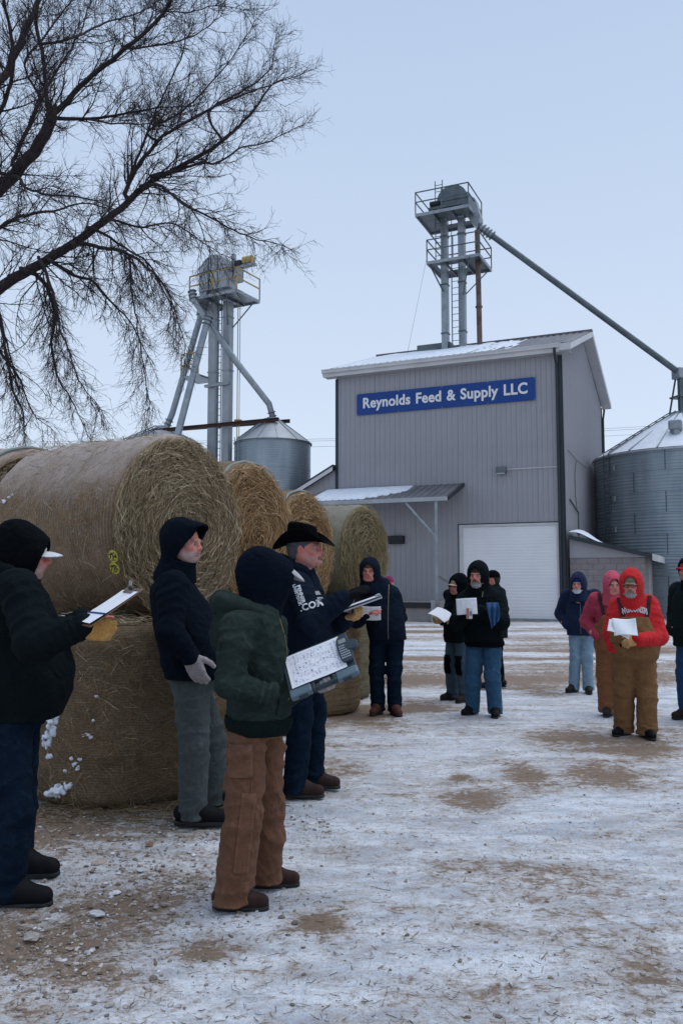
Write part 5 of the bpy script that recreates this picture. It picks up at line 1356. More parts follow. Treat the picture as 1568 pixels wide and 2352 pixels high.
        V, F = tubes_np(P, rad_s); me = np_mesh('straw', V, F)
        C = np.array(cols)[r.integers(len(cols), size=n)] * (.65 + .7 * r.random((n, 1))); col_attr(me, np.repeat(C, 12, 0))
        o = link('straw', me, M['straw'], root); o.matrix_local = ML; tag(o, kind='stuff')
    if n_side:
        n = n_side; xx = r.uniform(-L / 2 + .03, L / 2 - .03, n); ang = r.random(n) * 6.283; Lg = np.clip(np.exp(r.normal(-2.7, .5, n)), .03, .2)
        s = np.linspace(-1, 1, 3); dirs = r.normal(0, .9, n)
        th = ang[:, None] + (Lg * np.cos(dirs) / Rad)[:, None] * s[None] * .5; xv = xx[:, None] + (Lg * np.sin(dirs))[:, None] * s[None] * .5
        xv = np.clip(xv, -L / 2 + .02, L / 2 - .02)
        rv = Rad + .012 + np.abs(r.normal(0, .007, n))[:, None] + (r.random(n) ** 3 * .055)[:, None] * (s[None] > .5)
        P = np.stack([xv, rv * np.cos(th), rv * np.sin(th)], -1)
        V, F = tubes_np(P, r.uniform(.0005, .0013, n)[:, None] * np.ones(3)[None]); me = np_mesh('stray_straw', V, F)
        C = np.array(cols)[r.integers(len(cols), size=n)] * (.5 + .7 * r.random((n, 1))); col_attr(me, np.repeat(C, 9, 0))
        o = link('stray_straw', me, M['straw'], root); o.matrix_local = ML; tag(o, kind='stuff')
    root['_c'] = 0; del root['_c']
    return root, ML, c
BT = 1.27
def top_bale(face, axis, Rad, L, *a, **k):
    ax_ = Vector((axis[0], axis[1], 0)).normalized(); c = Vector((face[0], face[1], BT + Rad * .985)) - ax_ * L / 2
    return bale(c, ax_, Rad, L, *a, **k)
b1, b1M, b1c = top_bale((-1.315, 6.90), (.86, -.51), .765, 1.52, 'nearest round hay bale, lying on its side with two yellow lot stickers', 'net_a', 'hay_core', S_TAN, 9500, 4500, 11, edge=False)
top_bale((-.87, 8.35), (.90, -.44), .76, 1.4, 'golden hay bale lying second in the upper tier, behind the stickered bale', 'net_c', 'hay_gold', S_GOLD, 4500, 700, 12)
top_bale((-.42, 9.9), (.90, -.44), .70, 1.35, 'green-edged golden hay bale lying third in the upper tier, behind the cowboy hat', 'net_c', 'hay_gold', S_GOLD, 3000, 500, 13)
top_bale((.34, 12.3), (.86, -.51), .73, 1.4, 'greenish far hay bale lying last in the upper tier, behind the bespectacled person', 'net_d', 'hay_core', S_OLIVE, 3200, 1400, 14, edge=False)
top_bale((-2.86, 7.95), (.86, -.51), .80, 1.3, 'hay bale at the left edge, end on behind the stickered bale', 'net_a', 'hay_core', S_TAN, 900, 300, 15)
def low_bale(x, y, Rad, label, net, seed, ns): return bale((x, y, BT / 2), (0, 0, 1), Rad, BT, label, net, 'hay_core', S_TAN, 400, ns, seed, edge=False)
lb, lbM, lbc = low_bale(-1.72, 6.72, .70, 'nearest lower hay bale standing on end, patched with snow', 'net_b', 21, 4200)
low_bale(-1.30, 8.05, .69, 'lower hay bale standing second in the bottom tier, in the shadow behind the leaning person', 'net_b', 22, 300)
low_bale(-.89, 9.38, .69, 'lower hay bale standing third in the bottom tier, behind the cowboy hat person', 'net_c', 23, 500)
low_bale(-.47, 10.70, .71, 'tan lower hay bale beside the bespectacled person’s legs', 'net_c', 24, 1400)
low_bale(-.27, 12.0, .70, 'last lower hay bale of the bottom tier, mostly hidden', 'net_d', 25, 300)
low_bale(-3.15, 7.6, .72, 'lower hay bale at the left edge, behind the person with the clipboard', 'net_b', 26, 300)
def bale_local(px, py, c, Rad, vertical):
    """point where the sight line of a pixel meets an upright bale"""
    d = (at(px, py, 5) - Vector((0, 0, CAMZ))).normalized(); o = Vector((0, 0, CAMZ)) - c
    a = d.x ** 2 + d.y ** 2; b = 2 * (o.x * d.x + o.y * d.y); cc = o.x ** 2 + o.y ** 2 - Rad ** 2
    disc = b * b - 4 * a * cc
    t = (-b - math.sqrt(max(disc, 0))) / (2 * a)
    return Vector((0, 0, CAMZ)) + d * t
for k, (px, py, sx, sz_) in enumerate(((124, 1665, .038, .10), (116, 1700, .045, .05), (131, 1640, .03, .05), (200, 1688, .022, .014), (208, 1694, .012, .010), (140, 1815, .055, .032), (122, 1822, .05, .025), (158, 1806, .03, .022), (172, 1755, .012, .020), (180, 1765, .014, .012), (164, 1742, .010, .012), (116, 1738, .022, .018), (184, 1744, .014, .010), (222, 1600, .014, .008), (150, 1770, .010, .014), (215, 1655, .01, .007), (108, 1645, .025, .04))):
    p = bale_local(px, py, lbc, .70, True) - Vector((lbc.x, lbc.y, 0)); snow_clump(lb, p, (sx, min(.028, sx * .8), sz_), 60 + k)
# frost and snow crust on the stickered bale
def cyl_hit(px, py):
    Mi = (Matrix.Translation((b1.location)) @ b1M).inverted(); o = Mi @ Vector((0, 0, CAMZ)); d = (Mi.to_3x3() @ (at(px, py, 5) - Vector((0, 0, CAMZ)))).normalized()
    a = d.y ** 2 + d.z ** 2; b = 2 * (o.y * d.y + o.z * d.z); c = o.y ** 2 + o.z ** 2 - .775 ** 2
    t = (-b - math.sqrt(max(b * b - 4 * a * c, 0))) / (2 * a); return o + d * t
for k, (px, py, s) in enumerate(((10, 1152, .022), (22, 1142, .016), (30, 1136, .012))):
    p = cyl_hit(px, py); o = snow_clump(b1, p, (s, s * .6, s * .6), 80 + k); o.matrix_local = b1M
for (px, py, num) in ((263, 1277, '734'), (266, 1304, '735')):
    p = cyl_hit(px, py); nrm = Vector((0, p.y, p.z)).normalized()
    xa = Vector((1, 0, 0)); ya = nrm.cross(xa).normalized()
    Ms = b1M @ (Matrix.Translation(p + nrm * .012) @ Matrix((xa, ya, nrm)).transposed().to_4x4())
    st = MB().lathe([(0, .002), (.046, .002), (.048, .0), (.046, -.002)], 32).build('lot_sticker', M['sticker'], b1); st.matrix_local = Ms
    MB().lathe([(.042, .0025), (.0436, .0025)], 32).build('print_ring', M['ink'], st)
    for q_, ch_ in enumerate(num):
        tm, _ = text_mesh(ch_, .050, .0006, .0016, res=3); o = link('digit', tm, M['ink'], st); o.location = ((q_ - 1) * .025, 0, .004)
    for yy in (.027, -.027): MB().box2((-.022, yy - .004, .002), (.022, yy + .004, .0035)).build('print_bar', M['ink'], st)

# ================================================================== bare tree
M['bark'] = pm('bark', (0.040, 0.030, 0.030), (0.020, 0.015, 0.016), 12, .9, 0, 90, .006, (1, 1, .4))
tr = np.random.default_rng(77)
TD = 13.0
base_t = at(-330, 1600, TD); tree = empty('bare_tree', (-7.5, TD, 0), 0, 'large leafless tree whose branches hang in from the left', 'tree')
TO = Vector((-7.5, TD, 0))
def W3(px, py, Y=TD): return np.array(at(px, py, Y) - TO)
def spline(pts, n):
    pts = np.array(pts); m = len(pts); d = np.concatenate([[0], np.cumsum(np.linalg.norm(np.diff(pts, axis=0), axis=1))])
    e = np.vstack([2 * pts[0] - pts[1], pts, 2 * pts[-1] - pts[-2]]); u = np.linspace(0, d[-1], n); out = []
    for x in u:
        i = min(np.searchsorted(d, x, 'right') - 1, m - 2); t = (x - d[i]) / (d[i + 1] - d[i] + 1e-9)
        p0, p1, p2, p3 = e[i], e[i + 1], e[i + 2], e[i + 3]
        out.append(.5 * (2 * p1 + (p2 - p0) * t + (2 * p0 - 5 * p1 + 4 * p2 - p3) * t * t + (3 * p1 - p0 - 3 * p2 + p3) * t ** 3))
    return np.array(out)
LIMB = [  # pixel path, start radius, end radius, depth drift, droop
    ([(-170, 780), (0, 655), (110, 590), (240, 502), (330, 428), (430, 372), (520, 325), (590, 262), (640, 205), (690, 180)], .15, .008, .5, 0),
    ([(330, 428), (372, 431), (445, 480), (545, 525), (620, 552), (700, 572)], .045, .005, -1.2, .3),
    ([(350, 402), (400, 390), (465, 372), (500, 372), (570, 335), (640, 325), (735, 287)], .045, .005, 1.4, 0),
    ([(295, 435), (360, 330), (480, 260), (570, 210), (650, 150), (665, 80)], .05, .005, 1.0, -.2),
    ([(480, 260), (560, 225), (640, 198), (735, 170)], .03, .004, .4, 0),
    ([(290, 440), (340, 300), (365, 240), (415, 135), (425, 75)], .045, .005, -1.5, -.3),
    ([(340, 300), (435, 240), (490, 190), (555, 120), (600, 60)], .04, .005, -.6, -.2),
    ([(-170, 560), (0, 432), (60, 368), (105, 312), (118, 275)], .14, .085, -.6, 0),
    ([(118, 275), (200, 195), (300, 115), (375, 30), (410, -30)], .075, .02, -1.2, -.2),
    ([(118, 275), (110, 205), (100, 110), (85, 40), (95, -40)], .07, .03, 0, -.4),
    ([(118, 278), (240, 268), (350, 255), (440, 243)], .045, .006, .6, 0),
    ([(200, 272), (280, 287), (360, 288), (420, 300)], .03, .004, -1.0, 0),
    ([(-120, 280), (0, 190), (45, 110), (80, 30), (110, -40)], .10, .04, 1.2, -.3),
    ([(375, 30), (450, 28), (520, 18), (595, 25)], .025, .004, -.5, 0),
    ([(300, 115), (400, 100), (440, 85), (500, 50), (520, 0)], .03, .004, .8, -.2),
    ([(170, 560), (240, 570), (300, 585), (370, 645), (400, 715), (430, 810)], .05, .004, -1.4, .6),
    ([(300, 590), (305, 680), (315, 770), (330, 875), (345, 950)], .03, .004, -.8, .9),
    ([(50, 618), (90, 635), (115, 670), (130, 720), (122, 800), (140, 880), (165, 915), (195, 985)], .055, .004, .8, .9),
    ([(95, 600), (130, 690), (142, 760), (160, 800), (178, 870), (235, 945)], .04, .004, -1.6, .8),
    ([(-30, 650), (0, 720), (10, 815), (30, 900), (52, 945), (58, 1010)], .06, .006, -.4, .9),
    ([(210, 520), (280, 560), (350, 610), (395, 700), (410, 780)], .04, .004, 1.5, .6),
    ([(115, 595), (165, 625), (215, 640), (255, 690), (300, 740), (345, 830)], .045, .004, .2, .7),
    ([(-40, 545), (50, 497), (140, 480), (210, 470), (290, 500)], .06, .006, 1.6, .2),
    ([(-20, 400), (40, 410), (85, 437), (200, 455), (265, 480)], .05, .006, -1.8, .3),
    ([(30, 370), (60, 300), (112, 200), (180, 90), (210, 0)], .05, .01, 1.9, -.3),
    ([(0, 440), (-20, 330), (15, 230), (30, 140), (10, 0)], .06, .02, -1.7, -.4),
    ([(60, 150), (120, 70), (170, 0), (190, -40)], .04, .01, 2.2, -.3),
    ([(440, 480), (470, 540), (490, 600), (485, 660)], .018, .003, .5, .8),
    ([(-60, 700), (-20, 780), (40, 860), (75, 950), (120, 985)], .05, .004, 1.2, .9),
    ([(240, 505), (330, 530), (400, 520), (470, 560), (560, 600)], .035, .004, 1.9, .4),
    ([(160, 90), (240, 50), (330, 20), (400, -20)], .03, .008, 1.8, -.2)]
allP = {6: ([], []), 4: ([], []), 3: ([], [])}
spawn = []
for k, (pp, r0, r1, dd, droop) in enumerate(LIMB):
    n = len(pp); P0 = [W3(x, y, TD + dd * (i / (n - 1)) * 1.2) for i, (x, y) in enumerate([(a_ if a_ < 450 else 450 + (a_ - 450) * .86, b_) for a_, b_ in pp])]; r0 *= .80
    if pp[0][0] > -50 and spawn:                  # grow out of the nearest limb already there
        Q = np.vstack([q[0] for q in spawn]); Rq = np.concatenate([q[1] for q in spawn]); dq = np.linalg.norm((Q - P0[0]) * np.array([1, .25, 1]), axis=1) - Rq * 2; j = int(np.argmin(dq)); P0 = [Q[j]] + P0 if np.linalg.norm(Q[j] - P0[0]) > .12 else [Q[j]] + P0[1:]; r0 = min(r0, Rq[j] * .85); n = len(P0)
    L = sum(np.linalg.norm(P0[i + 1] - P0[i]) for i in range(n - 1)); m = max(8, int(L / .12))
    S = spline(P0, m); wob = np.cumsum(tr.normal(0, .010, S.shape), 0); wob -= np.linspace(0, 1, m)[:, None] * wob[-1]; S = S + wob
    rr = r0 + (r1 - r0) * np.linspace(0, 1, m) ** .8
    MB().tube([Vector(p) for p in S], list(rr), 8 if r0 > .05 else 6).build('limb', M['bark'], tree, True)
    spawn.append((S, rr, droop, L))
# trunk
MB().tube([(0, 0, -.1), (.02, 0, .5), (.15, 0, 2.2), (.45, .05, 3.8), tuple(W3(-170, 780))], [.46, .38, .33, .28, .16], 16).build('trunk', M['bark'], tree, True)
MB().tube([(.40, .05, 3.6), tuple(W3(-260, 700)), tuple(W3(-170, 560))], [.26, .20, .15], 12).build('limb', M['bark'], tree, True)
MB().tube([tuple(W3(-260, 700)), tuple(W3(-200, 420)), tuple(W3(-120, 280))], [.20, .14, .105], 12).build('limb', M['bark'], tree, True)
UP = np.array([0, 0, 1.])
def grow(p, d, L, m, droop, wig):
    pts = [p]; st = L / (m - 1); d = d / np.linalg.norm(d)
    for i in range(m - 1):
        tend = UP * (-droop if droop > 0 else .35) * .20 + (UP * .12 * (i / m) if droop > 0 else 0)
        d = d + tend + tr.normal(0, wig, 3); d /= np.linalg.norm(d); pts.append(pts[-1] + d * st)
    return np.array(pts)
L1 = []; L2 = []; L3 = []
for (S, rr, droop, L) in spawn:
    nb = int(L / .135); m = len(S)
    for q in range(nb):
        i = int(m * (.06 + .94 * (q + tr.random()) / nb)); i = min(i, m - 2)
        T = S[i + 1] - S[i]; T /= np.linalg.norm(T); t = i / m
        if rr[i] > .09 and tr.random() < .5: continue
        side = tr.normal(0, 1, 3); side -= T * side.dot(T); side /= np.linalg.norm(side)
        d = T * .9 + side * (.55 + .4 * tr.random()) + UP * (.15 if droop <= 0 else -.25 * droop)
        ln = (.45 + .95 * tr.random()) * (1.08 - .86 * t)
        r0 = min(rr[i] * .55, .016) * (.6 + .4 * tr.random())
        L1.append((grow(S[i], d, ln, 7, droop, .13), max(r0, .006), droop))
    e = S[-1] - S[-3]; L1.append((grow(S[-1], e, .25, 7, droop, .1), max(rr[-1], .004), droop))
for (P, r0, droop) in L1:
    L = np.linalg.norm(np.diff(P, axis=0), axis=1).sum()
    for q in range(int(3 + L * 6.5)):
        i = tr.integers(0, 6); f = tr.random(); p = P[i] * (1 - f) + P[i + 1] * f; T = P[i + 1] - P[i]; T /= np.linalg.norm(T)
        side = tr.normal(0, 1, 3); side -= T * side.dot(T); side /= np.linalg.norm(side)
        d = T * .8 + side * .75 - UP * .15 * max(droop, 0)
        L2.append((grow(p, d, (.18 + .42 * tr.random()) * (1.1 - .08 * i), 5, droop * .8, .16), min(r0 * .6, .0055), droop))
for (P, r0, droop) in L2:
    for q in range(tr.integers(4, 8)):
        i = tr.integers(0, 4); f = tr.random(); p = P[i] * (1 - f) + P[i + 1] * f; T = P[i + 1] - P[i]; T /= np.linalg.norm(T)
        side = tr.normal(0, 1, 3); side -= T * side.dot(T); side /= np.linalg.norm(side)
        L3.append((grow(p, T * .7 + side * .8, (.05 + .16 * tr.random()), 3, droop * .5, .18), .0023, droop))
def emit(Ls, k, tip):
    P = np.array([a for a, _, _ in Ls]); r0 = np.array([b for _, b, _ in Ls]); m = P.shape[1]
    Rr = r0[:, None] * (1 - (1 - tip) * np.linspace(0, 1, m)[None]); return tubes_np(P, np.maximum(Rr, .0016), k)
Vs, Fs, off = [], [], 0
for Ls, k, tip in ((L1, 4, .3), (L2, 3, .4), (L3, 3, .55)):
    v, f = emit(Ls, k, tip); Vs.append(v); Fs.append(f + off); off += len(v)
o = link('crown', np_mesh('crown', np.vstack(Vs), np.vstack(Fs)), M['bark'], tree); tag(o, kind='stuff')
# ------------------------------------------------------------------ cloths
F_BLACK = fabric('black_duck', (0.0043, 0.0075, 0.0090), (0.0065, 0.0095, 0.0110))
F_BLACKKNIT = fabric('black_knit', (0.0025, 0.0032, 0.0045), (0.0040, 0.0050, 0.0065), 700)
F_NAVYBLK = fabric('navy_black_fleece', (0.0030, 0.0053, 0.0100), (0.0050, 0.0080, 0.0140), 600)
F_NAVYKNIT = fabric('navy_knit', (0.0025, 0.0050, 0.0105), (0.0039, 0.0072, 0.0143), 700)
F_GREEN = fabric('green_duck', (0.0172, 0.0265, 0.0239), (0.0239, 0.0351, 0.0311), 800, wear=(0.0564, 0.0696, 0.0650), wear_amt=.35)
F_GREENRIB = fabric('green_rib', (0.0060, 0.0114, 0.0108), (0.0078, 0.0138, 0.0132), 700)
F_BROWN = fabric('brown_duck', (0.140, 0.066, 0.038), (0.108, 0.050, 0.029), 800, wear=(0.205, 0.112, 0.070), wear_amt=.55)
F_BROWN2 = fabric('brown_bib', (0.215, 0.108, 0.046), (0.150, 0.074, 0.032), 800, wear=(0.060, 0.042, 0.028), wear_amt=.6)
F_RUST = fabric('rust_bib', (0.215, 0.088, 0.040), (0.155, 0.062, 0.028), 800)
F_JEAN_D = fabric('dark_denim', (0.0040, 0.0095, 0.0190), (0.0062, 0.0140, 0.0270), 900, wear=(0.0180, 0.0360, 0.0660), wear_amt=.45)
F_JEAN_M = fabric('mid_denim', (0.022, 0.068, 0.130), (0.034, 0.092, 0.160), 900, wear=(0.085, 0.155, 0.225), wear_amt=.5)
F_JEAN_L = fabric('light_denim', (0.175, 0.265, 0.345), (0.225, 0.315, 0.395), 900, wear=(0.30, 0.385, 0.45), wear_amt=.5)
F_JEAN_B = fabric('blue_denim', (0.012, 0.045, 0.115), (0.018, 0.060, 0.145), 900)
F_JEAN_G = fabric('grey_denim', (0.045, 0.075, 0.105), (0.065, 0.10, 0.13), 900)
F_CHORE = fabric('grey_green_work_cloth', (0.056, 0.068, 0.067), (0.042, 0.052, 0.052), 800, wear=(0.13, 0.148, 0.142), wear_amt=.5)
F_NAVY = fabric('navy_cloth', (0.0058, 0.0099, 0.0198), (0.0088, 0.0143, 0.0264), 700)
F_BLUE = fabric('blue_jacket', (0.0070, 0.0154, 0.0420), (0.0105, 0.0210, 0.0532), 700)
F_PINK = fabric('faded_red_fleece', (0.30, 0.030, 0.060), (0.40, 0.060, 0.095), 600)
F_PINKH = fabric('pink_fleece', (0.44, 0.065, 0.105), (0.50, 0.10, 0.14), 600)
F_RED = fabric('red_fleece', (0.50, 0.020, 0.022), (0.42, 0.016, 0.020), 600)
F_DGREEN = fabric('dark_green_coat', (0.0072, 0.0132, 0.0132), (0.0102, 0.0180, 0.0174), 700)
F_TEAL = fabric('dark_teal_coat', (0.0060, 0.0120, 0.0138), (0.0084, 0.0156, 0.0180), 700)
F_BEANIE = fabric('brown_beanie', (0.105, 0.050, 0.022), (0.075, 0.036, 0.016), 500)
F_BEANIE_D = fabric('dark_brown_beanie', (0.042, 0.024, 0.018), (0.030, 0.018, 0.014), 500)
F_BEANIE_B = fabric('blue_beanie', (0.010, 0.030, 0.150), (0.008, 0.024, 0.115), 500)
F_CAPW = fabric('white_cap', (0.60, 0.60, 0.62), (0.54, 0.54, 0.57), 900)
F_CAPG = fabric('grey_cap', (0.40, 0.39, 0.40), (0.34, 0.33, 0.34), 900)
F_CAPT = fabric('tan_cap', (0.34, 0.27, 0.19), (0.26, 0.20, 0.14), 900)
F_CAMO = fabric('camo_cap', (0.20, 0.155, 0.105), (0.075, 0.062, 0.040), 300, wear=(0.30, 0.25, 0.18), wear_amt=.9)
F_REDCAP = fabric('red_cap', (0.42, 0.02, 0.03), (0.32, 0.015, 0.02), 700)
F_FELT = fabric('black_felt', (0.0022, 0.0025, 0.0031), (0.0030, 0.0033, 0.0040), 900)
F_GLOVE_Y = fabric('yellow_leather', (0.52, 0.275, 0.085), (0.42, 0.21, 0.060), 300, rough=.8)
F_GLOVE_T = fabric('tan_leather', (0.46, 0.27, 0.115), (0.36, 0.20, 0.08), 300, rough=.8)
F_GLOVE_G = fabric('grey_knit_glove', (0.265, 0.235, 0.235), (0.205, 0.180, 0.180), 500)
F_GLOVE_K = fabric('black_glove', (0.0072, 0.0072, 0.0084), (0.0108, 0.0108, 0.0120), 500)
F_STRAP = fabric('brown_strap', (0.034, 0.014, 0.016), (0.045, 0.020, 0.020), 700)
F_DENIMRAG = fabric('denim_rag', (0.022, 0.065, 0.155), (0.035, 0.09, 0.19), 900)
L_BLACK = pm('black_boot', (0.0045, 0.0050, 0.0065), (0.008, 0.008, 0.010), 20, .7, 0, 120, .002)
L_BROWN = pm('brown_boot', (0.042, 0.021, 0.017), (0.027, 0.014, 0.012), 14, .65, 0, 120, .002)
L_RED = pm('red_brown_boot', (0.095, 0.038, 0.026), (0.060, 0.025, 0.02), 14, .55, 0, 120, .002)
L_GREY = pm('grey_boot', (0.030, 0.025, 0.022), (0.02, 0.017, 0.016), 14, .7, 0, 120, .002)
for _m in (L_BLACK, L_BROWN, L_RED, L_GREY): _m.node_tree.nodes['Principled BSDF'].inputs['Specular IOR Level'].default_value = .12
P_WHITE = pm('white_print', (0.55, 0.56, 0.58), (0.46, 0.47, 0.49), 40, .8)

# ------------------------------------------------------------------ 1 person at the left edge, with a clipboard
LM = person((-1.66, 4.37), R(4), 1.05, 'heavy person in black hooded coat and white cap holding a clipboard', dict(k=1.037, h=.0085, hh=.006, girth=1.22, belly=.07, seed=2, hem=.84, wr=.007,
    mats=dict(jacket=F_BLACK, trousers=F_JEAN_D, boot=L_BLACK), leg=(.118, .098, .092), sleeve=(.105, .098, .070), bs=1.15,
    J=dict(ank_r=(10, 2050, 4.14), ank_l=(36, 1995, 4.55), knee_r=(30, 1860, 4.15), knee_l=(42, 1830, 4.6), sh_r=(45, 1352, 4.13), el_r=(82, 1478, 3.98), wr_r=(190, 1440, 4.02), sh_l=(35, 1352, 4.62), el_l=(90, 1480, 4.66), wr_l=(190, 1432, 4.40), head=(58, 1278, 4.38)),
    foot_r=R(-4), foot_l=R(-4), hood=dict(mat=F_BLACKKNIT, edge=(.090, .32), deep=.012, tall=.02, oh=.13, wr=.004), cap=(F_CAPW, F_CAPW, .082), hyaw=R(6), hpitch=R(4), face=dict(stubble=.5, stc=(.35, .3, .29)),
    hand_r=dict(d=(1, 0, -.12), n=(.15, -1, .1), curl=(.75, .9, .5), glove=F_GLOVE_Y, out=.012, s=1.12, thumb=.2), hand_l=dict(d=(1, 0, 0), n=(0, 1, 0))))
# second hood of the coat, folded behind the neck
def folded_hood(Pp, mat, h=.009, seed=5, up=0.0):
    J = Pp['J']; c = (J['sh_l'] + J['sh_r']) / 2 + np.array((0, 0, up)); hd = J['head']; v = Vox(c + np.array((-.42, -.30, -.25)), c + np.array((.30, .30, .30)), h)
    for k in range(9):
        a0, a1 = R(62 + k * 26.2), R(62 + (k + 1) * 26.2)
        def pt(a): return c + np.array((hd[0] - c[0]) * .0) * 0 + np.array((math.cos(a) * (.105 + .02) - .015 - .045 * max(0, -math.cos(a)), math.sin(a) * .125, .085 - .055 * max(0, math.cos(a)) + .045 * max(0, -math.cos(a))))
        w0, w1 = max(0, -math.cos(a0)), max(0, -math.cos(a1)); v.add(cone(pt(a0), pt(a1), .034 + .026 * w0, .034 + .026 * w1), .03)
    v.add(ell(c + np.array((-.165, 0, -.005)), (.075, .135, .095)), .05).add(ell(c + np.array((-.175, 0, -.075)), (.055, .085, .075)), .05)
    v.disp(wrinkle(.008, 16, seed)); return mesh_of('folded_hood', *v.surf(), mat, Pp['root'])
folded_hood(LM, F_BLACK, .0095, 6)
bv = bvh_of(LM['jacket'])
# ------------------------------------------------------------------ 2 person leaning back on the bales
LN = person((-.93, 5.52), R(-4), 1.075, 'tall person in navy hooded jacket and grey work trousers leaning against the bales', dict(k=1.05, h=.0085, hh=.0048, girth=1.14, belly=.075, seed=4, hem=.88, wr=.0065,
    mats=dict(jacket=F_NAVYBLK, trousers=F_CHORE, boot=L_BLACK), leg=(.112, .098, .090), sleeve=(.100, .090, .070), bs=1.15,
    J=dict(ank_r=(442, 1870, 5.42), ank_l=(492, 1845, 5.80), knee_r=(448, 1705, 5.40), knee_l=(487, 1700, 5.78), hip_r=(440, 1575, 5.42), hip_l=(444, 1570, 5.62), sh_r=(398, 1345, 5.34), sh_l=(404, 1345, 5.84), el_r=(392, 1452, 5.22), wr_r=(436, 1505, 5.24), el_l=(440, 1455, 5.95), wr_l=(475, 1530, 5.80), head=(424, 1249, 5.60)),
    foot_r=R(2), foot_l=R(2), hood=dict(mat=F_NAVYBLK, edge=(.058, .62), deep=.0, peak=True, tall=.0, ow=.084, oh=.13), hyaw=R(-16), hpitch=R(4), face=dict(stubble=.65, stc=(.36, .31, .30), brow=(.2, .15, .13)),
    hand_r=dict(d=(.42, 0, -.9), n=(-.1, -1, .0), curl=(.25, .4, .3), glove=F_GLOVE_G, out=.02, s=1.1), hand_l=dict(d=(.3, 0, -.9), n=(0, 1, 0), glove=F_GLOVE_G)))
# ------------------------------------------------------------------ 3 person in the green jacket
GK = 1.035; GYAW = R(15)
gc0 = at(731, 1524, 4.10 * GK); ge1 = Vector((.31, -.01, .125)).normalized(); ge2 = Vector((.06, -.19, -.165)); ge2 = (ge2 - ge1 * ge2.dot(ge1)).normalized(); gnn = ge1.cross(ge2)
if gnn.z < 0: gnn = -gnn
gwr = gc0 + ge1 * -.005 + ge2 * (.131 - .115) - gnn * .070
GM = person((-.445, 4.27), GYAW, .985, 'person in green canvas jacket and brown work trousers standing with back half turned', dict(k=1.035, h=.0072, hh=.007, girth=.98, belly=.015, seed=7, hem=.915, rib=.075, wr=.0105, twr=.0115,
    mats=dict(jacket=F_GREEN, trousers=F_BROWN, boot=L_BROWN, rib=F_GREENRIB), leg=(.107, .100, .102), sleeve=(.090, .084, .064), bs=.96,
    J=dict(ank_r=(530, 2050, 4.12), ank_l=(606, 2012, 4.42), knee_r=(560, 1870, 4.13), knee_l=(616, 1850, 4.38), hip_r=(568, 1690, 4.17), hip_l=(612, 1690, 4.34), sh_r=(545, 1440, 4.07), sh_l=(628, 1440, 4.44), el_r=(527, 1572, 3.99), wr_r=(622, 1592, 4.06), el_l=(634, 1600, 4.52), wr_l=('w', gwr), head=(614, 1337, 4.27)),
    foot_r=R(-19), foot_l=R(-15), hood=dict(mat=F_NAVYKNIT, edge=(.128, .12), deep=.026, tall=.02, oh=.135, wr=.004), cap=(F_CAPG, F_CAPG, .105, R(30)), hyaw=R(4), hpitch=R(3),
    hand_r=dict(d=(.6, .8, -.2), n=(0, -1, 0), s=.3, out=-.01), hand_l=dict(wd=tuple(ge2), wn=tuple(-gnn), curl=(.75, 1.25, .9), glove=F_GLOVE_G, out=.0, s=1.02, thumb=.3)))
folded_hood(GM, F_GREEN, .0075, 9)
bt = bvh_of(GM['trousers']); bj = bvh_of(GM['jacket'])
side = Vector((0, 1, 0))                                   # looking from the right-hand side
def fr_side(x, z, tilt=0.0): return Matrix.Translation((x, -.5, z)) @ Matrix.Rotation(math.pi / 2, 4, 'X') @ Matrix.Rotation(tilt, 4, 'Z')
Jg = GM['J']; hx, kx = Jg['hip_r'][0], Jg['knee_r'][0]
dcam = Vector((math.sin(GYAW), math.cos(GYAW), 0))      # picture depth in the person's frame
def fr_cam(px, py, Y, P_, tilt=0.0):
    q = Vector(P_['lc']((px, py, Y))); x = Vector((math.cos(GYAW), -math.sin(GYAW), 0)); z = Vector((0, 0, 1)); m = Matrix((x, z, -dcam)).transposed().to_4x4(); m.translation = q; return m @ Matrix.Rotation(tilt, 4, 'Z')
patch(bt, fr_cam(553, 1745, 4.1, GM, R(2)), .125, .155, dcam, GM['root'], F_BROWN, 'pocket', .006)
patch(bt, fr_cam(566, 1905, 4.1, GM, R(-6)), .07, .38, dcam, GM['root'], F_BROWN, 'knee_panel', .004, 10, 30)
def pxl(P_, pts, Y): return [Vector(P_['lc']((x, y, Y))) for x, y in pts]
strip(bt, pxl(GM, [(580, 1700), (581, 1780), (578, 1860), (570, 1930), (560, 2000), (556, 2050)], 4.1), dcam, GM['root'], F_BROWN, 'seam', .0035)
strip(bj, pxl(GM, [(553, 1408), (530, 1425), (508, 1470), (498, 1520)], 4.0), dcam, GM['root'], F_GREEN, 'seam', .003)
strip(bj, pxl(GM, [(636, 1425), (648, 1470), (655, 1540), (657, 1620), (657, 1670)], 4.0), dcam, GM['root'], M['zip'], 'zipper', .004)
strip(bj, pxl(GM, [(640, 1560), (640, 1590), (636, 1625), (630, 1650)], 4.0), dcam, GM['root'], F_GREENRIB, 'pocket_edge', .004)
strip(bj, pxl(GM, [(520, 1655), (570, 1650), (620, 1640), (650, 1632)], 4.0), dcam, GM['root'], F_GREEN, 'seam', .003)
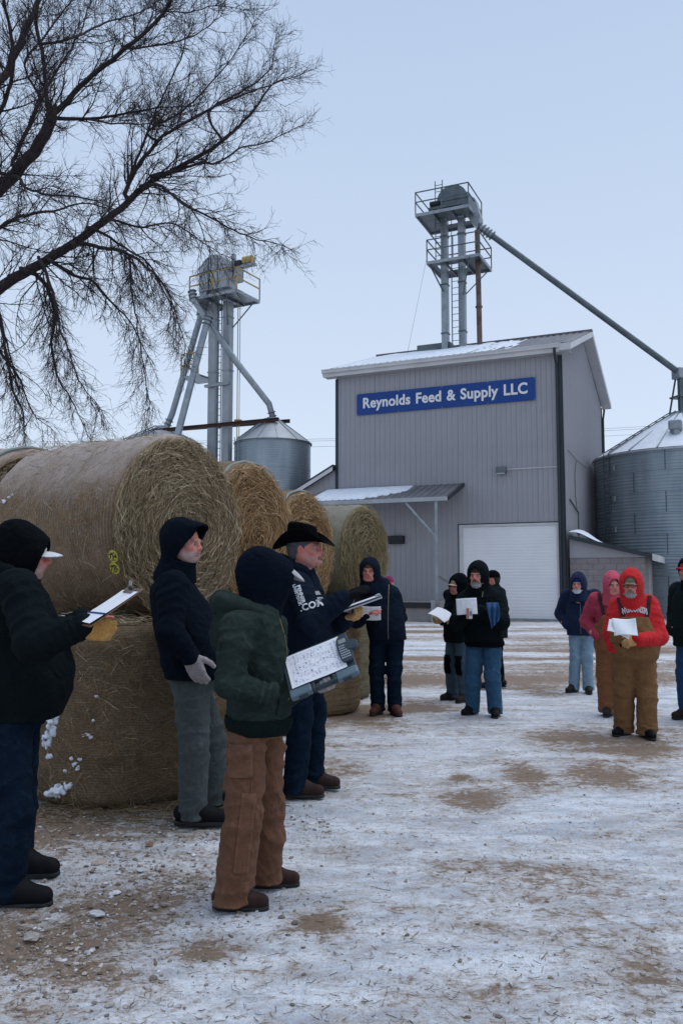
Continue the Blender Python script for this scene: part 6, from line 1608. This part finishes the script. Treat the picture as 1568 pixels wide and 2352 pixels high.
# ------------------------------------------------------------------ 4 auctioneer in the cowboy hat
CB = person((-.30, 6.36), R(-10), 1.03, 'person in black cowboy hat and lettered dark jacket calling out', dict(k=1.025, h=.009, hh=.0042, girth=1.14, belly=.075, seed=11, hem=.86, wr=.0065,
    mats=dict(jacket=F_NAVY, trousers=F_JEAN_D, boot=L_BROWN), leg=(.112, .095, .095), sleeve=(.105, .096, .070), bs=1.1,
    J=dict(ank_r=(676, 1808, 6.26), ank_l=(715, 1788, 6.52), knee_r=(690, 1640, 6.24), knee_l=(722, 1630, 6.52), sh_r=(684, 1342, 6.16), sh_l=(704, 1338, 6.62), el_r=(712, 1432, 5.98), wr_r=(790, 1374, 6.02), el_l=(752, 1440, 6.56), wr_l=(790, 1424, 6.30), head=(700, 1262, 6.38)),
    foot_r=R(2), foot_l=R(2), cowboy=F_FELT, hair=(0.075, 0.078, 0.085), hyaw=R(-8), hpitch=R(-3), hs=1.13, face=dict(open=True, stubble=.25, stc=(.3, .24, .23)),
    hand_r=dict(d=(1, .0, .5), n=(-.4, -.5, .8), curl=(.15, .2, .15), glove=F_GLOVE_K, out=.015, s=1.05), hand_l=dict(d=(.9, -.25, .25), n=(.1, -.2, -1), curl=(.55, .6, .4), glove=F_GLOVE_T, out=.01, s=1.05, thumb=.2)))
bj = bvh_of(CB['jacket']); d10 = Vector((math.sin(R(-10)), math.cos(R(-10)), 0))
def fr_c(px, py, Y, P_, yaw, tilt):
    q = Vector(P_['lc']((px, py, Y))); x = Vector((math.cos(yaw), -math.sin(yaw), 0)); dc = Vector((math.sin(yaw), math.cos(yaw), 0)); m = Matrix((x, Vector((0, 0, 1)), -dc)).transposed().to_4x4(); m.translation = q; return m @ Matrix.Rotation(tilt, 4, 'Z')
for s_, px, py, size, tilt in (('.COM', 716, 1390, .066, R(16)), ('PENNER', 691, 1364, .034, R(-70)), ('LIVESTOCK', 682, 1366, .029, R(-70))):
    tm, co = text_mesh(s_, size, 0, .002, res=2); project(tm, co, bj, fr_c(px, py, 6.0, CB, R(-10), tilt), d10, CB['root'], P_WHITE, .009)
dch = Vector((-.75, .66, 0)).normalized()
xch = Vector((.66, .75, 0)).normalized()
for s_, zz, size in (('PENNER', 1.46, .036), ('LIVESTOCK', 1.415, .036), ('.COM', 1.37, .034)):
    tm, co = text_mesh(s_, size, 0, .0015, res=2); m = Matrix((xch, Vector((0, 0, 1)), -dch)).transposed().to_4x4(); m.translation = Vector((.26, -.13, zz)); project(tm, co, bj, m, dch, CB['root'], P_WHITE, .009, back=.06)
folded_hood(CB, F_NAVY, .010, 12, .03)
# ------------------------------------------------------------------ 5 person with spectacles beside the far bales
NV = person((.55, 10.3), R(-98), 1.055, 'broad person with spectacles and brown beanie leaning by the far bales', dict(girth=1.07, belly=.05, seed=13, hem=.84, h=.0135, hh=.006, wr=.006, mats=dict(jacket=F_NAVY, trousers=F_JEAN_D, boot=L_RED), leg=(.108, .092, .085), sleeve=(.100, .092, .070), pock_l=True, beanie=F_BEANIE, glasses=True,
    J=dict(ank_r=(868, 1622, 10.32), ank_l=(906, 1625, 10.25), knee_r=(864, 1540, 10.3), knee_l=(905, 1540, 10.25), sh_r=(836, 1368, 10.38), sh_l=(902, 1368, 10.3), el_r=(820, 1425, 10.1), wr_r=(846, 1408, 9.92), el_l=(916, 1418, 10.42), wr_l=(900, 1450, 10.25), head=(848, 1313, 10.24)), hood=dict(mat=F_NAVY, ow=.084), hyaw=R(-4), face=dict(), foot_l=R(20), foot_r=R(-14),
    hand_r=dict(d=(.6, .6, .2), n=(.2, -.5, .7), curl=(.5, .6, .4))))
b5 = bvh_of(NV['jacket']); strip(b5, [Vector((.5, .03, z)) for z in np.linspace(.86, 1.52, 14)], (-1, 0, 0), NV['root'], M['zip'], 'zipper', .006)
# ------------------------------------------------------------------ 6 person in the tan cap
CM = person((1.55, 11.4), R(-148), .965, 'person in tan cap and black hooded jacket reading a sheet, black knee patches', dict(seed=15, hem=.80, h=.0145, hh=.0068, mats=dict(jacket=F_BLACK, trousers=F_JEAN_G, boot=L_GREY), hood=dict(mat=F_BLACKKNIT, ow=.08), cap=(F_CAPT, F_CAPT, .07), hyaw=R(10), hpitch=R(2), hs=1.08, face=dict(stubble=.5), girth=1.05, leg=(.108, .096, .09),
    J=dict(head=(1050, 1346, 11.3), el_r=(1072, 1420, 11.3), wr_r=(1048, 1428, 11.05), el_l=(1025, 1408, 11.35), wr_l=(1018, 1428, 11.12)), foot_l=R(15), foot_r=R(-5), hand_r=dict(d=(1, .3, 0), n=(0, -.6, .8), curl=(.7, .7, .5), glove=F_GLOVE_Y), hand_l=dict(d=(1, -.3, 0), n=(0, .3, -1), curl=(.5, .6, .4), glove=F_GLOVE_T)))
b6 = bvh_of(CM['trousers'])
for s in ('l', 'r'):
    k = CM['J']['knee_' + s]; m = Matrix(((0, 0, 1), (1, 0, 0), (0, 1, 0))).to_4x4(); m.translation = Vector((k[0] + .3, k[1], k[2])); patch(b6, m, .13, .26, (-1, 0, 0), CM['root'], F_BLACKKNIT, 'knee_patch', .006)
# ------------------------------------------------------------------ 7 bearded person
BD = person((1.66, 9.94), R(-112), 1.03, 'grey-bearded person in black quilted jacket and blue jeans holding a sheet', dict(k=1.025, seed=17, girth=1.13, belly=.04, hem=.845, rib=.055, h=.0128, hh=.0058, wr=.007, mats=dict(jacket=F_BLACK, trousers=F_JEAN_M, boot=L_BLACK, rib=F_BLACKKNIT), beanie=F_BEANIE_D, hood=dict(mat=F_BLACK, ow=.086, oh=.125), beard=dict(c0=(0.085, 0.055, 0.040), c1=(0.42, 0.41, 0.40), long=.012), leg=(.115, .098, .088), sleeve=(.105, .095, .072), hyaw=R(-4), hpitch=R(3), hs=1.08,
    J=dict(ank_r=(1084, 1638, 10.0), ank_l=(1138, 1645, 9.86), knee_r=(1085, 1565, 9.95), knee_l=(1130, 1555, 9.85), head=(1096, 1322, 9.9), sh_r=(1066, 1378, 10.0), sh_l=(1140, 1376, 9.95), el_r=(1050, 1432, 9.78), wr_r=(1072, 1412, 9.60), el_l=(1150, 1430, 9.72), wr_l=(1102, 1402, 9.58)), foot_l=R(8), foot_r=R(-18),
    hand_r=dict(d=(.3, .8, .3), n=(.6, -.3, .6), curl=(.6, .7, .5), glove=F_GLOVE_K), hand_l=dict(d=(.2, -1, .1), n=(.9, 0, .3), curl=(.5, .6, .4), glove=F_GLOVE_K)))
b7 = bvh_of(BD['jacket']); strip(b7, [Vector((.5, .02, z)) for z in np.linspace(1.36, 1.50, 5)], (-1, 0, 0), BD['root'], M['zip'], 'zipper', .007)
# ------------------------------------------------------------------ 8 person hidden behind the bearded one
person((2.31, 12.8), R(150), .975, 'person in dark teal coat mostly hidden behind the bearded person', dict(seed=19, girth=1.1, hem=.76, h=.018, hh=.01, mats=dict(jacket=F_TEAL, trousers=F_BLACK, boot=L_GREY), hair=(.03, .025, .02), hood=None, beanie=F_BLACKKNIT, hyaw=R(25), pock_l=True, J=dict(head=('l', .03, .03, 1.66))))
# ------------------------------------------------------------------ 9 person in the blue jacket
BL = person((3.47, 12.3), R(-110), .955, 'white-bearded person in navy hooded jacket and faded jeans', dict(seed=21, girth=1.10, belly=.03, hem=.85, h=.0145, hh=.0066, mats=dict(jacket=F_BLUE, trousers=F_JEAN_L, boot=L_GREY), hood=dict(mat=F_BLUE, tall=.03, ow=.084), beanie=F_BEANIE_B, beard=dict(c0=(.34, .32, .31), c1=(.62, .62, .63)), pock_l=True, pock_r=True, hyaw=R(-6), hs=1.08, sleeve=(.105, .10, .072), leg=(.104, .09, .086), foot_l=R(10), foot_r=R(-25), J=dict(knee_r=(1320, 1508, 12.28), knee_l=(1347, 1508, 12.2), ank_r=(1317, 1580, 12.3), ank_l=(1350, 1585, 12.2), head=(1326, 1343, 12.2))))
b9 = bvh_of(BL['jacket']); strip(b9, [Vector((.5, .0, z)) for z in np.linspace(.88, 1.50, 12)], (-1, 0, 0), BL['root'], M['zip'], 'zipper', .005)
# ------------------------------------------------------------------ 10 / 11 two people in bib overalls
def bib(Pp, mat, g, belly, zt, hw, h=.012, holes=False, straps=True):
    J = Pp['J']; pel = (J['hip_l'] + J['hip_r']) / 2; ch = (J['sh_l'] + J['sh_r']) / 2; S = []
    for z, rx, ry in ((.84, .172, .212), (.95, .176, .212), (1.08, .172, .207), (1.22, .165, .212), (1.34, .152, .213), (1.42, .132, .195)):
        t = np.clip((z - .93) / .52, -.4, 1.1); c = pel[:2] * (1 - t) + ch[:2] * t; b = belly * math.exp(-((z - 1.05) / .2) ** 2); S.append((z, c[0] + b * .75, c[1], rx * g + b * .55 + .027, ry * (1 + (g - 1) * .8) + b * .2 + .022))
    lo = np.array((ch[0] - .4, ch[1] - .4, .85)); v = Vox(lo, np.array((ch[0] + .5, ch[1] + .4, zt + .03)), h); v.add(loft(S), 0); v.disp(wrinkle(.006, 12, 33))
    X, Y, Z = [a.reshape([-1 if i == j else 1 for j in range(3)]) for i, a in enumerate(v.ax)]
    hwz = np.interp(Z.ravel(), [.85, 1.08, 1.16, zt], [.40, .30, hw + .05, hw]).reshape(Z.shape); xb = np.interp(Z.ravel(), [.85, 1.06, 1.14, zt], [-.5, -.25, .02, .05]).reshape(Z.shape)
    v.d = np.maximum(np.maximum(v.d, np.abs(Y - ch[1]) - hwz), xb - X); v.zcut(1.0, zt); o = mesh_of('bib', *v.surf(), mat, Pp['root'])
    bj = bvh_of(Pp['jacket'])
    for s in (1, -1):
        P_ = []
        for t in np.linspace(0, 1, 12):
            yy = ch[1] + s * (hw - .02 + .055 * t); zz = zt - .03 + (1.56 - zt) * t; hit = bj.ray_cast(Vector((ch[0] + .7, yy, zz)), Vector((-1, 0, 0)), 1.0)
            if hit[0]: P_.append(hit[0] + Vector((.009, 0, .002)))
        mb = MB()
        for a, b in zip(P_[:-1], P_[1:]): mb.beam(a, b + (b - a) * .12, .042, .007, up=(1, 0, .4))
        if len(P_) > 2 and straps: mb.build('strap', F_STRAP, Pp['root'])
    return o
PK = person((3.22, 10.1), R(-104), .945, 'person in faded red hooded fleece and rust bib overalls', dict(k=1.01, seed=23, girth=1.08, hem=.92, h=.0138, hh=.0058, mats=dict(jacket=F_PINK, trousers=F_RUST, boot=L_GREY), hood=dict(mat=F_PINKH, tall=.035, ow=.082, oh=.125, lining=F_BLACKKNIT), hair=(.012, .010, .010), pock_r=True, pock_l=True, hyaw=R(8), over=True, waist=1.12, leg=(.118, .108, .105), sleeve=(.095, .088, .068), hs=1.04, J=dict(ank_r=(1393, 1632, 10.1), ank_l=(1418, 1630, 10.2), head=(1407, 1346, 10.0)), face=dict(brow=(.02, .015, .012))))
bib(PK, F_RUST, 1.08, 0, 1.26, .13)
RD = person((2.985, 8.7), R(-106), .955, 'stout person in red hooded sweatshirt and worn brown bib overalls', dict(k=1.02, seed=25, girth=1.24, belly=.055, hem=.90, h=.0115, hh=.0052, wr=.006, twr=.009, mats=dict(jacket=F_RED, trousers=F_BROWN2, boot=L_BLACK), hood=dict(mat=F_RED, tall=.012, ow=.088, oh=.13), pock_r=True, cap=(F_CAMO, F_CAMO, .06), glasses=True, beard=dict(c0=(.15, .12, .11), c1=(.36, .34, .33)), hyaw=R(-8), hpitch=R(3), hs=1.10, over=True, waist=1.12, leg=(.128, .118, .114), sleeve=(.108, .100, .074), them=.03,
    J=dict(ank_r=(1432, 1672, 8.75), ank_l=(1484, 1685, 8.62), knee_r=(1432, 1585, 8.7), knee_l=(1484, 1590, 8.6), sh_r=(1418, 1392, 8.78), sh_l=(1490, 1388, 8.68), el_r=(1403, 1455, 8.72), wr_r=(1414, 1500, 8.64), el_l=(1512, 1462, 8.55), wr_l=(1466, 1470, 8.36), head=(1448, 1344, 8.62)), foot_l=R(15), foot_r=R(-32),
    hand_l=dict(d=(.35, -.9, -.2), n=(.8, .2, .6), curl=(.55, .6, .4), glove=F_GLOVE_T, s=1.08), hand_r=dict(d=(.4, .2, -.9), n=(0, -1, 0))))
bib(RD, F_BROWN2, 1.24, .055, 1.285, .135, .0105)
brd = bvh_of(RD['jacket'])
tm, co = text_mesh('WISCONSIN', .085, 0, .003, res=2, sx=.72); co = co.copy(); co[:, 0] *= .29 / (co[:, 0].max() - co[:, 0].min()); ang = co[:, 0] / .30; rr = .30 + co[:, 1]; co2 = np.stack([rr * np.sin(ang), rr * np.cos(ang) - .30, 0 * ang], -1)
cR = (RD['J']['sh_l'] + RD['J']['sh_r']) / 2; m = Matrix(((0, 0, 1), (1, 0, 0), (0, 1, 0))).to_4x4(); m.translation = Vector((.7, cR[1], 1.365)); project(tm, co2, brd, m, (-1, 0, 0), RD['root'], P_WHITE, .014)
btr = bvh_of(RD['trousers'])
for (px, py, w, h_) in ((1420, 1478, .055, .03), (1434, 1484, .022, .04), (1412, 1560, .035, .045), (1402, 1618, .03, .035)):
    q = RD['lc']((px, py, 8.4)); dd = Vector((math.sin(R(-106)), math.cos(R(-106)), 0)); xx = Vector((math.cos(R(-106)), -math.sin(R(-106)), 0)); m = Matrix((xx, Vector((0, 0, 1)), -dd)).transposed().to_4x4(); m.translation = Vector(q)
    patch(btr, m, w, h_, dd, RD['root'], F_BLACKKNIT, 'torn_hole', .003, 8, 8, lambda x, y: (x * math.sqrt(max(0, 1 - y * y / 2)), y * math.sqrt(max(0, 1 - x * x / 2))))
# ------------------------------------------------------------------ 12 person cut by the right edge, 13 person behind the far bale
person((4.06, 9.85), R(-152), 1.02, 'person in dark green coat and blue jeans cut off by the right edge', dict(seed=27, girth=1.15, hem=.82, h=.015, hh=.008, mats=dict(jacket=F_DGREEN, trousers=F_JEAN_B, boot=L_BROWN), hood=dict(mat=F_NAVYKNIT, ow=.08), cap=(F_REDCAP, F_REDCAP, .07), pock_l=True, pock_r=True, sleeve=(.105, .098, .072), leg=(.112, .098, .094), hyaw=R(-4), face=dict(stubble=.5)))
person((.735, 14.2), R(-95), .93, 'person in pink knit hat almost hidden behind the far bale', dict(seed=29, hem=.82, h=.024, hh=.011, mats=dict(jacket=F_NAVY, trousers=F_JEAN_D, boot=L_BLACK), beanie=fabric('magenta_knit', (0.26, 0.03, 0.11), (0.16, 0.02, 0.07), 400), J=dict(head=('l', .03, .06, 1.66))))

# ------------------------------------------------------------------ things in their hands
def paper_mat(name, rows=34.0, ink=(0.10, 0.10, 0.16), scribble=False, dens=.5):
    m, t, b = new_mat(name); c = _n(t, 'ShaderNodeTexCoord'); s = _n(t, 'ShaderNodeSeparateXYZ'); t.links.new(c.outputs['UV'], s.inputs[0]); u, v = s.outputs[0], s.outputs[1]
    mp = _n(t, 'ShaderNodeMapping'); mp.inputs['Scale'].default_value = (rows * 1.6, rows, 1); t.links.new(c.outputs['UV'], mp.inputs[0])
    row = math_(t, 'ABSOLUTE', math_(t, 'SINE', math_(t, 'MULTIPLY', v, rows * math.pi)))
    nz = noise(t, mp.outputs[0], 1.6, 2, .6, .8 if scribble else .1); mp2 = _n(t, 'ShaderNodeMapping'); mp2.inputs['Scale'].default_value = (7, 5, 1); t.links.new(c.outputs['UV'], mp2.inputs[0])
    blk = noise(t, mp2.outputs[0], 1.0, 2)
    ink_m = math_(t, 'MULTIPLY', math_(t, 'MULTIPLY', ramp(t, row, .35, .75), ramp(t, nz, .50, .56)), ramp(t, blk, .42, .50))
    ed = math_(t, 'MULTIPLY', math_(t, 'LESS_THAN', math_(t, 'ABSOLUTE', math_(t, 'SUBTRACT', u, .5)), .44), math_(t, 'LESS_THAN', math_(t, 'ABSOLUTE', math_(t, 'SUBTRACT', v, .5)), .45))
    ink_m = math_(t, 'MULTIPLY', math_(t, 'MULTIPLY', ink_m, ed), dens)
    if scribble: rl = math_(t, 'MULTIPLY', math_(t, 'GREATER_THAN', math_(t, 'ABSOLUTE', math_(t, 'COSINE', math_(t, 'MULTIPLY', v, rows * math.pi))), .985), .25); ink_m = math_(t, 'MAXIMUM', ink_m, math_(t, 'MULTIPLY', rl, ed))
    cc = mixc(t, ink_m, (0.72, 0.73, 0.76), ink); t.links.new(cc, b.inputs['Base Color']); b.inputs['Roughness'].default_value = .85; b.inputs['Specular IOR Level'].default_value = .1
    return m
PAPER = paper_mat('printed_sheet', 46, (.12, .12, .16)); SCRIB = paper_mat('handwritten_sheet', 16, (.06, .06, .20), True, .8); PLAIN = paper_mat('pale_sheet', 60, (.3, .3, .36), dens=.35)
def sheet(o, e1, e2, w, hgt, curve=None, n=14):
    """paper: e1 = right, e2 = up, centred on o; curve(u,v) lifts along the normal"""
    e1 = Vector(e1).normalized(); e2 = Vector(e2); e2 = (e2 - e1 * e2.dot(e1)).normalized(); nn = e1.cross(e2); vs, fs, uv = [], [], []
    for i in range(n + 1):
        for j in range(n + 1):
            u, v = i / n, j / n; vs.append(tuple(Vector(o) + e1 * (u - .5) * w + e2 * (v - .5) * hgt + nn * (curve(u, v) if curve else 0))); uv.append((u, v))
    for i in range(n):
        for j in range(n): q = i * (n + 1) + j; fs.append((q, q + n + 1, q + n + 2, q + 1))
    me = np_mesh('sheet', np.array(vs), np.array(fs)); ul = me.uv_layers.new(name='UVMap'); li = np.empty(len(me.loops), np.int32); me.loops.foreach_get('vertex_index', li); ul.data.foreach_set('uv', np.array(uv, f4)[li].ravel())
    return me
def paper(name, label, o, e1, e2, w, hgt, mat, curve=None, cat='paper', parent=None):
    ob = link(name, sheet(o, e1, e2, w, hgt, curve), mat, parent); sm = ob.modifiers.new('thick', 'SOLIDIFY'); sm.thickness = .0009
    if parent is None: tag(ob, label, cat)
    return ob
M['hardboard'] = pm('hardboard', (0.16, 0.095, 0.05), (0.12, 0.07, 0.04), 9, .6); M['clip'] = pm('clip_metal', (0.32, 0.31, 0.30), (0.15, 0.10, 0.08), 12, .4, .8)
M['alu'] = pm('brushed_metal', (0.42, 0.44, 0.47), (0.36, 0.38, 0.41), 10, .4, .8, 60, .0005)
M['case_dark'] = pm('dark_plastic', (0.022, 0.034, 0.045), (0.028, 0.042, 0.054), 14, .5, 0, 400, .0005); M['case_grey'] = pm('blue_grey_plastic', (0.085, 0.125, 0.155), (0.10, 0.145, 0.175), 14, .5, 0, 400, .0005)
M['key'] = pm('grey_keys', (0.35, 0.38, 0.42), None, 20, .5); M['lcd'] = pm('lcd', (0.25, 0.28, 0.27), None, 20, .25)
# clipboard of the person at the left edge
c0 = at(252, 1393, 4.02 * 1.037); e1 = Vector((.165, .11, .135)).normalized(); e2 = Vector((.08, -.21, -.045)); e2 = (e2 - e1 * e2.dot(e1)).normalized(); nn = e1.cross(e2) * -1
if nn.z < 0: nn = -nn
cbd = empty('clipboard', c0, 0, 'brown clipboard with white sheets held in a yellow glove', 'clipboard'); MX = Matrix((e1, e2, nn)).transposed().to_4x4()
o = MB().box((0, 0, 0), (.315, .225, .004)).build('board', M['hardboard'], cbd, bevel=.001); o.matrix_local = MX
pp = sheet((0, 0, 0), (0, -1, 0), (1, 0, 0), .205, .275, lambda u, v: .003 + .010 * (1 - v) ** 2); o = link('sheets', pp, PLAIN, cbd); o.matrix_local = MX @ Matrix.Translation((-.010, 0, .002))
cl = MB().box((.125, 0, .008), (.035, .11, .006)).box((.140, 0, .018), (.012, .06, .02)).build('clip', M['clip'], cbd, bevel=.002); cl.matrix_local = MX
o = MB().tube([(.14, -.012, .02), (.155, -.012, .045), (.155, .012, .045), (.14, .012, .02)], .004, 6).build('clip_lever', M['alu'], cbd, True); o.matrix_local = MX
o = MB().tube([(-.075, -.11, .012), (-.065, .115, .012)], .0045, 8).build('pen', M['sign_blue']); o.matrix_world = Matrix.Translation(c0) @ MX; tag(o, 'dark blue pen lying across the brown clipboard', 'pen')
# clipboard case of the person in green
c0, e1, e2, nn = gc0, ge1, ge2, gnn
MX = Matrix((e1, e2, nn)).transposed().to_4x4(); cs = empty('clipboard_case', c0, 0, 'grey plastic clipboard case with calculator and handwritten sheet', 'clipboard')
def cpart(mb, name, mat, bev=.004):
    o = mb.build(name, mat, cs, bevel=bev); o.matrix_local = MX; return o
W2, H2 = .355, .262
cpart(MB().box((0, -.018, -.016), (W2, H2 - .036, .030)), 'case_body', M['case_dark'])
hz = H2 / 2
cpart(MB().box2((-W2 / 2, hz - .040, -.034), (-.065, hz + .012, .000)), 'corner_grip', M['case_grey'], .008); cpart(MB().box2((.065, hz - .040, -.034), (W2 / 2, hz + .012, .000)), 'corner_grip', M['case_grey'], .008)
cpart(MB().box2((-.064, hz - .040, -.031), (-.045, hz + .008, -.002)).box2((.045, hz - .040, -.031), (.064, hz + .008, -.002)).box2((-.045, hz - .006, -.031), (.045, hz + .008, -.002)), 'handle', M['case_dark'], .004)
for s in (-1, 1): cpart(MB().box2((s * .115 - .022, hz + .013, -.030), (s * .115 + .022, hz + .019, -.008)), 'latch', M['case_dark'], .002)
pp = sheet((0, 0, 0), (0, -1, 0), (1, 0, 0), .212, .29, lambda u, v: .002 + .004 * math.sin(v * 7) * .3); o = link('handwritten_sheet', pp, SCRIB, cs); o.matrix_local = MX @ Matrix.Translation((-.012, -.012, .002))
cal = MB(); prof = []
for a in np.linspace(0, 2 * math.pi, 40, endpoint=False): r_ = (abs(math.cos(a)) ** 3.2 + abs(math.sin(a)) ** 3.2) ** (-1 / 3.2); prof.append(Vector((.148 + .036 * r_ * math.cos(a), -.012 + .086 * r_ * math.sin(a), .006)))
cal.prism(prof, (0, 0, .015)); calo = cpart(cal, 'calculator', M['case_dark'], .003)
MB().box2((.128, -.075, .0212), (.166, -.048, .0222)).build('display', M['lcd'], calo)
key = MB().box2((-.0032, -.0042, 0), (.0032, .0042, .002)).mesh('key')
for i in range(5):
    for j in range(6): o = link('key', key, M['key'], calo); o.location = (.126 + i * .0100, -.030 + j * .0155, .0212)
cpart(MB().lathe([(0, .026), (.030, .026), (.034, .020), (.034, .006)], 24, (.186, -.020, 0)), 'clip_grip', M['case_dark'], 0)
# metal form holder of the auctioneer
a, b = at(772, 1406, 6.25), at(876, 1369, 6.25); e1 = (b - a).normalized(); e2 = Vector((0, 1, .02)); e2 = (e2 - e1 * e2.dot(e1)).normalized(); nn = e1.cross(e2); nn = nn if nn.z > 0 else -nn
MX = Matrix((e1, e2, nn)).transposed().to_4x4(); fh = empty('form_holder', (a + b) / 2, 0, 'thin metal form holder held level by the cowboy hat person', 'clipboard'); L_ = (b - a).length
for z, t, n_, m_ in ((-.010, .012, 'lower_tray', 'alu'), (.004, .003, 'lid', 'alu')): o = MB().box((0, 0.10, z), (L_, .235, t)).build(n_, M[m_], fh, bevel=.002); o.matrix_local = MX
o = link('sheets', sheet((0, 0, 0), (0, -1, 0), (1, 0, 0), .21, .29, lambda u, v: .0), PAPER, fh); o.matrix_local = MX @ Matrix.Translation((0, .10, .0075))
o = MB().box((L_ / 2 - .02, .10, .012), (.035, .12, .012)).build('clip', M['alu'], fh, bevel=.003); o.matrix_local = MX
# sheets held by the others
paper('sheet_of_paper', 'white printed sheet held by the bespectacled person', at(852, 1409, 9.86), (1, -.1, -.02), (-.05, -.35, .95), .225, .185, PAPER, lambda u, v: .02 * math.sin(u * 3) - .03 * (1 - v) ** 2)
paper('sheet_of_paper', 'white folded sheet held low by the person in the tan cap', at(1012, 1412, 11.0), (.75, -.55, -.42), (.2, .75, .5), .27, .21, PLAIN, lambda u, v: .025 * math.sin(u * 3.1))
paper('sheet_of_paper', 'printed sheet held up by the grey-bearded person', at(1071, 1393, 9.72), (1, -.15, .06), (.06, .12, 1), .235, .185, PAPER, lambda u, v: .02 * math.sin(u * 3))
paper('sheet_of_paper', 'crumpled white sheets held by the person in red', at(1434, 1440, 8.40), (.85, -.2, .05), (-.1, .45, .75), .225, .185, PLAIN, lambda u, v: .02 * math.sin(u * 4 + v * 2))
paper('sheet_of_paper', 'lower crumpled sheet under the top one held by the person in red', at(1420, 1446, 8.44), (.8, -.25, -.18), (.15, .6, .6), .215, .15, PLAIN, lambda u, v: .03 * math.sin(u * 3 + 1) + .015 * v)
bx = empty('small_box', at(1077, 1409, 9.66), R(10), 'small orange and white box held by the grey-bearded person', 'box')
M['orange'] = pm('orange_card', (0.52, 0.10, 0.03), (0.48, 0.09, 0.03), 20, .6); M['card'] = pm('pale_card', (0.55, 0.56, 0.58), (0.40, 0.42, 0.46), 60, .6)
MB().box((0, 0, 0), (.062, .03, .120)).build('carton', M['card'], bx, bevel=.002); MB().box((-.020, -.0165, 0), (.022, .003, .121)).build('orange_panel', M['orange'], bx); MB().box((.012, -.0165, .0), (.022, .003, .05)).build('print', M['case_grey'], bx)
# denim cloth over the bearded person's arm
v = []; fs = []; n = 16; c0 = at(1128, 1408, 9.78)
for i in range(n + 1):
    for j in range(n + 1):
        u, w = i / n - .5, j / n; wid = .14 * (1 - .55 * max(0, w - .3)) ; x = u * wid + .02 * w; z = .12 - w * .30 - (.10 * (u + .5) if w > .5 else 0) * (w - .5) * 2 * -1; y = -.05 - .02 * math.sin(u * 14 + w * 3) - .05 * math.sin(min(w, .25) * 6.28); v.append((c0.x + x, c0.y + y, c0.z + z))
for i in range(n):
    for j in range(n): q = i * (n + 1) + j; fs.append((q, q + n + 1, q + n + 2, q + 1))
o = link('denim_cloth', np_mesh('denim_cloth', np.array(v), np.array(fs)), F_DENIMRAG); sm = o.modifiers.new('thick', 'SOLIDIFY'); sm.thickness = .006; sm2 = o.modifiers.new('sub', 'SUBSURF'); sm2.levels = 1; sm2.render_levels = 1
tag(o, 'blue denim cloth hanging over the grey-bearded person’s forearm', 'cloth')
